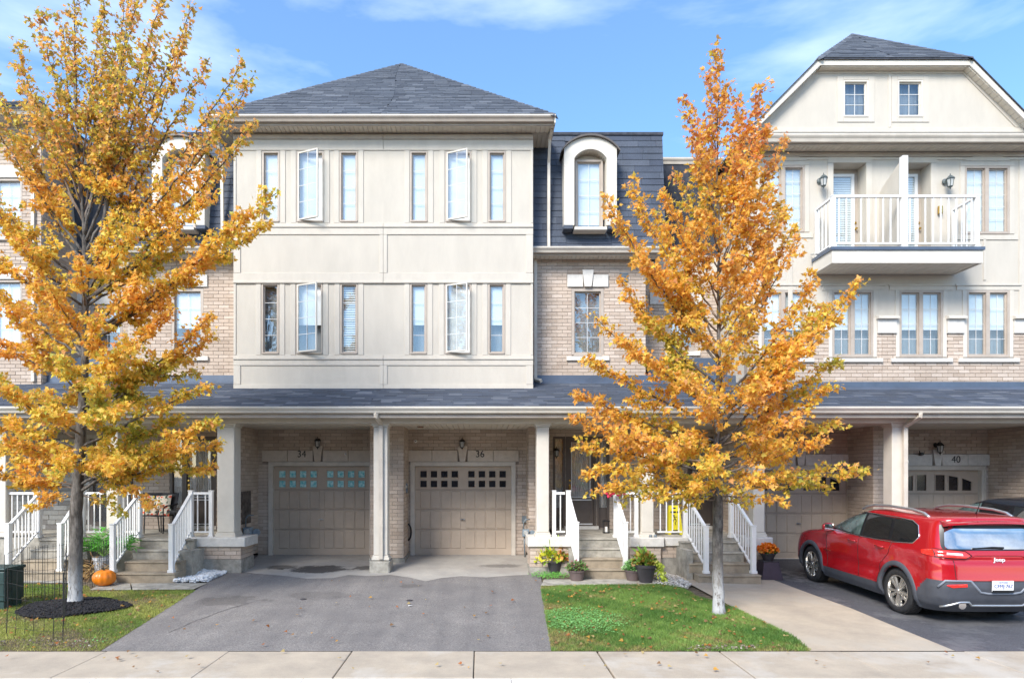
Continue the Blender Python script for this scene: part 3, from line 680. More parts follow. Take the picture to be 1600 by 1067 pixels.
# ================= siding box of 34 / 36
YS = 15.3
def P(px, Y=YS): return wx(px, Y)
def Z(py, Y=YS): return wz(py, Y)
WU = [(410,437),(464,506),(531,559),(641,668),(696,736),(763,790)]
WL = [(409,436),(463,504),(532,559),(641,667),(695,736),(763,789)]
wins = {'34': [], '36': []}
for i in range(6):
    k = '34' if i < 3 else '36'
    a, b = WU[i]; wins[k].append((P(a), P(b), Z(347), Z(237)))
    a, b = WL[i]; wins[k].append((P(a), P(b), Z(553), Z(443)))
backs = {'34': ['white','grey','white','half','white','slats'], '36': ['white','half','white','white','white','half']}
for h, key, sg in ((h34, '34', -1), (h36, '36', 1)):
    mxx = (lambda x: x) if sg > 0 else (lambda x: 2*XC-x)
    x0, x1 = (XC, P(833)) if sg > 0 else (mxx(P(833)), XC)
    wl = wall_front(h, 'siding_wall', SIDING, x0, x1, Z(610), Z(206), YS, 0.16, wins[key])
    B('side_wall', SIDING, h, mxx(P(833))-0.002*sg, mxx(P(833))-0.16*sg, YS+0.161, 16.6, Z(610), Z(206))
    for j, (a, b, c, d) in enumerate(wins[key]):
        mid = 1 if j in (2, 3) else 0
        window(h, a, b, c, d, YS, 2 if mid else 1, 4, backs[key][j], fw=0.035, open_=(23 if mid else 0))
    hb = lambda py0, py1: (x0+(0.004 if sg > 0 else 0), x1-(0.004 if sg < 0 else 0), Z(py1), Z(py0))
    boards(wl, YS, [hb(219, 235.5), hb(349, 367), hb(427, 441), hb(555, 571), hb(601, 610)])
    boards(wl, YS, [hb(212, 219)], GUTTERD, 0.05, 'frieze_board')
    boards(wl, YS-0.02, [hb(353, 356), hb(440, 443), hb(559, 562)], BATTEN, 0.022, 'ledge')
    for (r0, r1) in ((367.3, 426.7), (571.3, 600.7)):
        boards(wl, YS, [(mxx(P(822)), mxx(P(833)-0.004), Z(r1), Z(r0)), (XC+sg*0.003, mxx(P(605)), Z(r1), Z(r0))])
    for (r0, r1, Wn) in ((235.8, 348.7, WU), (441.3, 554.7, WL)):
        ws = Wn[3:] if sg > 0 else Wn[:3]
        for (a, b) in ws:
            boards(wl, YS, [(P(a-9), P(a-1.2), Z(r1), Z(r0)), (P(b+1.2), P(b+9), Z(r1), Z(r0))], th=0.016)
        boards(wl, YS, [(mxx(P(829)), mxx(P(833)-0.004), Z(r1), Z(r0))])
    # joints of the boards: fine sealant seams
    # eaves, gutter, pyramid roof
    ex = mxx(1.75)
    e0, e1 = min(XC, ex), max(XC, ex)
    gutter(h, e0, e1, 14.78, 10.62, m=GUTTERD); MB().box(e0, e1, 14.775, 14.80, 10.60, 10.625).build('gutter_lip', CREAM, h)
    B('fascia', GUTTERD, h, e0, e1, 14.915, 14.945, 10.44, 10.62)
    soffit(h, e0, e1, 14.945, 15.27, 10.455); B('fascia', CREAM, h, ex, ex-0.03*sg, 14.80, 24, 10.44, 10.64)
    soffit(h, min(mxx(1.27), mxx(1.72)), max(mxx(1.27), mxx(1.72)), 15.3, 24, 10.455, name='side_soffit')
    rf = MB(); E = (ex, 14.80, 10.62); A = (XC, 18.86, 14.40)
    rf.add([(XC,14.80,10.62),E,A,(ex,24,10.62),(XC,24,14.40),(XC,14.80,10.58),(ex,14.80,10.58),(ex,24,10.58),(XC,24,10.58)],
           [(0,1,2),(1,3,4,2),(0,5,6,1),(1,6,7,3),(3,7,8,4),(5,8,7,6)])
    rfo = rf.build('roof', ROOFB, h)
    Vv = Vector((0, 4.06, 3.78)); vl = Vv.length; U = Vector((1, 0, 0)); half = abs(ex-XC)
    jj = lambda v: XC+0.22*math.sin(v*173)*(1-v/vl)
    ext = (lambda v: (jj(v), XC+half*(1-v/vl))) if sg > 0 else (lambda v: (XC-half*(1-v/vl), jj(v)))
    shingles(PS[h.name], rfo, (0, 14.79, 10.63), U, Vv.normalized(), 0, vl, ext, 0.145, (0.26, 0.42), 0.012, SHING)
    cap = MB(); Ev = Vector(E); Av = Vector(A); n = 24
    for i in range(n):
        p = Ev.lerp(Av, i/n); q = Ev.lerp(Av, (i+1.15)/n); up = Vector((0, 0, 1)); s_ = (q-p).normalized().cross(up).normalized()*0.11
        o1 = Vector((0, 0, 0.035)); o2 = Vector((0, 0, 0.022)); dn = Vector((0, 0, -0.06))
        cap.add([p-s_+dn, p+o1, p+s_+dn, q+s_+dn, q+o2-Vector((0,0,0.008)), q-s_+dn], [(0,1,4,5),(1,2,3,4),(0,2,1),(3,5,4)])
    cap.build('hip_cap', SHING, rfo)
    # ---- mansard wing
    m0, m1 = mxx(P(833)), mxx(4.56)
    ma, mb_ = min(m0, m1), max(m0, m1)
    B('frieze_board', CREAM, h, min(m0, mxx(4.14)), max(m0, mxx(4.14)), 15.93, 15.98, Z(404, 16), Z(396, 16))
    zg = Z(386, 15.55); gutter(h, ma, mb_, 15.5, zg, m=GUTTER); B('fascia', GUTTERD, h, ma, mb_, 15.64, 15.66, zg-0.17, zg)
    soffit(h, ma, mb_, 15.66, 15.95, zg-0.17)
    ms = MB(); ya, za, yb, zb = 15.68, zg-0.02, 16.02, Z(211, 16.02)
    ms.add([(ma,ya,za),(mb_,ya,za),(mb_,yb,zb),(ma,yb,zb),(ma,16.6,za),(mb_,16.6,za),(mb_,16.6,zb),(ma,16.6,zb)], [(0,1,2,3),(4,7,6,5),(1,5,6,2),(0,3,7,4),(3,2,6,7),(0,4,5,1)])
    mr = ms.build('mansard_roof', ROOFB, h); vv = Vector((0, yb-ya, zb-za)); ml = vv.length
    cx = mxx(2.67); dhole = (cx-0.55, cx+0.55)
    for (u0, u1, a_, b_) in ((ma, dhole[0], 0, ml), (dhole[1], mb_, 0, ml), (dhole[0], dhole[1], 0, 0.42), (dhole[0], dhole[1], ml-0.18, ml)):
        shingles(PS[h.name], mr, (0, ya-0.004, za), U, vv.normalized(), a_, b_, lambda v, u0=u0, u1=u1: (u0, u1), 0.165, (0.35, 0.95), 0.014, SHINGM)
    B('roof_edge', ROOFB, h, ma-0.02, mb_+0.02, yb-0.04, yb+0.3, zb-0.02, zb+0.05)
    B('roof_vent', BLACKM, h, cx+0.02, cx+0.16, 16.5, 16.64, zb, zb+0.16)
    # dormer
    Yd = 15.46
    def arc(cx, w, zs, zt, n=14):           # legs up to the spring line, then a flat arch
        r = (w*w/4+(zt-zs)**2)/(2*(zt-zs)); c = zt-r; th = math.asin(min(1, w/2/r))
        return [(cx+r*math.sin(-th+2*th*i/n), c+r*math.cos(-th+2*th*i/n)) for i in range(n+1)]
    zo = Z(352, Yd); wo = 1.27; wi = 0.78
    O_ = [(cx-wo/2, zo)]+arc(cx, wo, Z(232, Yd), Z(214, Yd))+[(cx+wo/2, zo)]
    I_ = [(cx-wi/2, zo)]+arc(cx, wi, Z(247, Yd), Z(233, Yd))+[(cx+wi/2, zo)]
    dm = MB(); n = len(O_)
    for y_, fl in ((Yd, 0), (Yd+0.12, 1)): dm.v += [(p[0], y_, p[1]) for p in O_]+[(p[0], y_, p[1]) for p in I_]
    for i in range(n-1):
        dm.f += [(i, i+1, n+i+1, n+i), (2*n+i, 3*n+i, 3*n+i+1, 2*n+i+1), (i, 2*n+i, 2*n+i+1, i+1), (n+i, n+i+1, 3*n+i+1, 3*n+i)]
    dm.f += [(0, n, 3*n, 2*n), (n-1, 3*n-1, 4*n-1, 2*n-1)]; dm.m = [0]*len(dm.f)
    dmo = dm.build('dormer', CREAM, h)
    t_ = MB(); O2 = [(p[0], p[1]) for p in arc(cx, wo+0.14, Z(235, Yd), Z(211, Yd))]; O3 = [(p[0], p[1]-0.045) for p in O2]
    k = len(O2)
    t_.v = [(p[0], y_, p[1]) for y_ in (Yd-0.07, 16.3) for p in O2+O3]
    for i in range(k-1): t_.f += [(i, i+1, k+i+1, k+i), (2*k+i, 3*k+i, 3*k+i+1, 2*k+i+1), (i, 2*k+i, 2*k+i+1, i+1), (k+i, k+i+1, 3*k+i+1, 3*k+i)]
    t_.f += [(0, k, 3*k, 2*k), (k-1, 3*k-1, 4*k-1, 2*k-1)]; t_.m = [0]*len(t_.f); t_.build('dormer_roof', mat('dormer_roof_metal', (0.10, 0.085, 0.075), 0.5, 0.1), dmo)
    for s2 in (-1, 1):
        B('cheek', CREAM, dmo, cx+s2*wi/2, cx+s2*(wi/2+0.05), Yd+0.12, 15.95, zo, Z(247, Yd)); B('cheek', CREAM, dmo, cx+s2*wo/2, cx+s2*(wo/2-0.05), Yd+0.12, 16.0, zo, Z(236, Yd))
        B('dormer_foot', SHINGM, dmo, cx+s2*(wi/2+0.04), cx+s2*(wo/2+0.02), Yd-0.02, 15.8, zo-0.09, zo-0.002)
    cs = MB(); AI = arc(cx, wi, Z(247, Yd), Z(233, Yd))
    for i in range(len(AI)-1):
        p, q = AI[i], AI[i+1]; cs.add([(p[0]+0.004, Yd+0.12, p[1]), (q[0]-0.004, Yd+0.12, q[1]), (q[0]-0.004, 15.86, q[1]), (p[0]+0.004, 15.86, p[1]), (p[0]+0.004, Yd+0.12, p[1]+0.02), (q[0]-0.004, Yd+0.12, q[1]+0.02), (q[0]-0.004, 15.86, q[1]+0.02), (p[0]+0.004, 15.86, p[1]+0.02)], [(0,1,2,3),(4,7,6,5),(0,4,5,1),(3,2,6,7)])
    cs.build('arch_soffit', SOFFIT, dmo)
    Yw = 15.72; MB().prism([(cx-wi/2, zo-0.05)]+[(p[0], p[1]+0.04) for p in arc(cx, wi, Z(247, Yd), Z(233, Yd))]+[(cx+wi/2, zo-0.05)], 15.78, 15.86).build('window_surround', CREAM, dmo)
    B('sill', CREAM, dmo, cx-wi/2-0.0, cx+wi/2, Yd-0.04, 15.775, zo-0.12, zo-0.05)
    window(h, cx-0.345, cx+0.335, zo-0.05, Z(252, Yw), 15.66, 2, 4, 'white', fw=0.05)
    # ---- brick wall below the mansard
    b0, b1 = sorted((m0, mxx(4.14))); wh = (mxx(2.69)-0.40, mxx(2.69)+0.40, Z(556, 16), Z(451, 16))
    zbt, zbb = Z(399, 16), PZ(16)-0.15
    bw = wall_front(h, 'brick_wall', MORTAR, b0, b1, zbb, zbt, 16.0, 0.16, [wh])
    vent = (mxx(3.60)-(0.105), mxx(3.60)+0.105, Z(440, 16), Z(426, 16))
    brick_face(PB[h.name], bw, 'f', b0, b1, zbb+0.15, zbt, 16.0, [wh, (wh[0]-0.12, wh[1]+0.12, Z(449, 16), Z(430, 16)), vent])
    window(h, *wh, 16.0, 2, 4, 'half' if sg < 0 else 'grey', fw=0.07, dep=0.06)
    c2 = mxx(2.69); lintel(h, c2, 1.03, Z(449, 16), Z(430, 16), 16.0, STONE, blocks=1, kt=0.28, kb=0.17, kz=0.11)
    sill(h, c2-0.53, c2+0.53, Z(563.5, 16), Z(556, 16), 16.0)
    vt = MB()
    for i in range(6): vt.box(vent[0], vent[1], 15.975, 16.0, vent[2]+i*0.037, vent[2]+i*0.037+0.028)
    vt.box(vent[0], vent[1], 15.99, 16.0, vent[2], vent[3]); vt.build('wall_vent', METER, h)
    # ---- recessed bay beyond the brick
    r0, r1 = (4.14, 6.38) if sg > 0 else (-10.85, -9.12+0.36)
    if sg < 0: r1 = mxx(4.14)
    Yr = 17.2; zmid = Z(436, Yr); wn = [(P(1035, Yr), P(1087, Yr), Z(392, Yr), Z(292, Yr)), (P(1044, Yr), P(1087, Yr), Z(548, Yr), Z(478, Yr))] if sg > 0 else [(-10.5, -9.7, Z(392, Yr), Z(292, Yr)), (-10.45, -9.6, Z(548, Yr), Z(478, Yr))]
    sw_ = wall_front(h, 'siding_wall', SIDING, r0, r1, zmid, Z(262, Yr), Yr, 0.15, wn[:1])
    boards(sw_, Yr, [(r0, r1, Z(279, Yr), Z(270, Yr)), (r0, r1, Z(291, Yr), Z(284, Yr)), (r0, r1, Z(436, Yr), Z(420, Yr))]+[(P(x, Yr), P(x+4, Yr), Z(284, Yr), Z(279, Yr)) for x in (1035, 1052, 1065)][:3 if sg > 0 else 0])
    bw2 = wall_front(h, 'brick_wall', MORTAR, r0, r1, 4.0, zmid, Yr, 0.15, wn[1:])
    brick_face(PB[h.name], bw2, 'f', r0, r1, 4.7, zmid, Yr, [wn[1]])
    window(h, *wn[0], Yr, 3, 3, 'white', sashes=1); window(h, *wn[1], Yr, 2, 3, 'half', fw=0.07)
    MB().cbox(wn[1][0]-0.5, wn[1][1]+0.2, Yr-0.05, Yr, Z(476, Yr), Z(457, Yr), 0.006).build('lintel_block', STONE, h)
    sill(h, wn[1][0]-0.1, wn[1][1]+0.1, Z(556, Yr), Z(548, Yr), Yr)
    gutter(h, r0, r1+(0.0), 16.75, Z(246, 16.75), h=0.15); soffit(h, r0, r1, 16.9, 17.18, Z(246, 16.75)-0.17)
    rb = MB().prism([(16.8, Z(246, 16.75)-0.01), (18.6, Z(236, 16.75)+0.7), (24, Z(236, 16.75)+0.7), (24, 7), (17.4, 7)], r0, r1, 'x').build('bay_roof', ROOFB, h)
    uv = Vector((0, 1.8, 0.9)); shingles(PS[h.name], rb, (0, 16.79, Z(246, 16.75)), U, uv.normalized(), 0, 1.9, lambda v: (r0, r1), 0.15, (0.3, 0.5), 0.012, SHINGM)
    B('lower_roof_flashing', FLASH, h, r0+0.2, r1, 16.5, 17.19, Z(574, 16.5)-0.3, Z(559, 16.5))
    # downspouts: beside the siding box down to the porch roof, and up the mansard
    dx = mxx(wx(837, 15.9)); ds_box(h, dx, 15.95, PZ(15.95)+0.12, zg-0.05, foot=(dx+0.12, 15.75, PZ(15.75)+0.10), top=None)
    dx = mxx(wx(859, 15.4)); yq = 15.40
    MB().tube([(dx, 15.62, zg), (dx, 15.66, zg+0.4), (dx, 15.62, 9.9), (dx, 15.35, 10.35), (mxx(1.7), 15.1, 10.46)], 0.047, 4).build('downspout', GUTTER, h)
# ================= gabled block 38 / 40
YG = 15.3; gl, gr_ = P(1167), P(1603)
ux = [(1190,1257,1),(1507,1577,1)]; lx = [(1190,1257),(1300,1364),(1405,1473),(1510,1577)]
for h, sg in ((h38, -1), (h40, 1)):
    x0, x1 = (gl, RC) if sg < 0 else (RC, gr_)
    dx0, dx1 = (P(1302), P(1353)) if sg < 0 else (P(1413), P(1454))
    door = (dx0, dx1, 7.44, Z(255))
    uw = (P(1190), P(1257), Z(363), Z(259)) if sg < 0 else (P(1507), P(1577), Z(366), Z(260))
    lws = [(P(a), P(b), Z(558), Z(454)) for a, b in (lx[:2] if sg < 0 else lx[2:])]
    zbr = Z(521); zc = Z(497)
    wl = wall_front(h, 'siding_wall', SIDING, x0, x1, zc, Z(216), YG, 0.16, [door, uw]+lws)
    boards(wl, YG, [(x0, x1, Z(246), Z(238.5))], GUTTERD, 0.04, 'frieze_board')
    boards(wl, YG, [(x0, x1, Z(257), Z(248)), (x0, x1, Z(447), Z(439)), (x0, x1, Z(381), Z(374))] if 0 else [(x0, x1, Z(250.5), Z(246.5))])
    # boards round openings
    def around(a, b, c, d, w=0.11):
        boards(wl, YG, [(a-w, a-0.003, c, d), (b+0.003, b+w, c, d), (a-w, b+w, d+0.003, d+w)], th=0.018)
    around(*uw); boards(wl, YG, [(uw[0]-0.2, uw[1]+0.2, uw[2]-0.14, uw[2]-0.02)])
    around(door[0], door[1], door[2]+0.05, door[3], 0.14)
    arch = [(uw[0]-0.05+(uw[1]-uw[0]+0.1)*i/10, uw[3]+0.115+0.16*math.sin(PI*i/10)) for i in range(11)]
    MB().prism(arch, YG-0.025, YG-0.002).build('arched_board', BATTEN, wl)
    for q in lws:
        boards(wl, YG, [(q[0]-0.10, q[0]-0.003, zc+0.0, q[3]), (q[1]+0.003, q[1]+0.10, zc+0.0, q[3]), (q[0]-0.24, q[1]+0.24, q[3]+0.003, q[3]+0.11)], th=0.018)
        boards(wl, YG, [(q[0]-0.27, q[1]+0.27, q[3]+0.11, q[3]+0.145)], th=0.04, name='ledge')
    boards(wl, YG, [((P(1231), P(1238), Z(496), Z(373)) if sg < 0 else (P(1536), P(1540), Z(438), Z(374)))])
    if sg > 0: boards(wl, YG, [(P(1592), gr_-0.002, zc, Z(251))])
    # stone band and brick below
    segs = []; holed(None, x0, x1, zbr, zc, [(q[0]-0.09, q[1]+0.09, q[2], q[3]) for q in lws], lambda a, b, c, d: segs.append((a, b)))
    for a, b in segs:
        band = B('stone_band', STONE, h, a, b, YG-0.06, YG+0.16, zbr, zc)
        MB().prism([(YG-0.13, zc-0.035), (YG+0.02, zc-0.035), (YG+0.02, zc+0.06), (YG-0.02, zc+0.06), (YG-0.13, zc+0.02)], a-0.03*(a != RC), b+0.03*(b != RC), 'x').build('band_cap', CREAM, band)
    bw = wall_front(h, 'brick_wall', MORTAR, x0, x1, 4.2, zbr, YG, 0.16, lws)
    hz = [(q[0]-0.085, q[1]+0.085, q[2]-0.02, q[3]) for q in lws]
    brick_face(PB[h.name], bw, 'f', x0, x1, 4.38, zbr, YG-0.005, hz+[(q[0]-0.2, q[1]+0.2, Z(566), Z(559)) for q in lws])
    for q in lws:
        boards(wl, YG, [(q[0]-0.085, q[0]-0.003, q[2], zc), (q[1]+0.003, q[1]+0.085, q[2], zc)], CREAM, 0.02, 'brick_mould')
        sill(h, q[0]-0.22, q[1]+0.2, Z(566), Z(559), YG)
        window(h, *q, YG, 2, 4, 'half', fr=TAUPE, fw=0.05, sashes=2)
    window(h, *uw, YG, 2, 5, 'white', fw=0.05, sashes=2)
    # recessed balcony door
    rc = MB(); yb_ = YG+0.34
    rc.box(door[0]-0.05, door[0], YG+0.16, yb_, door[2]-0.1, door[3]+0.05); rc.box(door[1], door[1]+0.05, YG+0.16, yb_, door[2]-0.1, door[3]+0.05); rc.box(door[0], door[1], YG+0.16, yb_, door[3], door[3]+0.05)
    rc.build('door_recess', SIDING, h)
    w_ = door[1]-door[0]; a_, b_ = (door[0]+0.02, door[1]-0.10); d0 = door[3]-0.12
    dr_ = B('balcony_door_frame', GUTTERD, h, door[0], door[1], yb_, yb_+0.08, door[2], door[3])
    df = MB(); df.box(a_, a_+0.07, yb_-0.04, yb_-0.002, 7.47, d0); df.box(b_-0.07, b_, yb_-0.04, yb_-0.002, 7.47, d0); df.box(a_+0.07, b_-0.07, yb_-0.04, yb_-0.002, d0-0.07, d0); df.box(a_+0.07, b_-0.07, yb_-0.04, yb_-0.002, 7.47, 7.62)
    df = df.build('balcony_door', WHITE, h); B('pane', GLASS, df, a_+0.07, b_-0.07, yb_-0.026, yb_-0.02, 7.62, d0-0.07)
    sl = MB(); n = 34
    for i in range(n): z = 7.63+(d0-0.08-7.63)*i/n; sl.box(a_+0.07, b_-0.07, yb_-0.014, yb_-0.006, z, z+(d0-7.7)/n*0.72)
    sl.build('venetian_blind', BLIND, df)
    kx = b_+0.04; kn = MB(); kn.lathe([(0.025, 0), (0.025, -0.01), (0.012, -0.015), (0.012, -0.05), (0.03, -0.06), (0.02, -0.085)], (kx, yb_, 8.30), 10, 'y'); kn.lathe([(0.03, 0), (0.03, -0.02)], (kx, yb_, 8.45), 10, 'y'); kn.build('door_knob', BRASS, df)
    # eave under the gable
    ex = 6.08 if sg < 0 else 2*RC-6.08; e0, e1 = (ex, RC) if sg < 0 else (RC, ex)
    zg = wz(209, 14.8); gutter(h, e0, e1, 14.78, zg, m=GUTTER, h=0.17); B('fascia', GUTTERD, h, e0, e1, 14.915, 14.94, zg-0.2, zg); soffit(h, e0, e1, 14.94, 15.26, zg-0.18)
    MB().prism([(14.86, zg-0.02), (15.0, zg+0.07), (15.3, zg+0.07), (15.3, zg-0.02)], e0+0.1, e1-0.1 if sg > 0 else e1, 'x').build('pent_flashing', FLASH, h)
    # gable wall, split windows
    zk = wz(92, 14.8); zr = 13.65; hk = 1.79; he = 3.45; ze = wz(206, 14.8)
    kx_, exx = RC+sg*hk, RC+sg*he
    YH = 15.0; wc = wx(1337, YH) if sg < 0 else wx(1422, YH); gw = (wc-0.295, wc+0.295, wz(183.5, YH), wz(126, YH))
    zt_ = zk-0.15
    def xe(z): return RC+sg*(he-(he-hk)*(z-ze)/(zk-ze)-0.10)
    g = MB(); zs_ = sorted([zg+0.02, gw[2], gw[3], zt_])
    for i in range(3):
        za, zb = zs_[i], zs_[i+1]; pa, pb = xe(za), xe(zb)
        if i == 1:
            lo, hi = gw[0], gw[1]
            if sg > 0: polys = [[(RC, za), (lo, za), (lo, zb), (RC, zb)], [(hi, za), (pa, za), (pb, zb), (hi, zb)]]
            else: polys = [[(RC, za), (hi, za), (hi, zb), (RC, zb)], [(lo, za), (pa, za), (pb, zb), (lo, zb)]]
        else: polys = [[(RC, za), (pa, za), (pb, zb), (RC, zb)]]
        for pl in polys: g.prism(pl, YH, YH+0.16)
    go = g.build('gable_wall', SIDING, h); B('gable_core', SIDING, h, min(RC, RC+sg*1.9), max(RC, RC+sg*1.9), 15.8, 16.2, zg, zt_)
    boards(go, YH, [(gw[0]-0.14, gw[0]-0.003, gw[2]-0.12, gw[3]+0.09), (gw[1]+0.003, gw[1]+0.14, gw[2]-0.12, gw[3]+0.09), (gw[0], gw[1], gw[3]+0.003, gw[3]+0.09), (gw[0], gw[1], gw[2]-0.12, gw[2]-0.003), (RC, RC+sg*0.035, zg+0.245, zt_-0.083), (RC, xe(zt_-0.08), zt_-0.08, zt_), (RC, xe(zg+0.2)-sg*0.05, zg+0.13, zg+0.24)], th=0.016)
    pa, pb = xe(zg+0.25), xe(zt_-0.08)
    MB().prism([(pa, zg+0.25), (pa-sg*0.20, zg+0.25), (pb-sg*0.20, zt_-0.08), (pb, zt_-0.08)], YH-0.016, YH-0.001).build('batten', BATTEN, go)
    window(h, *gw, YH, 2, 3, 'grey', fr=CREAM, fw=0.035)
    # rake and barge boards + roof
    Yf = 14.80; n_ = 0.22
    rake = MB(); rake.prism([(exx, ze-0.02), (exx+sg*0.05, ze-0.10) if 0 else (exx, ze-0.02), (kx_, zk-0.02), (kx_-sg*0.08, zk-0.15), (exx-sg*0.22, ze-0.06)][0:1]+[(kx_, zk-0.02), (kx_-sg*0.06, zk-0.15), (exx-sg*0.15, ze-0.02)], Yf, Yf+0.035); rake.build('barge_board', CREAM, h)
    B('barge_board', CREAM, h, RC, kx_-sg*0.02, Yf+0.002, Yf+0.034, zk-0.15, zk-0.02)
    # gable soffits
    sf = MB(); n2 = 16
    B('gable_soffit_flat', SOFFIT, h, RC, kx_-sg*0.1, Yf+0.035, 15.0-0.001, zk-0.17, zk-0.15)
    for i in range(n2):
        t0, t1 = i/n2+0.003, (i+1)/n2-0.003
        a = Vector((exx-sg*0.13, 0, ze-0.03)).lerp(Vector((kx_-sg*0.09, 0, zk-0.15)), t0); b = Vector((exx-sg*0.13, 0, ze-0.03)).lerp(Vector((kx_-sg*0.09, 0, zk-0.15)), t1)
        sf.add([(a.x, Yf+0.035, a.z), (b.x, Yf+0.035, b.z), (b.x, 15.0, b.z), (a.x, 15.0, a.z), (a.x, Yf+0.035, a.z+0.02), (b.x, Yf+0.035, b.z+0.02), (b.x, 15.0, b.z+0.02), (a.x, 15.0, a.z+0.02)], [(0,1,2,3),(4,7,6,5),(0,4,5,1),(1,5,6,2),(3,2,6,7)])
    sf.build('gable_soffit', SOFFIT, h)
    rf = MB(); T = 0.03
    vv = [(exx, Yf-0.03, ze), (kx_, Yf-0.03, zk), (RC, 16.5, zr), (RC, 24, zr), (exx, 24, ze), (RC, Yf-0.03, zk)]
    rf.v = vv+[(p[0], p[1], p[2]-T) for p in vv]
    rf.f = [(0, 1, 2, 3, 4), (1, 5, 2), (6, 10, 9, 8, 7), (7, 8, 11), (0, 6, 7, 1), (1, 7, 11, 5), (0, 4, 10, 6)]; rf.m = [0]*7
    ro = rf.build('roof', ROOFB, h)
    Vv = Vector((0, 16.5-Yf+0.03, zr-zk)); vl = Vv.length
    jr = lambda v: RC+0.2*math.sin(v*173)*(1-v/vl)
    e_ = (lambda v: (jr(v), RC+hk*(1-v/vl))) if sg > 0 else (lambda v: (RC-hk*(1-v/vl), jr(v)))
    shingles(PS[h.name], ro, (0, Yf-0.035, zk+0.004), Vector((1, 0, 0)), Vv.normalized(), 0, vl, e_, 0.145, (0.26, 0.42), 0.012, SHING)
    cp = MB(); Ev = Vector((kx_, Yf-0.03, zk)); Av = Vector((RC, 16.5, zr))
    for i in range(14):
        p = Ev.lerp(Av, i/14); q = Ev.lerp(Av, (i+1.1)/14); s_ = (q-p).normalized().cross(Vector((0, 0, 1))).normalized()*0.1
        cp.add([p-s_-Vector((0,0,.05)), p+Vector((0,0,.03)), p+s_-Vector((0,0,.05)), q+s_-Vector((0,0,.05)), q+Vector((0,0,.02)), q-s_-Vector((0,0,.05))], [(0,1,4,5),(1,2,3,4),(0,2,1),(3,5,4)])
    cp.build('hip_cap', SHING, ro)
    # side face shingles of the gable roof (steep flank, seen edge-on)
B('side_wall', SIDING, h38, gl+0.002, gl+0.16, 15.461, 16.6, 4.2, Z(216)); B('side_wall', SIDING, h40, gr_-0.16, gr_-0.002, 15.461, 16.6, 4.2, Z(216))
# wing to the right of 40
wr_ = wall_front(h40, 'brick_wall', MORTAR, gr_+0.001, 22, 4.2, 9, 16.0, 0.16); brick_face(PB[h40.name], wr_, 'f', gr_, 15.5, 4.38, 9, 16.0)
# ================= balcony shared by 38 and 40
Yb = 14.42; bx0, bx1 = wx(1300, Yb), wx(1536, Yb); zb0 = Z(411, Yb)
bal = thing('balcony', 'white railed balcony with a tall dividing screen on the gabled block', 'balcony', ((bx0+bx1)/2, Yb, zb0))
fb = MB(); zt = Z(391, Yb)
fb.box(bx0, bx1, Yb, Yb+0.05, zb0, zt); fb.box(bx0, bx0+0.05, Yb+0.05, YG-0.04, zb0, zt); fb.box(bx1-0.05, bx1, Yb+0.05, YG-0.04, zb0, zt); fb.build('fascia', CREAM, bal)
mb = MB(); n = 22
for i in range(n):
    a = bx0+0.06+(bx1-bx0-0.12)*i/n; b = bx0+0.06+(bx1-bx0-0.12)*(i+1)/n; mb.box(a+0.005, b-0.005, Yb+0.055, YG-0.05, zb0+0.01, zb0+0.03)
mb.box(bx0+0.06, bx1-0.06, Yb+0.055, YG-0.05, zb0+0.031, zt-0.01); mb.build('balcony_soffit', SOFFIT, bal)
B('deck_edge', FLASH, bal, bx0-0.03, bx1+0.03, Yb-0.03, YG-0.045, zt, Z(386, Yb))
zd = Z(386, Yb); rt = Z(309.5, Yb+0.05); yr = Yb+0.03
def post(t, x, y, z0, z1, w=0.085, cap=True, nm='post'):
    m_ = MB(); m_.cbox(x-w/2, x+w/2, y-w/2, y+w/2, z0, z1, 0.004)
    if cap: m_.box(x-w/2-0.008, x+w/2+0.008, y-w/2-0.008, y+w/2+0.008, z1, z1+0.02); m_.box(x-w/2-0.015, x+w/2+0.015, y-w/2-0.015, y+w/2+0.015, z0, z0+0.05)
    return m_.build(nm, WHITE, t)
def rails(t, p, q, h0, h1, sp=0.115, bw=0.03, mid=False):
    """bottom and top rail between points p and q (foot points), balusters between"""
    p, q = Vector(p), Vector(q); d = q-p; hd = Vector((d.x, d.y, 0)).length; nrm = Vector((-d.y, d.x, 0)).normalized()
    for nm, z, w, hh in (('top_rail', h1, 0.06, 0.05), ('bottom_rail', h0, 0.04, 0.035)):
        a, b = p+Vector((0, 0, z)), q+Vector((0, 0, z)); s_ = nrm*w/2; u = Vector((0, 0, hh))
        MB().add([a-s_, b-s_, b+s_, a+s_, a-s_+u, b-s_+u, b+s_+u, a+s_+u], [(0,3,2,1),(4,5,6,7),(0,1,5,4),(1,2,6,5),(2,3,7,6),(3,0,4,7)]).build(nm, WHITE, t)
    n = max(1, int(hd/sp))
    for i in range(n):
        c = p.lerp(q, (i+0.5)/n); MB().box(c.x-bw/2*0.7, c.x+bw/2*0.7, c.y-bw/2*0.7, c.y+bw/2*0.7, c.z+h0+0.03, c.z+h1+0.004).build('baluster', WHITE, t)
pl, pm_, pr = bx0+0.05, wx(1412, yr), bx1-0.11
post(bal, pl, yr+0.02, zd, rt+0.03); post(bal, pr, yr+0.02, zd, rt+0.03)
post(bal, pl, YG-0.12, zd, rt+0.03, 0.05, False); post(bal, pr, YG-0.12, zd, rt+0.03, 0.05, False)
rails(bal, (pl+0.04, yr, zd), (pm_-0.05, yr, zd), 0.07, rt-zd, 0.16, 0.034); rails(bal, (pm_+0.05, yr, zd), (pr-0.04, yr, zd), 0.07, rt-zd, 0.16, 0.034)
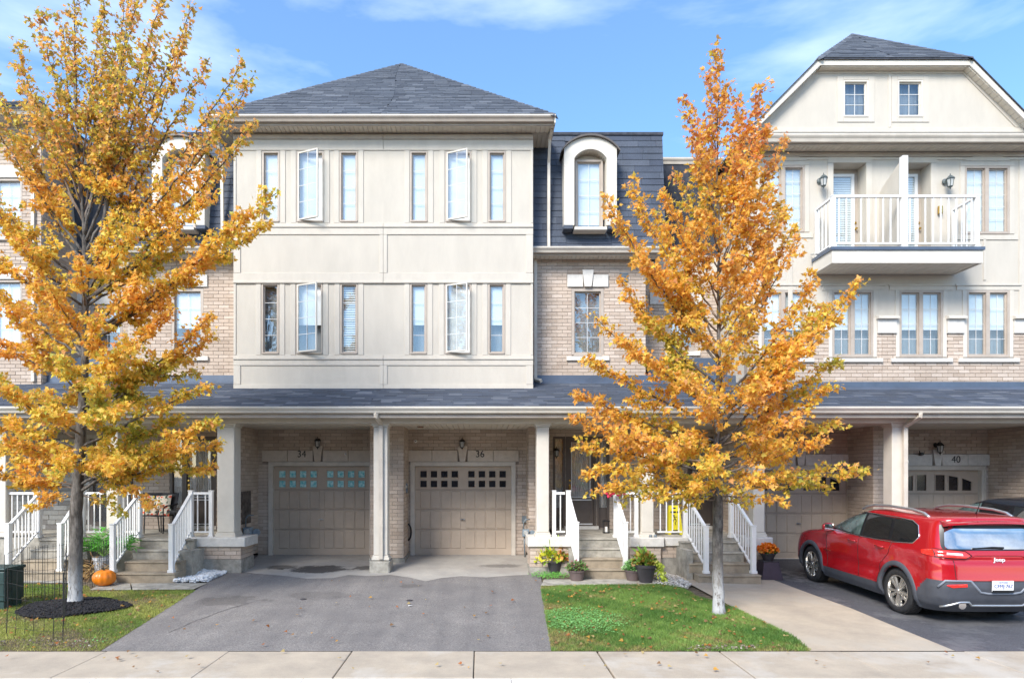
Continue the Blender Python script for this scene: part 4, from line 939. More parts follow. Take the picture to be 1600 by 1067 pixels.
rails(bal, (pl, yr+0.07, zd), (pl, YG-0.14, zd), 0.07, rt-zd, 0.15, 0.032); rails(bal, (pr, yr+0.07, zd), (pr, YG-0.14, zd), 0.07, rt-zd, 0.15, 0.032)
B('divider_post', WHITE, bal, pm_-0.06, pm_+0.06, yr-0.06, yr+0.06, zd, Z(245, yr))
zs1 = Z(245, yr)
MB().prism([(yr+0.06, zd+0.05), (YG-0.005, zd+0.05), (YG-0.005, Z(262)), (YG-0.15, Z(262)), (YG-0.35, zs1-0.03), (yr+0.06, zs1-0.03)][:2]+[(YG-0.005, zs1-0.45), (YG-0.12, zs1-0.36), (yr+0.06, zs1-0.04)], pm_-0.02, pm_+0.02, 'x').build('divider_screen', BATTEN, bal)
lantern(wx(1283, 15.2), 15.27, wz(281, 15.2), 'weathered grey lantern left of the balcony', LGREY, 'lanterns beside the balcony', 1.15)
lantern(wx(1479.5, 15.2), 15.27, wz(282, 15.2), 'weathered grey lantern right of the balcony doors', LGREY, 'lanterns beside the balcony', 1.15)
bx_ = wx(1476, 15.1); t = thing('doorbell_box', 'small brass coloured box hanging on the balcony wall', 'box', (bx_, 15.24, wz(327, 15.2)))
MB().cbox(bx_-0.045, bx_+0.045, 15.21, 15.27, wz(333, 15.2), wz(321, 15.2), 0.01).build('cover', BRASS, t)
# camera / floodlight under the balcony corner
cx_ = wx(1276, 15.0); t = thing('security_camera', 'small white camera at the left rear corner of the balcony', 'camera', (cx_, 15.2, wz(397, 15.0)))
MB().lathe([(0.0, 0.05), (0.03, 0.045), (0.035, -0.06), (0.028, -0.065)], (cx_, 15.0, wz(396, 15.0)), 10, 'y').build('housing', WHITE, t); MB().tube([(cx_, 15.05, wz(396, 15.0)), (cx_, 15.26, wz(392, 15.0))], 0.01, 6).build('bracket', METER, t)
# ================= left neighbour
z_e = 10.95
lw32 = wall_front(h32, 'brick_wall', MORTAR, -17, -10.82, 4.0, z_e, 15.8, 0.16, [(-12.0, -11.3, 5.5, 7.1), (-12.0, -11.3, 8.2, 9.6)])
brick_face(PB[h32.name], lw32, 'f', -12.9, -10.82, 4.5, z_e, 15.8, [(-12.0, -11.3, 5.5, 7.1), (-12.0, -11.3, 8.2, 9.6)])
window(h32, -12.0, -11.3, 5.5, 7.1, 15.8, 2, 4, 'white'); window(h32, -12.0, -11.3, 8.2, 9.6, 15.8, 2, 4, 'white')
for zz in (7.12, 9.62): MB().cbox(-12.12, -11.18, 15.76, 15.82, zz, zz+0.3, 0.006).build('lintel_block', STONE, h32)
for zz in (5.38, 8.08): sill(h32, -12.1, -11.2, zz, zz+0.11, 15.8)
sw32 = B('side_brick_wall', MORTAR, h32, -10.98, -10.82, 15.961, 17.3, 4.0, z_e); brick_face(PB[h32.name], sw32, 's', 15.81, 17.3, 4.5, z_e, -10.82, sgn=1)
gutter(h32, -17, -10.35, 15.3, z_e+0.15, h=0.15); B('fascia', GUTTER, h32, -10.40, -10.37, 15.43, 19, z_e-0.03, z_e+0.15); soffit(h32, -13.5, -10.4, 15.43, 15.79, z_e-0.02); soffit(h32, -10.82, -10.4, 15.8, 19, z_e-0.02, name='side_soffit')
r_ = MB(); r_.add([(-10.34, 15.28, z_e+0.15), (-17, 15.28, z_e+0.15), (-17, 20, z_e+3), (-13.8, 20, z_e+3), (-10.34, 24, z_e+0.15), (-10.34, 15.28, z_e+0.1), (-17, 15.28, z_e+0.1), (-10.34, 24, z_e+0.1), (-17, 24, z_e+0.1)], [(0,1,2,3),(0,3,4),(0,5,6,1),(0,4,7,5)])
ro32 = r_.build('roof', ROOFB, h32); Vv = Vector((0, 4.72, 2.85)); shingles(PS[h32.name], ro32, (0, 15.27, z_e+0.16), Vector((1, 0, 0)), Vv.normalized(), 0, Vv.length, lambda v: (-14.0, -10.36-3.4*v/Vv.length), 0.15, (0.3, 0.45), 0.012, SHING)
ds_box(h32, -11.0, 15.78, 4.6, z_e-0.1)
# ================================================================ PORCH ROOF, PORCHES, GARAGES
rng = {h32.name: (-14.5, -9.9), h34.name: (-9.9, XC), h36.name: (XC, 5.95), h38.name: (5.95, RC), h40.name: (RC, 15.2)}
brickr = {h32.name: [(-14.5, -9.9)], h34.name: [(-9.9, 2*XC-1.27)], h36.name: [(1.27, 5.95)], h38.name: [(5.95, 6.38)], h40.name: [(13.05, 15.2)]}
for h in HS:
    a, b = rng[h.name]
    pr = MB().prism([(13.36, PZ(13.36)-0.05), (13.36, PZ(13.36)), (16.35, PZ(16.35)), (16.35, PZ(16.35)-0.05)], a, b, 'x').build('porch_roof', ROOFB, h)
    V = Vector((0, 1, 0.33)).normalized(); U = Vector((1, 0, 0)); k = math.sqrt(1+0.33**2)
    O = (0, 13.34, PZ(13.34)+0.003)
    st_a = 0.2 if h is not h32 else 0; st_b = 0.2 if h is not h40 else 0
    shingles(PS[h.name], pr, O, U, V, 0, 1.97*k, lambda v: (a+st_a*math.sin(v*173), b+st_b*math.sin(v*173)), 0.142, (0.25, 0.50), 0.011, SHINGP)
    for (p, q) in brickr[h.name]:
        shingles(PS[h.name], pr, O, U, V, 1.97*k, 2.64*k, lambda v: (p, q), 0.142, (0.25, 0.50), 0.011, SHINGP)
        MB().prism([(15.86, PZ(15.86)+0.012), (15.98, PZ(15.98)+0.03), (15.98, PZ(15.98)+0.20), (15.965, PZ(15.98)+0.20), (15.955, PZ(15.98)+0.04)], p, q, 'x').build('flashing', FLASH, h)
    gutter(h, a, b, 13.28, PZ(13.36)+0.0, h=0.13, m=CREAM); B('fascia', GUTTERD, h, a, b, 13.415, 13.44, 3.50, PZ(13.36)-0.02)
    soffit(h, a, b, 13.44, 13.70, 3.60, name='eave_soffit')
    B('porch_beam', CREAM, h, a, b, 13.70, 14.02, 3.415, 3.66)
    B('beam_trim', CREAM, h, a, b, 13.68, 13.70, 3.58, 3.62)
    soffit(h, a, b, 14.02, 16.2, 3.44, 0.13, 'porch_ceiling')
for h, p, q in ((h38, 6.38, RC), (h40, RC, 13.05)):
    MB().prism([(15.13, PZ(15.13)+0.012), (15.27, PZ(15.27)+0.03), (15.27, 4.38+0.14), (15.24, 4.38+0.14), (15.235, PZ(15.27)+0.05)], p, q, 'x').build('flashing', FLASH, h)
# white vents strip at the beam (spots of light at the eave above 34) left out
YW = 16.05
def num(h, s, px, py, size=0.24):
    text(s, size, (wx(px, 16), YW-0.056, wz(py, 16)), BLACKM, h, 0.006, name='house_number', sx=0.95)
# ---- garages
def gar_wall(h, x0, x1, cx, style, lin=(None, None), zb=None, lx0=None, lx1=None, zt=3.44):
    zb = gz(cx, 16.05) if zb is None else zb
    hole = (cx-1.21-0.085, cx+1.21+0.085, zb-0.2, zb+2.23+0.085)
    zl0, zl1 = zb+2.23+0.115, zb+2.23+0.115+0.28
    w = wall_front(h, 'brick_wall', MORTAR, x0, x1, zb-0.2, zt, YW, 0.16, [hole])
    a, b = (lx0 if lx0 is not None else cx-1.42), (lx1 if lx1 is not None else cx+1.40)
    brick_face(PB[h.name], w, 'f', x0, x1, zb+0.02, zt, YW, [hole, (a, b, zl0-0.03, zl1)])
    garage_door(h, cx, YW, zb, style)
    c = (a+b)/2; kw = 0.24
    for (p, q) in ((a, a+(c-a-kw/2)*0.5), (a+(c-a-kw/2)*0.5, c-kw/2), (c+kw/2, c+kw/2+(b-c-kw/2)*0.5), (c+kw/2+(b-c-kw/2)*0.5, b)):
        MB().cbox(p+0.004, q-0.004, YW-0.055, YW+0.02, zl0, zl1, 0.006).build('lintel_block', STONED if h in (h34, h36) else STONE, h)
    MB().prism([(c-0.07, zl0), (c+0.07, zl0), (c+0.125, zl1+0.11), (c-0.125, zl1+0.11)], YW-0.085, YW+0.02).build('keystone', STONED if h in (h34, h36) else STONE, h)
    return c, zl1
g34 = wx(502, 16.05); g36 = wx(723.5, 16.05)
c34, zk34 = gar_wall(h34, -5.57, -1.95, g34, 'grid', lx0=wx(409, 16), lx1=wx(584, 16))
c36, zk36 = gar_wall(h36, -1.95, 1.16, g36, 'grid', lx0=wx(634.5, 16), lx1=wx(811, 16))
c38, zk38 = gar_wall(h38, 6.3, 9.3, wx(1250, 16.05), 'arch')
c40, zk40 = gar_wall(h40, 9.3, 12.95, wx(1457, 16.05), 'arch', lx0=wx(1376, 16), lx1=wx(1553, 16))
num(h34, '34', 471.5, 709.5); num(h36, '36', 750, 709.5); num(h40, '40', 1493.5, 718)
num(h38, '38', 1226, 718)
lantern(wx(496, 15.9), YW, wz(688, 15.95), 'black lantern over the garage with turquoise panes', s=0.95)
lantern(wx(722, 15.9), YW, wz(689, 15.95), 'black lantern on the keystone of the dark paned garage', s=0.95)
lantern(wx(1468, 15.9), YW, wz(695, 15.95), 'larger black lantern over the garage at the right edge', s=1.1)
# ---- side walls and dividers inside the garage recesses
def brick_box(h, x0, x1, y0, y1, z0, z1, faces='f', lim=None):
    o = B('brick_pier', MORTAR, h, x0, x1, y0, y1, z0, z1)
    zz = z0
    if 'f' in faces: brick_face(PB[h.name], o, 'f', x0-(0.01 if 'l' in faces else 0), x1+(0.01 if 'r' in faces else 0), zz, z1, y0)
    if 'r' in faces: brick_face(PB[h.name], o, 's', y0-0.01, y1, zz, z1, x1, sgn=1)
    if 'l' in faces: brick_face(PB[h.name], o, 's', y0-0.01, y1, zz, z1, x0, sgn=-1)
    return o
brick_box(h34, -5.75, -5.57, 14.25, 16.05, 0.36, 3.44, 'fr')
brick_box(h36, -2.58, -1.80, 15.0, 16.05, 0.36, 3.44, 'fr'); B('footing', CONCF, h36, -2.6, -1.76, 14.97, 16.0, -0.1, 0.358)
brick_box(h36, 1.165, 1.62, 15.2, 16.05, 0.40, 3.44, 'fl'); brick_box(h36, 1.62, 1.74, 15.2, 15.5, 0.95, 3.44, 'f') if 0 else None
brick_box(h38, 5.86, 6.30, 14.35, 16.05, 0.30, 3.44, 'fl')
brick_box(h40, 9.22, 9.68, 15.0, 16.05, 0.26, 3.44, 'fl'); B('footing', CONCF, h40, 9.2, 9.7, 14.97, 16.0, -0.1, 0.258)
o = brick_box(h40, 12.75, 13.1, 13.9, 16.05, 0.30, 3.44, 'fl')
# ---- columns
def colpx(h, p0, p1, zb, zt=3.415, Y=13.80): return column(h, wx(p0, Y), wx(p1, Y), Y, zb, zt)
ZC = 0.965
colpx(h34, 339, 366, ZC); colpx(h36, 838.5, 858, ZC); colpx(h34, 166, 184, ZC); colpx(h38, 1177, 1195, ZC); colpx(h32, -8, 9, ZC)
Dc = colpx(h36, 1002.5, 1021.5, ZC)
zf = 0.45
column(h34, wx(583.5, 13.8), wx(605.5, 13.8), 13.8, 0.47, 3.415); MB().cbox(wx(577, 13.7), wx(609, 13.7), 13.68, 14.2, 0.1, 0.455, 0.03).build('column_footing', CONC, h34, bevel=0.01)
column(h40, wx(1394, 13.8), wx(1416, 13.8), 13.8, 0.42, 3.415); MB().cbox(wx(1388, 13.7), wx(1420, 13.7), 13.68, 14.2, 0.0, 0.41, 0.03).build('column_footing', CONC, h40)
# downspouts on the two drive columns
xq = wx(594.5, 13.7); ds_box(h34, xq, 13.78, 0.50, 3.36, w=0.085, top=(xq-0.04, 13.36, PZ(13.3)-0.1))
xq = wx(1416, 13.7); ds_box(h40, xq, 13.76, 0.45, 3.30, w=0.085, top=(wx(1436, 13.4), 13.36, PZ(13.3)-0.1))
# ---- porch bases: cast caps, brick pier faces, floor slabs
def pier(h, p0, p1, Y, ztop, caph=0.20, sides='f', zb=None, c0=None, c1=None, depth=0.75, brickz=None):
    x0, x1 = wx(p0, Y), wx(p1, Y); zb = gz((x0+x1)/2, Y) if zb is None else zb
    cap = MB().cbox(x0-0.05 if c0 is None else wx(c0, Y), x1+0.05 if c1 is None else wx(c1, Y), Y-0.06, Y+depth, ztop-caph, ztop, 0.012).build('porch_cap', STONE, h, bevel=0.004)
    b = B('brick_pier', MORTAR, h, x0, x1, Y, Y+depth-0.02, zb-0.1, ztop-caph)
    bz = brickz if brickz is not None else zb+0.02
    brick_face(PB[h.name], b, 'f', x0-(0.01 if 'l' in sides else 0), x1+(0.01 if 'r' in sides else 0), bz, ztop-caph, Y, bonus=2)
    if 'r' in sides: brick_face(PB[h.name], b, 's', Y-0.01, Y+depth-0.03, bz, ztop-caph, x1, sgn=1, bonus=2)
    if 'l' in sides: brick_face(PB[h.name], b, 's', Y-0.01, Y+depth-0.03, bz, ztop-caph, x0, sgn=-1, bonus=2)
    if brickz: B('footing', CONCF, h, x0-0.02, x1+0.02, Y-0.02, Y+depth, zb-0.2, brickz-0.002)
    return cap
PF = 0.95
pier(h34, 303, 376, 13.72, ZC, sides='r', brickz=0.50, c1=384)
pier(h36, 829, 893, 13.72, ZC, sides='l', brickz=0.33, c0=825, c1=893)
pier(h36, 984, 1032, 13.72, ZC, sides='r', brickz=0.34, c0=984, c1=1037)
pier(h36, 1033, 1072, 13.80, ZC-0.01, caph=0.18, brickz=0.52, c0=1038, c1=1075)
pier(h38, 1166, 1203, 13.72, ZC, sides='lr', brickz=0.30, c0=1164, c1=1206)
B('porch_wall', CONCF, h34, wx(130, 13.8), wx(180, 13.8), 13.8, 14.2, 0, ZC-0.02)
def floor(h, x0, x1, z=PF, y0=13.82): return B('porch_floor', CONC, h, x0, x1, y0, 16.05, 0.0, z)
floor(h34, -8.35, -5.76); floor(h36, 1.75, 4.35); floor(h38, 4.352, 5.85); floor(h32, -14, -8.352)
# ---- steps
def steps(label, x0, x1, Yf, zg, n=4, rise=0.19, run=0.28, widen=(0.0, 0.0), m=(None,), group='concrete porch steps'):
    t = thing('porch_steps', label, 'steps', ((x0+x1)/2, Yf, zg), group)
    for i in range(n):
        wl_, wr_ = widen[0]*max(0, 1-i), widen[1]*max(0, 1-i)
        z1 = zg+rise*(i+1); mm = CONCT if i < 2 else CONC
        y0 = Yf+run*i
        MB().box(x0-wl_+0.0*i, x1+wr_, y0+0.02, 14.0-0.003*i, (zg-0.2 if i == 0 else zg+rise*i+0.001), z1-0.04).build('riser', mm, t)
        MB().cbox(x0-wl_-0.005, x1+wr_+0.005, y0, 14.001-0.003*i, z1-0.039, z1, 0.008).build('tread', mm, t, bevel=0.004)
    return t
steps('tan concrete steps up to the porch with the cushioned chairs', wx(186, 12.75), wx(276, 12.75), 12.65, 0.165, 4, 0.195, 0.29)
steps('narrow concrete steps between the flower pots and white railings', wx(905, 13.2), wx(978, 13.2), 13.1, 0.18, 4, 0.19, 0.22, widen=(0.0, 0.06))
steps('concrete steps behind the trunk of the orange tree', wx(1078, 13.0), wx(1172, 13.0), 12.75, 0.11, 4, 0.195, 0.27, widen=(-0.10, 0.12))
steps('tan concrete steps behind the wire fence at far left', wx(20, 12.9), wx(112, 12.9), 12.85, 0.17, 4, 0.19, 0.27)
for (a, b, y0, z, h) in ((276, 302, 13.15, 0.74, h34), (893, 904, 13.55, 0.74, h36)): B('step_cheek', CONC, h, wx(a, 13.2), wx(b, 13.2), y0, 13.9, 0.1, z)
B('step_cheek', CONC, h38, wx(1070, 13.2), wx(1079, 13.2), 13.05, 13.9, 0.05, 0.76)
# ---- railings
def stair_rail(t, x, y0, z0, x1, y1, z1, H=0.95):
    post(t, x, y0, z0, z0+H, 0.09); post(t, x1, y1, z1, z1+1.0, 0.09)
    rails(t, (x, y0+0.05, z0+0.02), (x1, y1-0.05, z1), 0.10, H-0.06, 0.10, 0.032)
def flat_rail(t, xa, xb, y, z, pa=False, pb=True):
    if pa: post(t, xa, y, z, z+1.0, 0.08)
    if pb: post(t, xb, y, z, z+1.0, 0.08)
    rails(t, (xa+0.04, y, z), (xb-0.04, y, z), 0.10, 0.93, 0.115, 0.032)
def mkrail(label, cx): return thing('railing', label, 'railing', (cx, 13.3, 0.2), 'white porch railings')
t = mkrail('white railing on the left of the steps beside the pumpkin', -7.3); stair_rail(t, wx(175, 12.75), 12.78, 0.36, wx(218, 13.9), 13.9, PF); flat_rail(t, wx(190, 13.9), wx(218, 13.9)-0.05, 13.95, PF, True, False)
t = mkrail('white railing right of the steps, running to the column by the white stones', -6.1); stair_rail(t, wx(267, 12.75), 12.78, 0.36, wx(298.5, 13.9), 13.9, PF); flat_rail(t, wx(300, 13.9), wx(330, 13.9), 13.9, PF)
t = mkrail('short white railing between the square column and the steps to the glass storm door', 1.9); stair_rail(t, wx(902, 13.1), 13.2, 0.37, wx(888, 13.9), 13.9, PF); flat_rail(t, wx(866, 13.9), wx(886, 13.9), 13.95, PF, True, False)
t = mkrail('white railing right of the narrow steps, above the small green pot plant', 3.0); stair_rail(t, wx(979, 13.1), 13.2, 0.37, wx(962, 13.9), 13.9, PF); flat_rail(t, wx(964, 13.9), wx(994, 13.9), 13.9, PF)
t = mkrail('white railing in front of the yellow floor sign, going down left of the tree trunk', 4.4); stair_rail(t, wx(1104, 12.95), 12.98, 0.31, wx(1070.5, 13.9), 13.88, PF); flat_rail(t, wx(1024, 13.9), wx(1068, 13.9), 13.9, PF, False, False)
t = mkrail('white stair railing between the tree trunk and the orange mums', 5.5); stair_rail(t, wx(1178, 12.95), 12.98, 0.31, wx(1142, 13.9), 13.88, PF)
t = mkrail('white stair railing at the far left edge above the green bin', -9.5); stair_rail(t, wx(11, 12.95), 12.98, 0.36, wx(62, 13.9), 13.88, PF); flat_rail(t, wx(12, 13.9), wx(60, 13.9), 13.9, PF, False, False)
t = mkrail('white stair railing just left of the yellow tree trunk', -8.4); stair_rail(t, wx(93, 12.95), 12.98, 0.36, wx(130, 13.9), 13.88, PF); flat_rail(t, wx(131, 13.9), wx(164, 13.9), 13.9, PF, False, False)
# ---- entrance walls
ZD = 1.03
def entry(h, x0, x1, dx0, dx1, side=None, side2=None, zt=3.44, door_m=None, wins=(), dh=2.18, lace=True, Y=16.05):
    zs = ZD+dh; holes = [(dx0-0.06, dx1+0.06, ZD-0.05, zs+0.06)]
    for s_ in (side, side2):
        if s_: holes.append((s_[0], s_[1], ZD-0.05, zs+0.06))
    holes += list(wins)
    w = wall_front(h, 'brick_wall', MORTAR, x0, x1, PF, zt, Y, 0.14, holes); brick_face(PB[h.name], w, 'f', x0, x1, PF, zt, Y, holes)
    f = MB()
    for (a, b, c, d) in holes[:1+(side is not None)+(side2 is not None)]:
        f.box(a, a+0.055, Y-0.01, Y+0.12, c, d); f.box(b-0.055, b, Y-0.01, Y+0.12, c, d); f.box(a+0.055, b-0.055, Y-0.01, Y+0.12, d-0.06, d)
    dm = door_m or DOORW
    fo = f.build('door_frame', dm, h); B('threshold', STONE, h, dx0-0.1, dx1+0.1, Y-0.1, Y+0.1, PF+0.001, ZD-0.003)
    # storm door: frame, long glass with lace behind, kick panel
    s = MB(); yy = Y+0.03
    s.box(dx0, dx0+0.075, yy, yy+0.04, ZD, zs); s.box(dx1-0.075, dx1, yy, yy+0.04, ZD, zs); s.box(dx0+0.075, dx1-0.075, yy, yy+0.04, zs-0.08, zs); s.box(dx0+0.075, dx1-0.075, yy, yy+0.04, ZD+0.62, ZD+0.70); s.box(dx0+0.075, dx1-0.075, yy, yy+0.04, ZD, ZD+0.06)
    d = s.build('storm_door', dm, h); B('pane', GLASSD, d, dx0+0.075, dx1-0.075, yy+0.015, yy+0.02, ZD+0.70, zs-0.08); B('kick_panel', DOORW, d, dx0+0.075, dx1-0.075, yy+0.012, yy+0.03, ZD+0.06, ZD+0.62)
    tr = MB(); a, b, c, e = dx0+0.08, dx1-0.08, ZD+0.705, zs-0.085
    tr.box(a, a+0.018, yy-0.006, yy+0.012, c, e); tr.box(b-0.018, b, yy-0.006, yy+0.012, c, e); tr.box(a+0.018, b-0.018, yy-0.006, yy+0.012, c, c+0.018); tr.box(a-0.02, b+0.02, yy-0.008, yy-0.001, c-0.07, c-0.045); tr.build('pane_trim', WHITE, d)
    B('kick_trim', WHITE, d, dx0+0.03, dx1-0.03, yy-0.006, yy-0.001, ZD+0.03, ZD+0.055)
    lc = MB(); n = 16
    for i in range(n):
        p = dx0+0.08+(dx1-dx0-0.16)*i/n; q = dx0+0.08+(dx1-dx0-0.16)*(i+1)/n; u = 0.02*(i % 2)
        lc.add([(p, Y+0.075+u, ZD+0.65), (q, Y+0.095-u, ZD+0.65), (q, Y+0.095-u, zs), (p, Y+0.075+u, zs)], [(0, 1, 2, 3)])
    lc.build('lace_curtain', LACE, d)
    k = MB(); kx = dx0+0.04; k.tube([(kx, yy-0.03, ZD+0.85), (kx, yy-0.055, ZD+0.92), (kx, yy-0.03, ZD+1.0)], 0.011, 6); k.box(kx-0.025, kx+0.025, yy-0.012, yy, ZD+0.80, ZD+1.04); k.lathe([(0.026, 0), (0.026, -0.02), (0.01, -0.022)], (kx, yy, ZD+1.13), 10, 'y'); k.build('door_handle', BRASS, d)
    for s_ in (side, side2):
        if not s_: continue
        a, b = s_[0]+0.055, s_[1]-0.055
        q = B('sidelight', dm, h, a, b, Y+0.04, Y+0.08, ZD-0.05, ZD+0.45); B('pane', GLASSD, q, a, b, Y+0.045, Y+0.05, ZD+0.45, zs)
        B('lace_curtain', LACE, q, a, b, Y+0.085, Y+0.09, ZD+0.45, zs)
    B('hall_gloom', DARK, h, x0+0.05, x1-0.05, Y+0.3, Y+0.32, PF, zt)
    return d
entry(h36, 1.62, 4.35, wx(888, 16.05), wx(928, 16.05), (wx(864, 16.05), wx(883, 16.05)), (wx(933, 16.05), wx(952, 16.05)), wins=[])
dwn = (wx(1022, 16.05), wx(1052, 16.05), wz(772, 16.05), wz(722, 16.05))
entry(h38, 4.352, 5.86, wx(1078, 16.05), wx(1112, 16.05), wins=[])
w36 = (wx(1008, 16.03), wx(1034, 16.03), wz(774, 16.03), wz(722, 16.03))
window(h36, wx(1010, 16.0), wx(1030, 16.0)+0.1, wz(775, 16), wz(722, 16), 15.99, 2, 4, 'dark')
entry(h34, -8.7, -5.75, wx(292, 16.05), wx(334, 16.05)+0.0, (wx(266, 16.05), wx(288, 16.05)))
# left neighbour's porch: ledge stone wall with a door
e32 = [(-9.75, -8.85, ZD, ZD+2.2)]
w = wall_front(h32, 'stone_wall', MORTAR, -14, -8.72, PF, 3.44, 16.0, 0.16, e32); brick_face(PT, w, 'f', -13.5, -8.72, PF, 3.44, 16.0, e32, m=LEDGE, L_=0.34, H_=0.12, irregular=True)
window(h32, *e32[0], 16.0, 1, 2, 'dark', fr=DOORW, fw=0.08)
entry_l = None
lantern(wx(866, 15.8), 15.18, wz(703, 15.2), 'black lantern on the wall left of the glass storm door', s=0.9) if 0 else lantern(wx(869, 16), 16.04, wz(703, 15.9), 'black lantern on the porch wall behind the square column', s=0.9)
# ================================================================ TREES
LEAF = leaf_mat('autumn_leaf', 0.5); GREENL = leaf_mat('green_leaf', 0.30, 0.45)
def bark_mat():
    m = bpy.data.materials.new('maple_bark'); m.use_nodes = True; t = m.node_tree; p = t.nodes['Principled BSDF']; l = t.links.new
    g = N(t, 'ShaderNodeNewGeometry'); sx = N(t, 'ShaderNodeSeparateXYZ'); l(g.outputs['Position'], sx.inputs[0])
    mp_ = N(t, 'ShaderNodeMapping'); mp_.inputs['Scale'].default_value = (9, 9, 3.0); l(g.outputs['Position'], mp_.inputs['Vector'])
    n1 = N(t, 'ShaderNodeTexNoise'); n1.inputs['Scale'].default_value = 2.2; n1.inputs['Detail'].default_value = 8; n1.inputs['Roughness'].default_value = 0.7; l(mp_.outputs[0], n1.inputs['Vector'])
    r = N(t, 'ShaderNodeValToRGB'); e = r.color_ramp.elements; e[0].position = 0.36; e[0].color = (0.04, 0.033, 0.027, 1); e[1].position = 0.68; e[1].color = (0.20, 0.18, 0.16, 1)
    l(n1.outputs['Fac'], r.inputs['Fac'])
    r2 = N(t, 'ShaderNodeValToRGB'); e = r2.color_ramp.elements; e[0].position = 0.36; e[0].color = (0.10, 0.078, 0.062, 1); e[1].position = 0.50; e[1].color = (0.44, 0.44, 0.44, 1); l(n1.outputs['Fac'], r2.inputs['Fac'])
    # pale lichen / lime wash on the foot of the trunk, thinning upward
    mr = N(t, 'ShaderNodeMapRange'); mr.inputs['From Min'].default_value = 2.0; mr.inputs['From Max'].default_value = 1.5; mr.inputs['To Min'].default_value = 0; mr.inputs['To Max'].default_value = 1
    ad = N(t, 'ShaderNodeMath', operation='MULTIPLY_ADD'); ad.inputs[1].default_value = 2.2; l(n1.outputs['Fac'], ad.inputs[0]); l(sx.outputs['Z'], ad.inputs[2])
    l(ad.outputs[0], mr.inputs['Value'])
    mq = N(t, 'ShaderNodeMix', data_type='RGBA'); l(mr.outputs[0], mq.inputs['Factor']); l(r.outputs[0], mq.inputs['A']); l(r2.outputs[0], mq.inputs['B'])
    l(mq.outputs['Result'], p.inputs['Base Color']); p.inputs['Roughness'].default_value = 0.9
    b = N(t, 'ShaderNodeBump'); b.inputs['Strength'].default_value = 0.7; b.inputs['Distance'].default_value = 0.012; l(n1.outputs['Fac'], b.inputs['Height']); l(b.outputs[0], p.inputs['Normal'])
    return m
BARK = bark_mat(); TWIG = mat('twig_bark', (0.22, 0.165, 0.125), 0.85, 0.2, 12)
# a maple leaf outline, 5 pointed lobes; stem at origin, tip towards +y
LEAFP = np.array([(0,0),(0.16,0.10),(0.42,0.02),(0.30,0.22),(0.56,0.48),(0.26,0.46),(0.20,0.62),(0,1.0),(-0.20,0.62),(-0.26,0.46),(-0.56,0.48),(-0.30,0.22),(-0.42,0.02),(-0.16,0.10)])
def leaves_mesh(name, mt, P_, D_, sizes, tone, parent=None, loc=None, shape=LEAFP, nup=0.35, kind='stuff'):
    """P_ stems (n,3), D_ pointing directions (n,3)"""
    n = len(P_); D_ = D_/np.linalg.norm(D_, axis=1, keepdims=True)
    R = RNG.normal(size=(n, 3)); R[:, 2] += nup*2; R[:, 1] -= nup
    X = np.cross(D_, R); X /= np.linalg.norm(X, axis=1, keepdims=True); Nn = np.cross(X, D_)
    k = len(shape); s = sizes[:, None, None]
    fold = np.abs(shape[:, 0])*RNG.uniform(0.1, 0.5, (n, 1))-(shape[:, 1]**2)*RNG.uniform(-0.1, 0.35, (n, 1))
    V = P_[:, None, :]+s*(shape[None, :, 0, None]*X[:, None, :]+shape[None, :, 1, None]*D_[:, None, :]+fold[:, :, None]*Nn[:, None, :])
    F_ = np.arange(n*k).reshape(n, k)
    T = np.repeat(np.concatenate([tone, np.ones((n, 1))], 1), k, axis=0)
    return np_mesh(name, mt, V.reshape(-1, 3), k, F_, parent, loc, kind, T)
def bez(a, c, b, n): return [a*(1-t)**2+c*2*t*(1-t)+b*t*t for t in [i/n for i in range(n+1)]]
def clump(p, f=1.3, o=0.0):
    return (math.sin(p[0]*f*2.1+o)+math.sin(p[1]*f*2.7+1.3+o)+math.sin(p[2]*f*2.3+2.1+o*2)+math.sin((p[0]+p[2])*f*4.1))/4
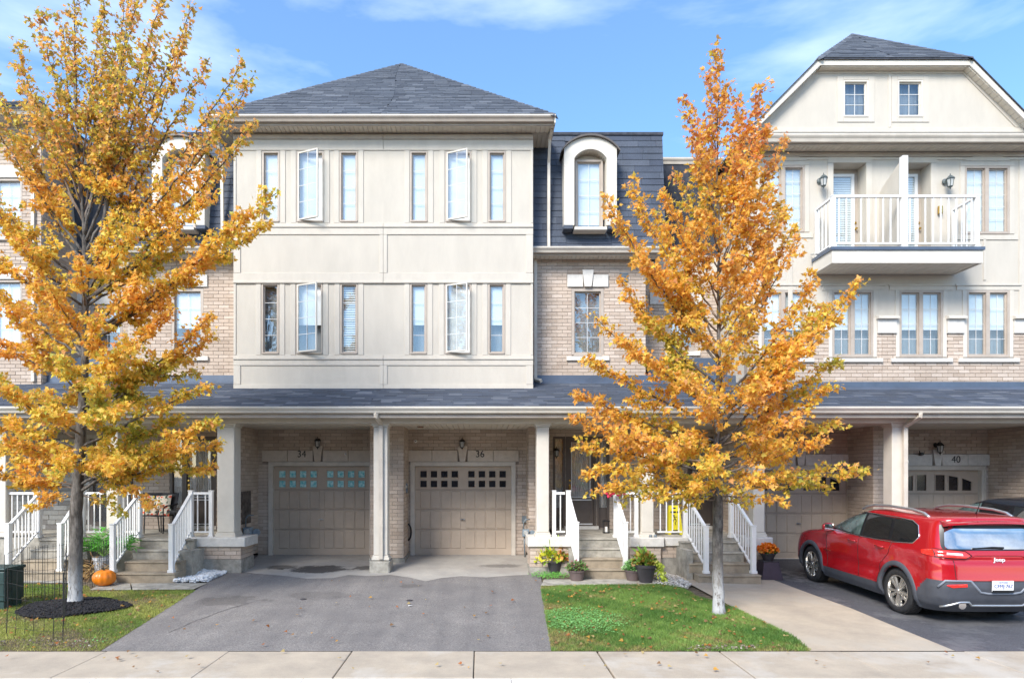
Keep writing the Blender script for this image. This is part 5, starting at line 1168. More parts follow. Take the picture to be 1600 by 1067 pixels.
def tree(name, label, base, trunk, limbs, per_m, palette, lsize, seed, extra=0, group=None):
    rnd = random.Random(seed); t = thing(name, label, 'tree', base, group)
    tp = [Vector(p[:3]) for p in trunk]; tr = [p[3] for p in trunk]
    fine = []; fr = []
    for i in range(len(tp)-1):
        for j in range(5):
            u = j/5; fine.append(tp[i].lerp(tp[i+1], u)+Vector((rnd.uniform(-.006, .006), rnd.uniform(-.006, .006), 0))); fr.append((tr[i]*(1-u)+tr[i+1]*u)*rnd.uniform(0.96, 1.05))
    fine.append(tp[-1]); fr.append(tr[-1]); fr[0] *= 1.25; fr[1] *= 1.08
    MB().tube(fine, fr, 12).build('trunk', BARK, t, smooth=True)
    def at(z):
        for i in range(len(fine)-1):
            if fine[i].z <= z <= fine[i+1].z: return fine[i].lerp(fine[i+1], (z-fine[i].z)/(fine[i+1].z-fine[i].z+1e-9)), fr[i]
        return fine[-1].copy(), fr[-1]
    tw = MB(); LP = []; LD = []; 
    def foliage(path, length, r0, dens=1.0):
        """leaf sprays along a twig path"""
        n = max(2, int(length*per_m*dens))
        for _ in range(n):
            u = rnd.random()**0.75; i = min(int(u*(len(path)-1)), len(path)-2); p = path[i].lerp(path[i+1], u*(len(path)-1)-i)
            d = (path[i+1]-path[i]).normalized()
            off = Vector((rnd.gauss(0, 1), rnd.gauss(0, 1), rnd.gauss(0, 0.7)))*0.042
            LP.append(p+off); q = d*0.5+Vector((rnd.gauss(0, .55), rnd.gauss(0, .55), rnd.gauss(-0.35, .5)))+off.normalized()*0.3; LD.append(q)
    def limb(a, r0, b, lift, dens=1.0, bare=0.22):
        v = b-a; ln = v.length
        c = a+v*0.5+Vector((0, 0, lift*ln))+Vector((rnd.uniform(-.05, .05), rnd.uniform(-.05, .05), 0))*ln
        n = max(5, int(ln/0.16)); path = bez(a, c, b, n); path = [p+Vector((rnd.gauss(0, 1), rnd.gauss(0, 1), rnd.gauss(0, 1)))*0.012 if 0 < i < n else p for i, p in enumerate(path)]
        r0 = min(r0, 0.009+0.0065*ln)
        MB().tube(path, [r0*(1-0.82*i/n) for i in range(n+1)], 6).build('branch', BARK if r0 > 0.02 else TWIG, t, smooth=True)
        foliage(path[int(n*0.4):], ln*0.6, r0, dens)
        s = bare*ln; k = 0
        while s < ln*0.97:
            u = s/ln; i = min(int(u*n), n-1); p = path[i].lerp(path[i+1], u*n-i); d = (path[i+1]-path[i]).normalized()
            L2 = (0.17+0.20*(1-u)*min(ln, 2.2)*0.55)*rnd.uniform(0.6, 1.3)
            side = d.cross(Vector((0, 0, 1))); side = side.normalized() if side.length > 0.2 else Vector((rnd.uniform(-1, 1), rnd.uniform(-1, 1), 0)).normalized()
            an = rnd.uniform(0, 2*PI); pr = side*math.cos(an)+side.cross(d)*math.sin(an)
            e = p+(d*0.85+pr*0.8+Vector((0, 0, 0.25))).normalized()*L2; m_ = p.lerp(e, 0.5)+Vector((0, 0, rnd.uniform(-.03, .04)))
            tw.tube([p, m_, e], [0.006, 0.0045, 0.002], 3, cap=False); foliage([p.lerp(m_, 0.3), m_, e], L2, 0, dens)
            if L2 > 0.34:
                for _ in range(2):
                    q = p.lerp(e, rnd.uniform(0.35, 0.8)); e2 = q+Vector((rnd.gauss(0, 1), rnd.gauss(0, 1), rnd.gauss(0.1, .6))).normalized()*L2*0.5
                    tw.tube([q, e2], [0.004, 0.002], 3, cap=False); foliage([q, e2], L2*0.5, 0, dens)
            s += rnd.uniform(0.09, 0.17); k += 1
    for (z0, tip, lift, dens) in limbs:
        a, r = at(z0); limb(a, r*0.6, Vector(tip), lift, dens)
    tw.build('twig', TWIG, t, kind='stuff')
    P_ = np.array([tuple(p) for p in LP]); D_ = np.array([tuple(p) for p in LD])
    tone = np.array([palette(p, rnd) for p in LP]); sz = np.array([lsize*rnd.choice((rnd.uniform(0.45, 0.9), rnd.uniform(0.8, 1.3))) for _ in LP])
    leaves_mesh('crown', LEAF, P_, D_, sz, tone, t)
    print(name, 'leaves', len(LP)); return t
def mixc(a, b, u): return tuple(x*(1-u)+y*u for x, y in zip(a, b))
def jit(c, rnd, v=0.18): k = 1+rnd.uniform(-v, v); return tuple(min(0.9, max(0.01, x*k*(1+rnd.uniform(-.07, .07)))) for x in c)
ORA, GOL, YEL, GRN, OLV, RED, RST = (0.88,0.43,0.09), (0.88,0.53,0.075), (0.88,0.66,0.11), (0.34,0.42,0.07), (0.58,0.53,0.08), (0.62,0.16,0.10), (0.74,0.34,0.15)
# ---- orange maple on the right lawn
TY = 10.3; bX, bY = gp(1123, 958); bz = gz(bX, bY)
def T(px, py, dy=0.0): Y = TY+dy; return (wx(px, Y), Y, wz(py, Y))
tk = [(bX, TY, bz-0.05, 0.092), (*T(1122, 900), 0.084), (*T(1121, 840), 0.08), (*T(1122, 790), 0.078), (*T(1120, 730), 0.05), (*T(1121, 650, .05), 0.04), (*T(1124, 560, 0), 0.031), (*T(1122, 470), 0.024), (*T(1124, 380), 0.019), (*T(1121, 290, .03), 0.014), (*T(1121, 200), 0.009), (*T(1123, 140), 0.004)]
def zt_(py): return wz(py, TY)
rr = random.Random(5)
tips = [ # trunk row, tip px, py, depth offset, lift, density
 (770,935,768,-.5,.10,.9),(765,912,735,-.2,.12,.9),(745,895,700,.3,.08,.9),(740,886,652,-.5,.02,.9),(700,893,612,.2,-.02,.9),(690,920,640,.6,0,.9),
 (660,922,562,-.3,-.05,1),(640,925,492,.2,-.08,.9),(640,960,520,-.7,-.05,1),(600,970,440,.4,-.1,1),(620,985,470,.8,-.05,1),(560,948,308,-.3,-.10,1),(570,968,350,.3,-.1,1),(540,985,288,0,-.1,1),
 (520,1005,400,-.5,-.08,1),(500,1018,330,.5,-.1,.9),(460,1040,300,-.3,-.1,.9),(420,1058,270,.4,-.08,.8),(380,1070,152,0,-.06,.8),(350,1078,225,-.3,-.06,.8),(340,1100,185,.25,-.05,.7),(300,1112,120,-.1,-.02,.6),(160,1122,84,0,0,.9),(220,1138,130,.1,0,.8),
 (420,1196,200,-.2,-.08,1),(400,1190,132,.1,-.08,.8),(430,1182,255,-.5,-.08,1),(330,1155,150,.15,-.04,.7),(380,1165,210,.3,-.06,.9),(430,1232,212,.2,-.08,.8),(450,1205,290,-.2,-.1,.9),(470,1215,315,.5,-.1,.8),
 (520,1232,325,-.1,-.08,.8),(540,1205,400,-.5,-.08,1),(580,1240,350,.3,-.08,.8),(600,1248,368,-.3,-.06,.7),(630,1280,430,.1,-.08,1),(650,1344,436,-.2,-.06,.95),(655,1300,470,.4,-.04,1),(670,1310,485,-.5,-.02,1),(690,1305,560,.3,-.04,1),
 (700,1285,525,-.6,-.02,1),(720,1300,600,-.2,-.02,.9),(735,1308,655,.3,0,.9),(745,1290,690,-.5,.04,.8),(765,1365,738,-.1,.06,.8),(770,1300,760,.4,.08,.7),(775,1225,785,-.4,.1,.6),(765,1255,745,.7,.08,.7),
 (750,960,785,.2,.1,.3),(780,1070,788,-.2,.06,.3),(780,1170,790,.3,.05,.4),(775,1010,780,-.6,.08,.7),(700,1050,700,-1.3,.04,.8),(650,1190,600,-1.3,0,.8),(560,1085,500,-.9,0,.8),(580,1165,480,-.9,0,.8),(600,1060,560,.9,0,.8),(520,1150,400,.6,0,.8),(480,1090,350,-.6,0,.8),(620,1140,540,-1.2,0,.8),(680,1100,620,-1.4,0,.8),
 (470,1150,400,-.9,0,1),(400,1100,330,-.7,0,.9),(700,1110,740,-1.5,.03,1),(720,1000,720,1.0,.05,1),(720,1230,710,1.0,.05,1),(640,1075,590,-1.2,0,.7),
 (700,960,690,-1.1,.05,1),(700,1250,660,-1.0,.03,.9),(760,1080,760,-1.1,.08,.9),(765,1040,740,1.2,.08,.9),(765,1200,750,-1.0,.08,.8)]
limbs = [(zt_(a), Vector(T(px+rr.uniform(-4, 4), py, dy)), lf, dn*0.95) for a, px, py, dy, lf, dn in tips]
def pal_r(p, r):
    h = (p.z-1.5)/7.0; c = clump(p, 1.1, 0.5)
    g = c*0.9+r.gauss(0, .35)+0.04+(0.30-h)*0.6
    base_ = ORA if g < -0.1 else (GOL if g < 0.38 else (YEL if g < 0.62 else (OLV if g < 0.9 else GRN)))
    if h > 0.8 and r.random() < 0.45: base_ = RST if r.random() < .6 else RED
    if r.random() < 0.08: base_ = RST
    return jit(mixc(base_, GOL, 0.25), r)
tree('maple_tree', 'slim orange maple on the green lawn before the yellow floor sign', (bX, TY, bz), tk, limbs, 124, pal_r, 0.076, 11, group='young maples on the lawns')
# ---- yellow maple on the left lawn
LY = 10.72; lX, lY_ = gp(118, 948); lz = gz(lX, LY)
def T2(px, py, dy=0.0): Y = LY+dy; return (wx(px, Y), Y, wz(py, Y))
tk = [(lX, LY, lz-0.05, 0.112), (*T2(118.5, 880), 0.104), (*T2(119, 800), 0.098), (*T2(124, 720), 0.09), (*T2(129, 640), 0.072), (*T2(132, 560), 0.062), (*T2(133, 480), 0.054), (*T2(134, 420), 0.048), (*T2(131, 350), 0.03), (*T2(124, 270, .05), 0.024), (*T2(120, 180), 0.017), (*T2(118, 80), 0.012), (*T2(116, 10), 0.009), (*T2(112, -60), 0.004)]
zl = lambda py: wz(py, LY)
tips = [(770,342,655,-.2,.06,1),(765,330,735,.2,.12,1),(760,300,700,-.5,.08,1),(750,345,690,.5,.04,.8),(745,285,650,.3,.05,1),(740,240,790,-.5,.12,.8),(770,190,800,.1,.06,.6),(775,60,790,-.3,.08,.9),(765,20,760,.2,.08,.9),(760,-40,740,-.2,.06,1),
 (700,330,600,-.3,.0,.9),(660,335,525,.1,-.02,.8),(650,330,492,-.3,-.04,.8),(640,300,560,.5,0,.9),(620,270,480,-.5,-.05,.9),(600,310,585,.2,.02,.7),
 (540,437,300,-.2,-.10,.9),(520,425,345,.2,-.1,.9),(540,380,330,-.5,-.08,.9),(480,300,370,.4,-.05,.8),(470,335,300,-.3,-.08,.8),(470,345,262,.3,-.08,.7),(430,400,190,-.1,-.10,.8),(440,395,118,.2,-.12,.8),(430,360,175,-.5,-.1,.9),(420,330,90,.3,-.1,.8),(410,380,95,-.2,-.12,.7),
 (400,300,10,.1,-.10,.8),(400,290,60,-.4,-.1,.9),(390,262,-30,.2,-.1,.9),(380,250,60,-.2,-.08,.9),(370,225,-20,-.3,-.08,.9),(350,200,-40,.3,-.06,.9),(370,195,120,-.5,-.06,.9),(300,165,-50,.1,-.05,.8),(280,150,40,-.3,-.03,.7),(260,90,20,.2,-.03,.7),(240,130,-50,-.1,-.02,.6),
 (330,60,15,.1,-.06,.8),(340,25,62,-.2,-.08,.8),(350,40,130,.3,-.08,.8),(380,-20,110,.2,-.1,.9),(400,-30,170,-.4,-.1,.9),(420,10,200,.4,-.1,.9),(440,-60,260,0,-.1,.9),(480,-20,300,-.5,-.1,1),(500,-80,340,.3,-.1,1),(520,20,370,-.6,-.06,1),(560,-40,420,.2,-.08,1),(600,-60,500,-.3,-.06,1),
 (620,10,480,-.8,-.02,1),(660,-50,580,.3,-.02,1),(690,0,600,-.7,0,1),(700,-60,650,.1,0,1),(730,10,690,-.6,.04,1),(740,-30,700,.4,.05,1),
 (720,90,740,-1.3,.05,1),(720,180,730,-1.3,.06,1),(680,60,640,-1.4,.03,1),(670,190,640,-1.4,.03,1),(620,90,560,-1.5,0,1),(600,210,540,-1.2,0,1),(540,70,440,-1.3,0,.9),(460,210,360,-1.0,0,.8),
 (640,220,620,1.3,0,1),(640,60,620,1.3,0,1),(560,60,480,1.3,0,1),(480,200,380,1.2,0,.9),(560,150,500,-1.2,0,.8),(480,120,400,-1.0,0,.8),(440,180,330,-.8,0,.8),(520,220,440,-.9,0,.8),(640,150,600,-1.4,0,.9),(700,240,710,.9,.05,1),(710,30,720,1.0,.05,1),(330,170,180,.6,0,.7),(320,70,150,-.6,0,.7),(300,190,100,.5,0,.7)]
rr = random.Random(9)
limbs = [(zl(a), Vector(T2(px+rr.uniform(-4, 4), py, dy)), lf, dn*(0.62 if py < 200 else 0.8 if py < 300 else 1)) for a, px, py, dy, lf, dn in tips]
def pal_l(p, r):
    h = (p.z-1.5)/8.5; c = clump(p, 1.0, 2.0); g = c*0.95+r.gauss(0, .36)+0.02+(0.30-h)*0.5+(0.18 if p.x > -6.4 and p.z < 4.2 else 0)
    b = ORA if g < -0.32 else (GOL if g < 0.18 else (YEL if g < 0.48 else (OLV if g < 0.82 else GRN)))
    if h > 0.68 and r.random() < 0.55: b = r.choice([RST, OLV, (0.26, 0.28, 0.06), (0.45, 0.30, 0.10)])
    if r.random() < 0.05: b = RST
    return jit(mixc(b, GOL, 0.22), r)
tl = tree('maple_tree', 'tall yellow maple on the left lawn, black mulch round its trunk', (lX, LY, lz), tk, limbs, 150, pal_l, 0.076, 23, group='young maples on the lawns')
# second leader of the left tree
p2 = [T2(134, 425), T2(150, 395), T2(163, 350, -.1), T2(172, 270, -.1), T2(180, 190, -.1), T2(192, 100, 0), T2(200, 20, 0), T2(205, -60, 0)]
MB().tube([Vector(p) for p in p2], [0.05, 0.045, 0.038, 0.032, 0.025, 0.018, 0.011, 0.004], 8).build('leader', BARK, tl, smooth=True)
# ================================================================ LAWNS, MULCH, GRAVEL
def inpoly(pts, poly):
    x, y = pts[:, 0], pts[:, 1]; c = np.zeros(len(pts), bool); n = len(poly); j = n-1
    for i in range(n):
        xi, yi = poly[i]; xj, yj = poly[j]
        c ^= ((yi > y) != (yj > y)) & (x < (xj-xi)*(y-yi)/((yj-yi) or 1e-9)+xi); j = i
    return c
def gzv(P_): return np.array([gz(float(a), float(b)) for a, b in P_])
def scatter(poly, n):
    q = np.array(poly); lo, hi = q.min(0), q.max(0); out_ = []
    while sum(map(len, out_)) < n:
        p = RNG.uniform(lo, hi, (n, 2)); out_.append(p[inpoly(p, poly)])
    return np.concatenate(out_)[:n]
def fbm(P_, f, o=0):
    x, y = P_[:, 0]*f, P_[:, 1]*f
    return (np.sin(x*1.7+o)*np.cos(y*1.9+o*1.3)+0.5*np.sin(x*3.9+1.1+o)*np.cos(y*4.3+.7)+0.3*np.sin(x*9.1+y*7.7+o)+0.25*np.sin(x*17-y*13))/2
def grow(poly, k=1.07):
    cx = sum(p[0] for p in poly)/len(poly); cy = sum(p[1] for p in poly)/len(poly); return [(cx+(x-cx)*k, max(8.35, cy+(y-cy)*k)) for x, y in poly]
GRASSM = leaf_mat('grass_blade', 0.3, 0.6)
def grass(name, poly, n, hgt, fn, label, off=0.003):
    p = scatter(grow(poly, 1.014), n); z = gzv(p)+off; tone, hs_, keep = fn(p)
    p, z, tone, hs_ = p[keep], z[keep], tone[keep], hs_[keep]; n = len(p)
    a = RNG.uniform(0, 2*PI, n); w = RNG.uniform(0.0025, 0.005, n); h = hgt*hs_*RNG.uniform(0.5, 1.2, n); la = RNG.uniform(0, 2*PI, n); lean_ = h*RNG.uniform(0.2, 1.1, n)
    bx = np.stack([np.cos(a)*w, np.sin(a)*w, np.zeros(n)], 1); b = np.stack([p[:, 0], p[:, 1], z-0.005], 1)
    tip = b+np.stack([np.cos(la)*lean_, np.sin(la)*lean_, h], 1)
    V = np.stack([b-bx, b+bx, tip], 1).reshape(-1, 3); T_ = np.repeat(np.concatenate([tone, np.ones((n, 1))], 1), 3, axis=0)
    o = np_mesh(name, GRASSM, V, 3, np.arange(n*3).reshape(n, 3), None, (float(p[:, 0].mean()), float(p[:, 1].mean()), 0), 'stuff', T_); tag(o, label, 'grass'); return o
lawnR = [gp(*q) for q in ((848, 918), (1040, 914))]+[(x-0.01, y) for x, y in lw[::-1][1:]]
edge = [gp(*q) for q in ((862, 1017), (850, 930))]
lawnR = [gp(847, 916), gp(1046, 913), gp(1072, 922), gp(1085, 930)]+[(x, y) for x, y in lw[::-1][3:]]+[(gp(862, 1018)[0]+0.03, 8.40), gp(850, 935)]
lawnL = [gp(0, 920), gp(140, 923), gp(300, 923.5), gp(155, 1017), (gp(150, 1018)[0], 8.45), (-9.0, 8.60), (-9.3, 12.2)]
lawnL = [(-9.4, gp(0, 912)[1]), gp(135, 915), gp(142, 923), gp(302, 923), gp(232, 968), (-5.0, 8.38), (-6.4, 8.385), (-8.06, 8.41), (-8.09, 8.505), (-9.4, 8.505)]
def grow(poly, k=1.07):
    cx = sum(p[0] for p in poly)/len(poly); cy = sum(p[1] for p in poly)/len(poly); return [(cx+(x-cx)*k, max(8.372, cy+(y-cy)*k)) for x, y in poly]
tag(terrain('lawn_soil', EARTH, grow(lawnR), -0.006), kind='structure'); tag(terrain('lawn_soil', EARTH, grow(lawnL), -0.006), kind='structure')
def pick(c1, c2, u): return c1[None]*(1-u[:, None])+c2[None]*u[:, None]
def gR(p):
    n = len(p); u = np.clip(0.5+fbm(p, 1.4, 1)+RNG.normal(0, .25, n), 0, 1)
    t_ = pick(np.array([0.085, 0.19, 0.03]), np.array([0.23, 0.36, 0.075]), u)
    yel = np.clip(fbm(p, 1.9, 4)*1.6-0.35+RNG.normal(0, .25, n)+np.clip((9.2-p[:, 1])*0.9, 0, .6)+np.clip((2.0-p[:, 0])*0.5, 0, .5), 0, 1)
    t_ = t_*(1-yel[:, None]*0.8)+np.array([0.38, 0.30, 0.10])[None]*yel[:, None]*0.8
    keep = RNG.random(n) > yel*0.45
    return np.clip(t_*RNG.uniform(0.75, 1.25, (n, 1)), 0, 1), 1-yel*0.35, keep
def gL(p):
    n = len(p); u = np.clip(0.5+fbm(p, 1.2, 3)+RNG.normal(0, .25, n), 0, 1)
    t_ = pick(np.array([0.15, 0.25, 0.035]), np.array([0.40, 0.42, 0.09]), u)
    dry = np.clip(fbm(p, 1.5, 7)*1.4+0.05+RNG.normal(0, .3, n)+np.clip((9.1-p[:, 1])*1.1, 0, .5), 0, 1)
    t_ = t_*(1-dry[:, None]*0.8)+np.array([0.36, 0.26, 0.12])[None]*dry[:, None]*0.8
    d = np.hypot((p[:, 0]-lX)/1.12, (p[:, 1]-LY+0.12)/0.84); keep = (RNG.random(n) > dry*0.55) & (d > 0.66+RNG.normal(0, .07, n))
    return np.clip(t_*RNG.uniform(0.75, 1.25, (n, 1)), 0, 1), 0.95-dry*0.4, keep
grass('grass', lawnR, 150000, 0.042, gR, 'green lawn in front of the flower pots, round the orange maple')
grass('grass', lawnL, 120000, 0.038, gL, 'patchy yellowish lawn round the tall left maple')
# clover patches: tiny round leaves
CLOV = np.array([(0, 0), (.5, .3), (.45, .8), (0, 1), (-.45, .8), (-.5, .3)])
def clover(name, poly, n, c, r, tonec, label, rx=1.0):
    p = scatter(poly, n*3); d = np.hypot((p[:, 0]-c[0])/rx, p[:, 1]-c[1]); p = p[d < r*RNG.uniform(0.3, 1.1, len(p))][:n]; n = len(p)
    P_ = np.stack([p[:, 0], p[:, 1], gzv(p)+RNG.uniform(0.02, 0.055, n)], 1); D_ = RNG.normal(size=(n, 3)); D_[:, 2] = RNG.normal(0, .15, n)
    t_ = np.array(tonec)[None]*RNG.uniform(0.7, 1.35, (n, 1))
    o = leaves_mesh(name, GREENL, P_, D_, RNG.uniform(0.012, 0.028, n), np.clip(t_, 0, 1), None, (c[0], c[1], gz(*c)), CLOV, 2.0); tag(o, label, 'ground cover')
clover('clover', lawnR, 9000, gp(905, 970), 0.75, (0.16, 0.36, 0.10), 'pale clover patch in the left part of the green lawn')
clover('clover', lawnL, 1200, gp(145, 1005), 0.22, (0.13, 0.34, 0.08), 'leafy weeds at the lawn corner beside the driveway')
clover('clover', [gp(815, 914), gp(900, 914), gp(900, 890), gp(815, 888)], 1400, gp(860, 900), 0.42, (0.13, 0.38, 0.06), 'bright green ground cover at the foot of the square column pier')
# fallen leaves
def fallen(poly, n, label):
    p = scatter(poly, n); P_ = np.stack([p[:, 0], p[:, 1], gzv(p)+RNG.uniform(0.03, 0.05, n)], 1); D_ = RNG.normal(size=(n, 3)); D_[:, 2] *= 0.1
    pal = np.array([(0.55, 0.30, 0.06), (0.45, 0.16, 0.05), (0.50, 0.38, 0.16), (0.30, 0.17, 0.08)]); t_ = pal[RNG.integers(0, 4, n)]*RNG.uniform(0.7, 1.2, (n, 1))
    o = leaves_mesh('fallen_leaves', LEAF, P_, D_, RNG.uniform(0.03, 0.07, n), t_, None, (float(p[:, 0].mean()), float(p[:, 1].mean()), 0), LEAFP, 3.0); tag(o, label, 'leaves')
fallen(lawnR, 260, 'few fallen leaves on the green lawn'); fallen(lawnL, 300, 'fallen leaves strewn over the left lawn')
def stones(name, poly, n, smin, smax, m, label, cat, flat=0.6, zo=0.0, hump=None, pile=0):
    p = scatter(poly, n); V = []; F_ = []; b = 0
    ico = np.array([(0,0,1),(.89,0,.45),(.28,.85,.45),(-.72,.53,.45),(-.72,-.53,.45),(.28,-.85,.45),(.72,.53,-.45),(-.28,.85,-.45),(-.89,0,-.45),(-.28,-.85,-.45),(.72,-.53,-.45),(0,0,-1)])
    fi = np.array([(0,1,2),(0,2,3),(0,3,4),(0,4,5),(0,5,1),(1,6,2),(2,7,3),(3,8,4),(4,9,5),(5,10,1),(2,6,7),(3,7,8),(4,8,9),(5,9,10),(1,10,6),(6,11,7),(7,11,8),(8,11,9),(9,11,10),(10,11,6)])
    for x, y in p:
        s = RNG.uniform(smin, smax); A = RNG.normal(size=(3, 3))*0.18+np.eye(3)*np.array([1, RNG.uniform(.6, 1), flat]); a = RNG.uniform(0, 2*PI); R = np.array([(math.cos(a), -math.sin(a), 0), (math.sin(a), math.cos(a), 0), (0, 0, 1)])
        z = gz(x, y)+zo+(hump(x, y) if hump else 0)+RNG.uniform(0, smax*0.8)+pile*RNG.random()*(0.5+0.5*math.sin(x*5)*math.cos(y*6))
        V.append((ico*s)@A.T@R.T+np.array([x, y, z])); F_.append(fi+b); b += 12
    o = np_mesh(name, m, np.concatenate(V), 3, np.concatenate(F_), None, (float(p[:, 0].mean()), float(p[:, 1].mean()), 0), 'stuff'); tag(o, label, cat); return o
WSTONE = piece_mat('white_stone', [(0.72,0.72,0.72),(0.82,0.82,0.82),(0.62,0.63,0.65),(0.78,0.77,0.75)], 0.7)
GRAV = piece_mat('grey_gravel', [(0.42,0.40,0.37),(0.62,0.60,0.56),(0.3,0.27,0.24),(0.5,0.46,0.42)], 0.85)
CRUMB = piece_mat('soil_crumb', [(0.16,0.12,0.08),(0.26,0.22,0.16),(0.10,0.07,0.05),(0.4,0.36,0.3)], 0.95)
MULCHM = piece_mat('black_mulch', [(0.010,0.010,0.013),(0.02,0.019,0.022),(0.006,0.006,0.008),(0.028,0.024,0.022)], 0.95)
stones('white_stones', [gp(270, 911), gp(324, 909), gp(357, 894), gp(345, 888), gp(303, 889)], 2600, 0.016, 0.042, WSTONE, 'heap of bright white landscaping stones by the brick pier', 'stones', zo=0.0, pile=0.075)
stones('gravel', [gp(1020, 912), gp(1075, 920), gp(1080, 915), gp(1062, 902), gp(1030, 895)], 700, 0.012, 0.03, GRAV, 'pale gravel between the tall pot and the walkway', 'gravel', zo=0.01)
ang = np.linspace(0, 2*PI, 26, endpoint=False); mp_poly = [(lX+0.86*math.cos(a)*(1+.12*math.sin(3*a+1)), LY-0.12+0.62*math.sin(a)*(1+.1*math.cos(4*a))) for a in ang]
stones('mulch', mp_poly, 7000, 0.010, 0.028, MULCHM, 'ring of black mulch round the left maple trunk', 'mulch', 0.4, 0.0, lambda x, y: max(0, 0.09*(1-math.hypot((x-lX)/1.0, (y-LY+.1)/0.8))+0.01))
bm_ = MB(); nr = 8; vv = []
for i in range(nr+1):
    for a in ang:
        r = i/nr; x = lX+0.85*r*math.cos(a)*(1+.12*math.sin(3*a+1)); y = LY-0.12+0.61*r*math.sin(a)*(1+.1*math.cos(4*a)); vv.append((x, y, gz(x, y)+0.085*(1-r*r)+0.012))
fs = [(i*26+k, i*26+(k+1) % 26, (i+1)*26+(k+1) % 26, (i+1)*26+k) for i in range(nr) for k in range(26)]
bm_.add(vv, fs); tag(bm_.build('mulch_mound', MULCHM), kind='structure')
stones('debris', [(gp(160, 1010)[0], 8.42), (gp(0, 1000)[0], 8.56), (gp(0, 995)[0], 8.75), gp(160, 1000)], 160, 0.006, 0.016, CRUMB, 'crumbs of gravel along the lawn edge by the sidewalk at left', 'gravel', 0.6, 0.025)
stones('debris', [gp(1075, 1017), gp(1180, 1017), gp(1190, 1010), gp(1080, 1011)], 120, 0.006, 0.016, CRUMB, 'crumbs of gravel along the right lawn edge', 'gravel', 0.6, 0.025)
fallen([gp(200, 1012), gp(300, 930), gp(380, 905), gp(840, 905), gp(855, 1012)], 45, 'few fallen leaves scattered on the shared driveway')
fallen([(-8, 7.35), (7, 7.35), (7, 8.3), (-8, 8.3)], 40, 'few fallen leaves scattered along the sidewalk')
# ================================================================ VEHICLES (modelled in their own coordinates: x across, y forward from the rear bumper, z up)
def paint_mat(name, col, rough=0.22, spec_=0.5):
    m = bpy.data.materials.new(name); m.use_nodes = True; p = m.node_tree.nodes['Principled BSDF']; t = m.node_tree
    p.inputs['Base Color'].default_value = (*col, 1); p.inputs['Roughness'].default_value = rough; p.inputs['Metallic'].default_value = 0.25
    p.inputs['Coat Weight'].default_value = 1.0; p.inputs['Coat Roughness'].default_value = 0.03
    g = N(t, 'ShaderNodeTexCoord'); n = N(t, 'ShaderNodeTexNoise'); n.inputs['Scale'].default_value = 3.0; t.links.new(g.outputs['Object'], n.inputs['Vector'])
    b = N(t, 'ShaderNodeBump'); b.inputs['Strength'].default_value = 0.05; b.inputs['Distance'].default_value = 0.03; t.links.new(n.outputs['Fac'], b.inputs['Height']); t.links.new(b.outputs[0], p.inputs['Coat Normal'])
    return m
RPAINT = paint_mat('red_car_paint', (0.45, 0.007, 0.014)); KPAINT = paint_mat('black_car_paint', (0.025, 0.032, 0.045))
CLAD = mat('grey_plastic_cladding', (0.065, 0.07, 0.085), 0.5, 0.08, 6, 0.1, 200); RUB = mat('tyre_rubber', (0.022, 0.022, 0.024), 0.75, 0.2, 20, 0.2, 90)
ALLOY = mat('alloy', (0.72, 0.70, 0.66), 0.25, 0.05, metal=0.9); CHROME = mat('chrome', (0.8, 0.8, 0.82), 0.15, 0.02, metal=1); SILV = mat('satin_silver', (0.62, 0.62, 0.63), 0.3, 0.04, metal=0.85)
CGLASS = mat('privacy_glass', (0.012, 0.014, 0.016), 0.03, 0.1, coat=1, spec=0.8); FGLASS = mat('front_door_glass', (0.10, 0.15, 0.14), 0.03, 0.5, 3.0, coat=1, col2=(0.02, 0.035, 0.035)); RGLASS = mat('rear_window_glass', (0.74, 0.68, 0.61), 0.06, 0.06, metal=1.0)
TAILR = mat('tail_lamp_red', (0.80, 0.03, 0.02), 0.12, 0.1, coat=1); TAILW = mat('tail_lamp_clear', (0.85, 0.70, 0.68), 0.15, 0.1, coat=1); BADGE = mat('badge_silver', (0.75, 0.75, 0.76), 0.4, 0.02); BLK = mat('black_trim', (0.01, 0.01, 0.012), 0.35, 0.05)
WELL = mat('wheel_well', (0.008, 0.008, 0.009), 0.9, 0.1); MIRG = mat('mirror_cover', (0.45, 0.02, 0.03), 0.2, 0.02, coat=1)
DIM = [(.20,.22,4.45,.845),(.30,.09,4.55,.90),(.42,.03,4.60,.925),(.60,0,4.62,.932),(.72,.012,4.615,.932),(.82,.03,4.60,.925),(.95,.045,4.50,.928),(1.03,.06,4.25,.925),(1.08,.075,3.9,.912),(1.13,.09,3.45,.895),(1.17,.115,3.25,.88),(1.30,.175,3.0,.835),(1.42,.225,2.75,.79),(1.52,.25,2.5,.748),(1.575,.225,2.38,.715),(1.61,.22,2.25,.67),(1.64,.30,2.05,.55),(1.658,.6,1.8,.34),(1.664,1.0,1.6,.15)]
_z = np.array([d[0] for d in DIM]); _r = np.array([d[1] for d in DIM]); _f = np.array([d[2] for d in DIM]); _w = np.array([d[3] for d in DIM])
def sm(z, arr): return float(sum(np.interp(z+dz, _z, arr)*w for dz, w in ((-.02, .25), (0, .5), (.02, .25))))
def rc_r(z): return min(0.30 if z < 1.1 else 0.26, sm(z, _w)*0.8)
def rc_f(z): return min(0.50 if z < 1.1 else 0.38, sm(z, _w)*0.8)
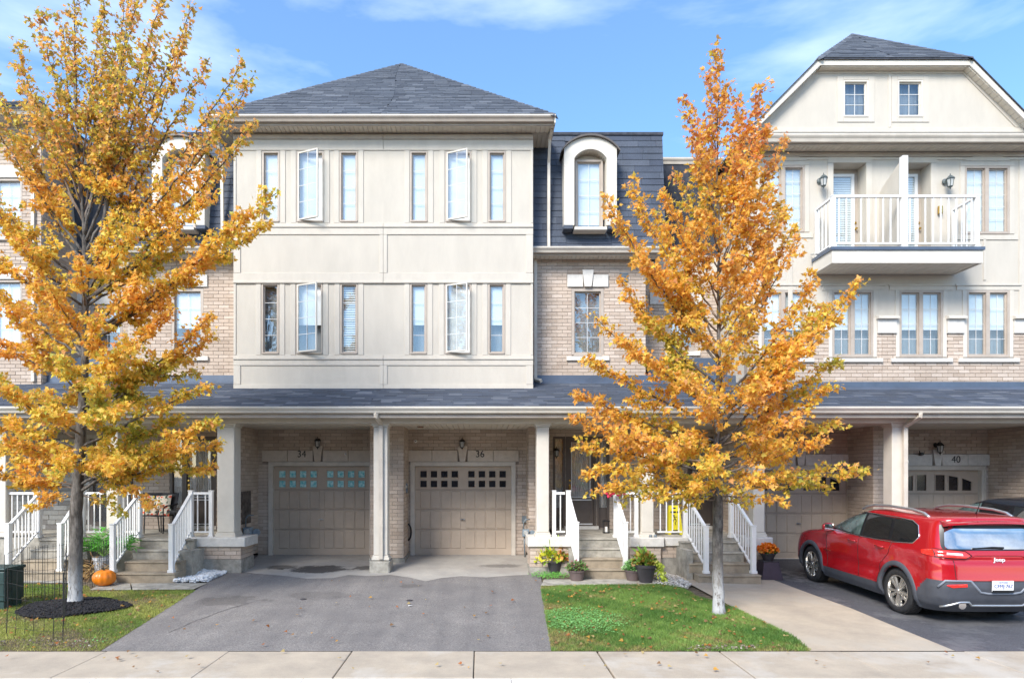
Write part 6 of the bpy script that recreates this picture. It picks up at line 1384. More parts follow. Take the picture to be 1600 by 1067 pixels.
def side_x(y, z):
    w, a, b = sm(z, _w), sm(z, _r), sm(z, _f); c = (a+b)/2; x = w-0.03*((y-c)/((b-a)/2))**2
    r = rc_r(z); d = y-a
    if d < r: x -= (r-math.sqrt(max(0, r*r-(r-d)**2)))*0.85
    r = rc_f(z); d = b-y
    if d < r: x -= (r-math.sqrt(max(0, r*r-(r-d)**2)))*0.8
    if 0.45 < z < 0.95: x -= 0.018*math.exp(-((z-0.62)/0.10)**2)*sstep(0.9, 1.4, y)*(1-sstep(3.2, 3.6, y))
    # flared arches
    for yw in (0.97, 3.67):
        d = math.hypot(y-yw, (z-0.36)); x += 0.022*math.exp(-((d-0.44)/0.12)**2) if z > 0.3 else 0
    return x
def rear_y(x, z):
    w, a = sm(z, _w), sm(z, _r); r = rc_r(z); x = abs(x); y = a+0.05*(x/w)**2
    d = w-x
    if d < r: y += (r-math.sqrt(max(0, r*r-(r-d)**2)))*0.7
    if 0.93 < z < 1.10: y += 0.018*math.exp(-((z-1.0)/0.035)**2)
    return y
def suv_body(t, paint, clad=True):
    def ring(z):
        a, b, w = sm(z, _r), sm(z, _f), sm(z, _w); rr_, rf = rc_r(z), rc_f(z); pts = []
        nr, na, ns = 8, 7, 96
        for i in range(nr): x = (w-rr_)*i/nr; pts.append((x, rear_y(x, z)))
        for i in range(na): an = PI/2*i/na; pts.append((w-rr_+rr_*math.sin(an), None, an))
        out_ = []
        y0 = rear_y(w-rr_, z); ya = a+rr_; yb = b-rf
        for p in pts:
            if len(p) == 2: out_.append(p)
            else:
                an = p[2]; yy = y0+(ya-y0)*(1-math.cos(an)); xx = side_x(ya, z); xs = (w-rr_)+(xx-(w-rr_))*math.sin(an); out_.append((xs, yy))
        for i in range(ns+1): y = ya+(yb-ya)*i/ns; out_.append((side_x(y, z), y))
        xf = side_x(yb, z)
        for i in range(1, na+1): an = PI/2*i/na; out_.append((xf-(xf-(w-rf))*(1-math.cos(an)) if 0 else (w-rf)+(xf-(w-rf))*math.cos(an), yb+(b-0.04-yb)*math.sin(an)))
        xl = w-rf
        for i in range(1, nr+1): x = xl*(1-i/nr); out_.append((x, b-0.04+0.04*(1-(x/max(xl, .01))**2)))
        return out_
    zs = []
    for a, b, n in ((.20, .44, 8), (.44, 1.02, 18), (1.02, 1.18, 12), (1.18, 1.52, 10), (1.52, 1.664, 12)):
        zs += [a+(b-a)*i/n for i in range(n)]
    zs.append(1.664); V = []; Fp = []; Fc = []
    R_ = [ring(z) for z in zs]; m_ = len(R_[0])
    for zi, r in zip(zs, R_): V += [(x, y, zi) for x, y in r]+[(-x, y, zi) for x, y in r]
    for i in range(len(zs)-1):
        for s_ in (0, 1):
            for k in range(m_-1):
                a = i*2*m_+s_*m_+k; b = a+1; c = b+2*m_; d = a+2*m_; cy = (V[a][1]+V[c][1])/2; cz = (V[a][2]+V[c][2])/2; cx_ = abs(V[a][0]+V[c][0])/2
                if cx_ > 0.6 and any(math.hypot(cy-yw, cz-0.36) < 0.415 for yw in (0.97, 3.67)): continue
                zp = 0.40+(0.70-0.40)*(1-sstep(0.25, 0.62, cy))+0.12*sstep(4.1, 4.4, cy)
                f = (a, b, c, d) if s_ == 0 else (a, d, c, b)
                (Fc if (cz < zp and clad) else Fp).append(f)
    top = (len(zs)-1)*2*m_; Fp.append(tuple(top+k for k in range(m_))+tuple(top+m_+k for k in range(m_-2, 0, -1)))
    for nm, F_, mt in (('body', Fp, paint), ('lower_cladding', Fc, CLAD)):
        if not F_: continue
        mb = MB(); used = {}; 
        for f in F_:
            g = []
            for v in f:
                if v not in used: used[v] = len(mb.v); mb.v.append(V[v])
                g.append(used[v])
            mb.f.append(tuple(g)); mb.m.append(0)
        mb.build(nm, mt, t, smooth=True)
    ub = MB(); ub.box(-.72, .72, .35, 4.3, .22, .5); ub.box(-.56, .56, .4, 4.2, .5, 0.95)
    for yw in (0.97, 3.67):
        for s_ in (-1, 1):
            n = 16
            pr = [(yw+0.425*math.cos(PI*i/n-0.25*(1-2*i/n)), 0.36+0.425*math.sin(PI*i/n-0.25*(1-2*i/n))) for i in range(n+1)]
            vs = [(s_*0.60, p[0], p[1]) for p in pr]+[(s_*0.90, p[0], p[1]) for p in pr]
            ub.add(vs, [(i, i+1, n+2+i, n+1+i) for i in range(n)]+[tuple(range(n+1))])
    ub.build('underbody', WELL, t)
def patch(poly_fn, rows, cols, mp, off=0.004):
    """grid patch: poly_fn(v)->(u0,u1) with v in 0..1 ; mp(u, v)->3D point on the body, pushed outward later"""
    vs = []; fs = []
    for i in range(rows+1):
        v = i/rows; a, b = poly_fn(v)
        for j in range(cols+1): vs.append(mp(a+(b-a)*j/cols, v))
    for i in range(rows):
        for j in range(cols): k = i*(cols+1)+j; fs.append((k, k+1, k+cols+2, k+cols+1))
    return vs, fs
def poly_rows(poly):
    """monotone polygon [(y,z)...] -> function z -> (y0,y1)"""
    zs = [p[1] for p in poly]
    def f(z):
        xs = []
        for i in range(len(poly)):
            (a, b), (c, d) = poly[i], poly[(i+1) % len(poly)]
            if min(b, d)-1e-9 <= z <= max(b, d)+1e-9 and abs(d-b) > 1e-9: xs.append(a+(c-a)*(z-b)/(d-b))
        return (min(xs), max(xs)) if xs else (poly[0][0], poly[0][0])
    return min(zs), max(zs), f
def side_patch(t, name, poly, mt, s_, off=0.005, rows=10, cols=18):
    z0, z1, f = poly_rows(poly)
    vs, fs = patch(lambda v: f(z0+(z1-z0)*(0.002+0.996*v)), rows, cols, lambda u, v: (s_*(side_x(u, z0+(z1-z0)*v)+off), u, z0+(z1-z0)*v))
    return MB().add(vs, fs).build(name, mt, t, smooth=True)
def rear_patch(t, name, poly, mt, off=0.005, rows=10, cols=18):
    z0, z1, f = poly_rows(poly)
    vs, fs = patch(lambda v: f(z0+(z1-z0)*(0.002+0.996*v)), rows, cols, lambda u, v: (u, rear_y(u, z0+(z1-z0)*v)-off, z0+(z1-z0)*v))
    return MB().add(vs, fs).build(name, mt, t, smooth=True)
def dense(poly, closed=True, st=0.05):
    o = []; n = len(poly)
    for i in range(n if closed else n-1):
        a, b = poly[i], poly[(i+1) % n]; k = max(1, int(math.hypot(b[0]-a[0], b[1]-a[1])/st))
        o += [(a[0]+(b[0]-a[0])*j/k, a[1]+(b[1]-a[1])*j/k) for j in range(k)]
    if not closed: o.append(poly[-1])
    else: o.append(poly[0])
    return o
def side_line(t, name, poly, mt, s_, r=0.008, closed=True, off=0.004): return MB().tube([(s_*(side_x(y, z)+off), y, z) for y, z in dense(poly, closed)], r, 5).build(name, mt, t, smooth=True)
def rear_line(t, name, poly, mt, r=0.008, closed=True, off=0.004): return MB().tube([(x, rear_y(x, z)-off, z) for x, z in dense(poly, closed)], r, 5).build(name, mt, t, smooth=True)
def wheel(t, x, y, s_, R=0.365, Wd=0.235, spokes=10):
    w = MB(); ax = []
    pr = [(R-0.115, -Wd/2+0.015), (R-0.08, -Wd/2), (R-0.03, -Wd/2+0.003), (R-0.006, -Wd/2+0.025), (R, -Wd/2+0.05), (R, Wd/2-0.05), (R-0.006, Wd/2-0.025), (R-0.03, Wd/2-0.003), (R-0.08, Wd/2), (R-0.115, Wd/2-0.015)]
    n = 48; vs = [(h, r*math.cos(2*PI*k/n), r*math.sin(2*PI*k/n)) for r, h in pr for k in range(n)]; m_ = len(pr)
    fs = [(i*n+k, i*n+(k+1) % n, ((i+1) % m_)*n+(k+1) % n, ((i+1) % m_)*n+k) for i in range(m_) for k in range(n)]
    tyre = MB().add([(x+a, y+b, R+c) for a, b, c in vs], fs)
    wo = tyre.build('wheel', RUB, t, smooth=True)
    tr = MB()
    for k in range(60):
        a = 2*PI*k/60; 
        for h in (-0.075, -0.025, 0.025, 0.075):
            c = Vector((x+h, y+(R+0.001)*math.cos(a+h), R+(R+0.001)*math.sin(a+h))); q = Vector((0, -math.sin(a), math.cos(a)))*0.014; u = Vector((0.021, 0, 0)); nn = Vector((0, math.cos(a), math.sin(a)))*0.006
            tr.add([c-q-u, c+q-u, c+q+u, c-q+u, c-q-u+nn, c+q-u+nn, c+q+u+nn, c-q+u+nn], [(4,5,6,7),(0,1,5,4),(1,2,6,5),(2,3,7,6),(3,0,4,7)])
    tr.build('tread', RUB, wo, kind='stuff')
    f = x+s_*(Wd/2-0.02); rr_ = R-0.112
    rim = MB(); 
    def ringz(r1, r2, xa, xb):
        vs = []; 
        for (r, h) in ((r1, xa), (r2, xb)): vs += [(h, y+r*math.cos(2*PI*k/n), R+r*math.sin(2*PI*k/n)) for k in range(n)]
        rim.add(vs, [(k, (k+1) % n, n+(k+1) % n, n+k) for k in range(n)])
    ringz(rr_+0.006, rr_-0.012, f+s_*0.012, f+s_*0.012); ringz(rr_-0.012, rr_-0.02, f+s_*0.012, f-s_*0.02); ringz(rr_-0.02, rr_-0.02, f-s_*0.02, f-s_*0.14)
    for k in range(spokes):
        a = 2*PI*k/spokes+(0.10 if k % 2 else -0.10); 
        def pt(r, da, h): return (f+s_*h, y+r*math.cos(a+da), R+r*math.sin(a+da))
        r1, r2 = 0.045, rr_-0.008
        rim.add([pt(r1, -.28, 0.0), pt(r1, .28, 0.0), pt(r2, .085, .006), pt(r2, -.085, .006), pt(r1, -.35, -.03), pt(r1, .35, -.03), pt(r2, .12, -.025), pt(r2, -.12, -.025)], [(0,1,2,3),(0,4,5,1),(1,5,6,2),(2,6,7,3),(3,7,4,0)])
    rim.lathe([(0.062, f-s_*0.02), (0.062, f+s_*0.003), (0.035, f+s_*0.008), (0.03, f+s_*0.015), (0.0, f+s_*0.015)], (0, y, R), 20, 'x')
    rim.build('rim', ALLOY, wo); MB().lathe([(rr_-0.02, f-s_*0.14), (rr_-0.02, f-s_*0.135), (0.0, f-s_*0.13)], (0, y, R), 24, 'x').build('brake_gloom', WELL, wo)
    MB().lathe([(0.15, f-s_*0.10), (0.15, f-s_*0.085), (0.0, f-s_*0.085)], (0, y, R), 28, 'x').build('brake_disc', STEEL, wo)
def suv(label, paint, loc, rails_=True, red=True, tilt=0.0):
    t = local_thing('parked_suv', label, 'suv', loc, 0)
    suv_body(t, paint, red)
    for s_ in (-1, 1):
        for yw in (0.97, 3.67): wheel(t, s_*(0.80), yw, s_)
        # arches
        for yw in (0.97, 3.67):
            n = 36; vs = []; pts = [(-0.30+(PI+0.60)*i/n) for i in range(n+1)]
            prof = [(0.405, -0.03), (0.405, 0.010), (0.425, 0.020), (0.475, 0.016), (0.490, -0.004)]
            for a in pts:
                for r, o_ in prof:
                    y, z = yw+r*math.cos(a)*(1.0), max(0.21, 0.36+r*math.sin(a)*1.02); vs.append((s_*(side_x(y, z)+o_), y, z))
            k = len(prof); MB().add(vs, [(i*k+j, i*k+j+1, (i+1)*k+j+1, (i+1)*k+j) for i in range(n) for j in range(k-1)]).build('wheel_arch', CLAD if red else paint, t, smooth=True)
        # glasshouse
        F_ = [(3.02, 1.165), (2.06, 1.150), (2.10, 1.53), (2.42, 1.51), (2.80, 1.32)]; R_ = [(1.99, 1.150), (1.26, 1.155), (1.35, 1.525), (2.03, 1.53)]; Q_ = [(1.18, 1.16), (0.70, 1.20), (0.62, 1.28), (0.72, 1.44), (0.86, 1.50), (1.27, 1.522)]
        border = [(3.06, 1.15), (2.02, 1.135), (1.2, 1.14), (0.68, 1.185), (0.59, 1.29), (0.70, 1.46), (0.86, 1.525), (1.30, 1.545), (2.1, 1.552), (2.45, 1.53), (2.82, 1.335)]
        side_patch(t, 'window_pillars', border, BLK, s_, 0.003, 14, 30)
        side_patch(t, 'side_window', F_, FGLASS, s_, 0.007); side_patch(t, 'side_window', R_, CGLASS, s_, 0.007); side_patch(t, 'side_window', Q_, CGLASS, s_, 0.007)
        if red: side_line(t, 'window_trim', border, CHROME, s_, 0.009, off=0.006)
        # door seams
        side_line(t, 'door_seam', [(2.04, 1.13), (2.05, 0.9), (2.02, 0.42)], BLK, s_, 0.005, False, 0.0); side_line(t, 'door_seam', [(3.12, 1.13), (3.10, 0.9), (3.05, 0.42)], BLK, s_, 0.005, False, 0.0)
        side_line(t, 'door_seam', [(1.16, 1.13), (1.20, 0.95), (1.40, 0.75), (1.46, 0.42)], BLK, s_, 0.005, False, 0.0)
        for yh in (2.22, 1.42):
            h = MB(); x = lambda y, z, o_: (s_*(side_x(y, z)+o_), y, z)
            h.tube([x(yh-0.11, 1.03, 0.0), x(yh-0.09, 1.035, 0.03), x(yh, 1.04, 0.038), x(yh+0.09, 1.035, 0.03), x(yh+0.11, 1.03, 0.0)], [0.012, 0.015, 0.016, 0.015, 0.012], 7); h.build('door_handle', paint, t, smooth=True)
        mr = MB(); c = Vector((s_*(side_x(2.95, 1.15)+0.10), 2.98, 1.20))
        mr.lathe([(0.0, 0.05), (0.06, 0.045), (0.095, 0.01), (0.10, -0.04), (0.085, -0.055), (0.0, -0.05)], c, 14, 'y'); mr.v = [(c.x+(p[0]-c.x)*1.15, p[1], c.z+(p[2]-c.z)*0.82) for p in mr.v]
        mo = mr.build('wing_mirror', paint, t, smooth=True); MB().box(c.x-0.085, c.x+0.085, c.y-0.062, c.y-0.056, c.z-0.06, c.z+0.06).build('mirror_glass', RGLASS, mo); MB().tube([(s_*(side_x(2.98, 1.15)-.01), 2.99, 1.15), (c.x-s_*0.05, 2.99, 1.16)], 0.025, 6).build('mirror_arm', BLK, mo)
        if rails_:
            pts = [(s_*0.655, y, z) for y, z in ((0.62, 1.60), (0.74, 1.655), (1.0, 1.69), (1.6, 1.705), (2.0, 1.69), (2.25, 1.645), (2.36, 1.60))]
            path = []
            for i in range(len(pts)-1): path += [Vector(pts[i]).lerp(Vector(pts[i+1]), j/4) for j in range(4)]
            path.append(Vector(pts[-1])); MB().tube(path, 0.023, 8).build('roof_rail', SILV, t, smooth=True)
        # lamps at the rear corner
        L_ = [(s_*0.40, 1.07), (s_*0.48, 1.135), (s_*0.70, 1.155), (s_*0.865, 1.16), (s_*0.865, 1.05), (s_*0.70, 1.03), (s_*0.48, 1.025)]
        rear_patch(t, 'tail_lamp', L_, TAILR, 0.014); rear_patch(t, 'tail_lamp_lens', [(s_*0.52, 1.07), (s_*0.53, 1.105), (s_*0.74, 1.115), (s_*0.74, 1.08)], TAILW, 0.018, 4, 10)
        rear_line(t, 'tail_lamp_rim', L_, BLK, 0.007, True, 0.016)
        side_patch(t, 'tail_lamp', [(0.20, 1.045), (0.42, 1.06), (0.46, 1.12), (0.20, 1.16)], TAILR, s_, 0.012)
    # headlamps, grille (front)
    for s_ in (-1, 1): MB().lathe([(0.0, 0.02), (0.10, 0.02), (0.11, -0.05)], (s_*0.62, 4.40, 0.86), 16, 'y').build('headlight', TAILW, t)
    MB().box(-0.45, 0.45, 4.58, 4.632, 0.72, 0.88).build('grille', BLK, t)
    # tailgate
    rg = [(-0.70, 1.165), (-0.73, 1.20), (-0.655, 1.46), (0.655, 1.46), (0.73, 1.20), (0.70, 1.165)]
    rear_patch(t, 'rear_glass_border', [(-0.74, 1.145), (-0.775, 1.19), (-0.69, 1.51), (0.69, 1.51), (0.775, 1.19), (0.74, 1.145)], BLK, 0.003); rear_patch(t, 'rear_window', rg, RGLASS, 0.009)
    sp = MB(); n = 16; vs = []
    for i in range(n+1):
        x = -0.68+1.36*i/n; e = 0.06*(x/0.68)**2; vs += [(x, 0.36, 1.61-e*.6), (x, 0.10+e, 1.575-e*.6), (x, 0.095+e, 1.548-e*.6), (x, 0.28, 1.52-e*.6)]
    sp.add(vs, [(i*4+j, i*4+(j+1) % 4, i*4+4+(j+1) % 4, i*4+4+j) for i in range(n) for j in range(4)]+[(0, 1, 2, 3), (n*4+3, n*4+2, n*4+1, n*4)]); sp.build('spoiler', paint, t)
    if rails_: MB().tube([(0.08, 0.62, 1.655), (0.075, 0.60, 1.68), (0.06, 0.50, 1.86)], [0.02, 0.008, 0.004], 6).build('antenna', BLK, t)
    else: MB().prism([(1.0, 1.655), (0.72, 1.655), (0.74, 1.73), (0.80, 1.73)], -0.02, 0.02, 'x').build('shark_fin_antenna', BLK, t)
    wy = rear_y(0, 1.2); wp = MB(); wp.tube([(0.10, rear_y(.1, 1.19)-0.02, 1.185), (-0.08, rear_y(-.08, 1.2)-0.035, 1.195), (-0.36, rear_y(-.36, 1.22)-0.03, 1.175)], [0.016, 0.012, 0.006], 6); wp.box(-0.36, 0.02, rear_y(-.1, 1.19)-0.022, rear_y(-.1, 1.19)-0.012, 1.172, 1.186); wp.build('rear_wiper', BLK, t)
    rear_line(t, 'tailgate_seam', [(-0.78, 1.14), (-0.66, 1.12), (-0.645, 0.70), (0.645, 0.70), (0.66, 1.12), (0.78, 1.14)], BLK, 0.005, False, 0.0)
    if red:
        rear_line(t, 'chrome_strip', [(-0.82, 1.02), (-0.50, 1.005), (-0.42, 1.045), (-0.34, 1.075), (0.34, 1.075), (0.42, 1.045), (0.50, 1.005), (0.82, 1.02)], RPAINT, 0.012, False)
        text('Jeep', 0.085, (0, rear_y(0, 1.02)-0.022, 1.015), BADGE, t, 0.006, name='tailgate_badge', sx=1.15)
        text('4x4', 0.045, (0.62, rear_y(0.62, .78)-0.012, 0.78), CHROME, t, 0.004, name='badge')
        B('badge', CHROME, t, -0.935, -0.929, 2.95, 3.15, 0.735, 0.745)
        pz = 0.635; py_ = rear_y(0, 0.62)-0.035
        pl = MB().cbox(-0.155, 0.155, py_, py_+0.02, pz-0.08, pz+0.08, 0.004).build('number_plate', WHITE, t)
        BLUE = mat('plate_blue', (0.02, 0.07, 0.30), 0.5, 0.02)
        text('CFMJ·767', 0.075, (0, py_-0.002, pz), BLUE, t, 0.002, name='plate_lettering', sx=0.92); text('ONTARIO', 0.026, (0, py_-0.002, pz+0.055), BLUE, t, 0.002, name='plate_lettering', sx=1.2); B('plate_frame', BLK, t, -0.16, 0.16, py_-0.004, py_+0.001, pz-0.088, pz-0.058)
        # plate recess and valance in the bumper
        rear_patch(t, 'plate_recess', [(-0.27, 0.53), (-0.40, 0.69), (0.40, 0.69), (0.27, 0.53)], CLAD, 0.002)
        sl = mat('grey_bumper_moulding', (0.20, 0.22, 0.26), 0.4, 0.06)
        rear_line(t, 'bumper_moulding', [(-0.86, 0.60), (-0.78, 0.70), (-0.44, 0.70), (-0.30, 0.535), (-0.18, 0.515), (0.18, 0.515), (0.30, 0.535), (0.44, 0.70), (0.78, 0.70), (0.86, 0.60)], sl, 0.020, False, -0.004)
        rear_line(t, 'skid_trim', [(-0.78, 0.285), (-0.66, 0.335), (-0.56, 0.375), (-0.44, 0.38), (-0.38, 0.325), (0.38, 0.325), (0.44, 0.38), (0.56, 0.375), (0.66, 0.335), (0.78, 0.285)], SILV, 0.019, False, 0.004)
        for s_ in (-1, 1):
            rear_patch(t, 'reflector', [(s_*0.50, 0.605), (s_*0.50, 0.66), (s_*0.74, 0.655), (s_*0.78, 0.63), (s_*0.70, 0.60)], TAILR, 0.012, 4, 12)
            MB().lathe([(0.05, -0.03), (0.056, -0.03), (0.056, 0.1), (0.04, 0.1)], (s_*0.52, 0.10, 0.325), 14, 'y').build('exhaust_tip', CHROME, t)
    t.rotation_euler = (tilt, 0, 0); return t
xs_ = 6.80+0.93; y0 = 9.50
suv('shiny red suv with silver roof rails, parked nose-in on the dark driveway', RPAINT, (xs_, y0, gz(xs_, y0)-0.005), tilt=math.atan(0.0253))
k_ = suv('dark suv mostly hidden behind the red one at the right edge', KPAINT, (11.10, 11.15, gz(11.3, 11.15)), rails_=False, red=False, tilt=math.atan(0.0253)); k_.scale = (1.0, 1.0, 1.05)
# ================================================================ SMALL THINGS
def plant_leaves(t, name, c, n, spread, lsz, cols, up=0.5, shape=CLOV, zs=(0, 0.25), seed=1, ball=True, kind='stuff'):
    r = np.random.default_rng(seed); d = r.normal(size=(n, 3)); d[:, 2] = np.abs(d[:, 2])*0.9+up*0.2; d /= np.linalg.norm(d, axis=1, keepdims=True)
    rad = r.uniform(0.45, 1.0, (n, 1)); P_ = np.array(c)[None]+d*rad*np.array(spread)[None]; D_ = d*0.8+r.normal(0, .5, (n, 3)); D_[:, 2] += up*0.3
    cc = np.array(cols)[r.integers(0, len(cols), n)]*r.uniform(0.75, 1.25, (n, 1))
    return leaves_mesh(name, GREENL, P_, D_, r.uniform(lsz*0.6, lsz*1.2, n), np.clip(cc, 0.005, 0.95), t, None, shape, 0.6, kind)
BLADE = np.array([(0, 0), (.10, .2), (.13, .5), (.07, .8), (0, 1), (-.07, .8), (-.13, .5), (-.10, .2)])
OVAL = np.array([(0, 0), (.22, .18), (.30, .45), (.20, .78), (0, 1), (-.20, .78), (-.30, .45), (-.22, .18)])
POTB = mat('brown_pot', (0.13, 0.095, 0.09), 0.6, 0.1, 5); POTD = mat('dark_pot', (0.05, 0.045, 0.05), 0.5, 0.1, 5); SOIL = mat('potting_soil', (0.03, 0.02, 0.014), 1, 0.3, 20, 0.5)
def pot(t, x, y, z, r, h, m, taper=0.75, sides=24):
    MB().lathe([(r*taper*0.9, 0), (r*taper, 0.005), (r*0.96, h*0.82), (r*1.04, h*0.83), (r*1.06, h), (r*0.97, h), (r*0.94, h*0.88), (0, h*0.88)], (x, y, z), sides).build('pot', m, t, smooth=False)
    MB().lathe([(r*0.93, h*0.885), (0, h*0.90)], (x, y, z), sides).build('soil', SOIL, t)
# pots by the narrow steps
x, y = gp(866, 894); z = gz(x, y)
t = thing('potted_plant', 'yellow and red croton in a dark pot in front of the column pier', 'plant', (x, y, z), 'pots round the narrow steps')
pot(t, x, y, z, 0.17, 0.24, POTD)
plant_leaves(t, 'foliage', (x-0.12, y-0.03, z+0.24), 260, (0.30, 0.22, 0.30), 0.11, [(0.70, 0.66, 0.06), (0.55, 0.60, 0.05), (0.75, 0.60, 0.08), (0.25, 0.40, 0.04)], 0.5, OVAL, seed=3)
plant_leaves(t, 'red_foliage', (x+0.16, y, z+0.26), 130, (0.18, 0.16, 0.30), 0.12, [(0.50, 0.14, 0.05), (0.55, 0.25, 0.05), (0.28, 0.10, 0.04), (0.20, 0.28, 0.04)], 0.8, OVAL, seed=4)
plant_leaves(t, 'tall_leaf', (x-0.04, y, z+0.30), 9, (0.05, 0.05, 0.12), 0.42, [(0.22, 0.42, 0.06), (0.35, 0.5, 0.08)], 3, BLADE, seed=5)
x, y = gp(901, 906.5); z = gz(x, y)
t = thing('potted_plant', 'brown pot with a low pink flowering plant left of the narrow steps', 'plant', (x, y, z), 'pots round the narrow steps'); pot(t, x, y, z, 0.165, 0.215, POTB)
plant_leaves(t, 'foliage', (x, y, z+0.21), 420, (0.23, 0.19, 0.17), 0.055, [(0.10, 0.22, 0.05), (0.16, 0.28, 0.07), (0.20, 0.17, 0.08)], 0.5, OVAL, seed=6); plant_leaves(t, 'blossom', (x, y, z+0.23), 60, (0.24, 0.20, 0.17), 0.035, [(0.42, 0.10, 0.16), (0.35, 0.12, 0.12)], 0.5, CLOV, seed=7)
x, y = gp(989, 906.5); z = gz(x, y)
t = thing('potted_plant', 'brown pot with a round green leafy plant right of the narrow steps', 'plant', (x, y, z), 'pots round the narrow steps'); pot(t, x, y, z, 0.16, 0.22, POTB)
plant_leaves(t, 'foliage', (x, y, z+0.21), 520, (0.21, 0.18, 0.20), 0.055, [(0.12, 0.30, 0.07), (0.20, 0.42, 0.12), (0.30, 0.48, 0.2)], 0.5, OVAL, seed=8)
x, y = gp(1009, 909.5); z = gz(x, y)
t = thing('potted_plant', 'tall black planter with trailing lime leaves by the porch wall', 'plant', (x, y, z), 'pots round the narrow steps'); pot(t, x, y, z, 0.20, 0.36, POTD, 0.62)
plant_leaves(t, 'foliage', (x-0.03, y, z+0.36), 240, (0.22, 0.18, 0.22), 0.11, [(0.40, 0.22, 0.05), (0.45, 0.40, 0.06), (0.18, 0.32, 0.05)], 0.6, OVAL, seed=9)
plant_leaves(t, 'tall_leaf', (x-0.03, y, z+0.42), 10, (0.06, 0.05, 0.16), 0.30, [(0.22, 0.42, 0.06), (0.3, 0.35, 0.08)], 3, BLADE, seed=10)
r_ = np.random.default_rng(12); n = 200; u = r_.random(n); P_ = np.stack([x+0.17+u*0.17+r_.normal(0, .045, n), y-0.03+r_.normal(0, .05, n), z+0.40-u*u*0.42+r_.normal(0, .025, n)], 1); D_ = np.stack([r_.normal(.3, .4, n), r_.normal(-.3, .3, n), r_.normal(-.6, .3, n)], 1)
leaves_mesh('trailing_foliage', GREENL, P_, D_, r_.uniform(.05, .10, n), np.array([(0.62, 0.70, 0.10)])*r_.uniform(.75, 1.25, (n, 1)), t, None, OVAL)
# orange mums on a dark plinth
x, y = gp(1200, 903); z = gz(x, y)
t = thing('plant_stand', 'dark tapered plinth carrying the orange mums', 'stand', (x, y, z)); m_ = MB(); a, b, h = 0.22, 0.155, 0.36
m_.add([(x-a, y-a, z), (x+a, y-a, z), (x+a, y+a, z), (x-a, y+a, z), (x-b, y-b, z+h), (x+b, y-b, z+h), (x+b, y+b, z+h), (x-b, y+b, z+h)], [(0,3,2,1),(4,5,6,7),(0,1,5,4),(1,2,6,5),(2,3,7,6),(3,0,4,7)])
m_.build('body', mat('plum_plastic', (0.055, 0.04, 0.055), 0.5, 0.1), t); B('top', POTD, t, x-b-0.01, x+b+0.01, y-b-0.01, y+b+0.01, z+h, z+h+0.015)
t = thing('potted_mums', 'bright orange mums in a black bowl on the plinth beside the steps', 'plant', (x, y, z+h+0.015)); zz = z+h+0.016; pot(t, x, y, zz, 0.155, 0.16, POTD, 0.6)
plant_leaves(t, 'foliage', (x, y, zz+0.14), 260, (0.17, 0.16, 0.13), 0.06, [(0.12, 0.22, 0.04)], 0.5, OVAL, seed=13); plant_leaves(t, 'blossom', (x, y, zz+0.17), 620, (0.21, 0.18, 0.19), 0.05, [(0.85, 0.24, 0.015), (0.9, 0.34, 0.02), (0.8, 0.17, 0.01)], 0.6, CLOV, seed=14)
# pumpkin
x, y = gp(163, 915); z = gz(x, y)
t = thing('pumpkin', 'ribbed orange pumpkin on the path left of the tan steps', 'pumpkin', (x, y, z)); R0 = 0.205
PUMP = mat('pumpkin_skin', (0.83, 0.23, 0.012), 0.35, 0.08, 6)
pr = [(R0*0.25, 0.01)]+[(R0*math.sin(PI*(0.08+0.84*i/14))**0.8, 0.16-0.155*math.cos(PI*(0.08+0.84*i/14))*1.0) for i in range(15)]+[(R0*0.15, 0.285)]
MB().lathe(pr, (x, y, z), 60, wob=lambda a: 1-0.055*abs(math.cos(a*5.5))**3+0.02*math.sin(2*a)).build('rind', PUMP, t, smooth=True)
MB().tube([(x, y, z+0.27), (x-0.01, y, z+0.32), (x-0.04, y-0.01, z+0.345)], [0.03, 0.018, 0.022], 7).build('stem', mat('pumpkin_stem', (0.05, 0.05, 0.03), 0.9, 0.2), t)
# palm behind the left railing
x, y = wx(158, 13.3), 13.3; z = gz(x, y)
t = thing('potted_palm', 'bushy green palm in a grey pot behind the pumpkin', 'plant', (x, y, z)); pot(t, x+0.05, y, z, 0.20, 0.42, mat('pale_grey_pot', (0.45, 0.46, 0.48), 0.6, 0.1), 0.7)
rn = random.Random(4); LPp = []; LDd = []; st_ = MB()
for k in range(26):
    a = rn.uniform(0, 2*PI); ln = rn.uniform(0.45, 0.85); b = Vector((x+0.05, y, z+0.42)); dr = Vector((math.cos(a), math.sin(a)*0.6, rn.uniform(0.7, 1.9))).normalized(); c = b+dr*ln*0.6; e = c+Vector((math.cos(a)*0.9, math.sin(a)*0.5, rn.uniform(-0.3, .4)))*ln*0.55
    pth = bez(b, c, e, 12); st_.tube(pth, [0.007*(1-.7*i/12) for i in range(13)], 4, cap=False)
    for i in range(3, 13):
        for s_ in (-1, 1):
            d = (pth[i]-pth[i-1]).normalized(); sd_ = d.cross(Vector((0, 0, 1))).normalized()*s_
            LPp.append(pth[i]); LDd.append(d*0.7+sd_*0.7+Vector((0, 0, rn.uniform(-.35, .1))))
st_.build('frond_stem', mat('palm_stem', (0.16, 0.28, 0.05), 0.6, 0.1), t, kind='stuff')
n = len(LPp); cc = np.array([(0.10, 0.34, 0.04)])*RNG.uniform(.6, 1.5, (n, 1)); NAR = BLADE*np.array([[0.45, 1.0]])
leaves_mesh('frond', GREENL, np.array([tuple(p) for p in LPp]), np.array([tuple(p) for p in LDd]), RNG.uniform(.14, .26, n), cc, t, None, NAR)
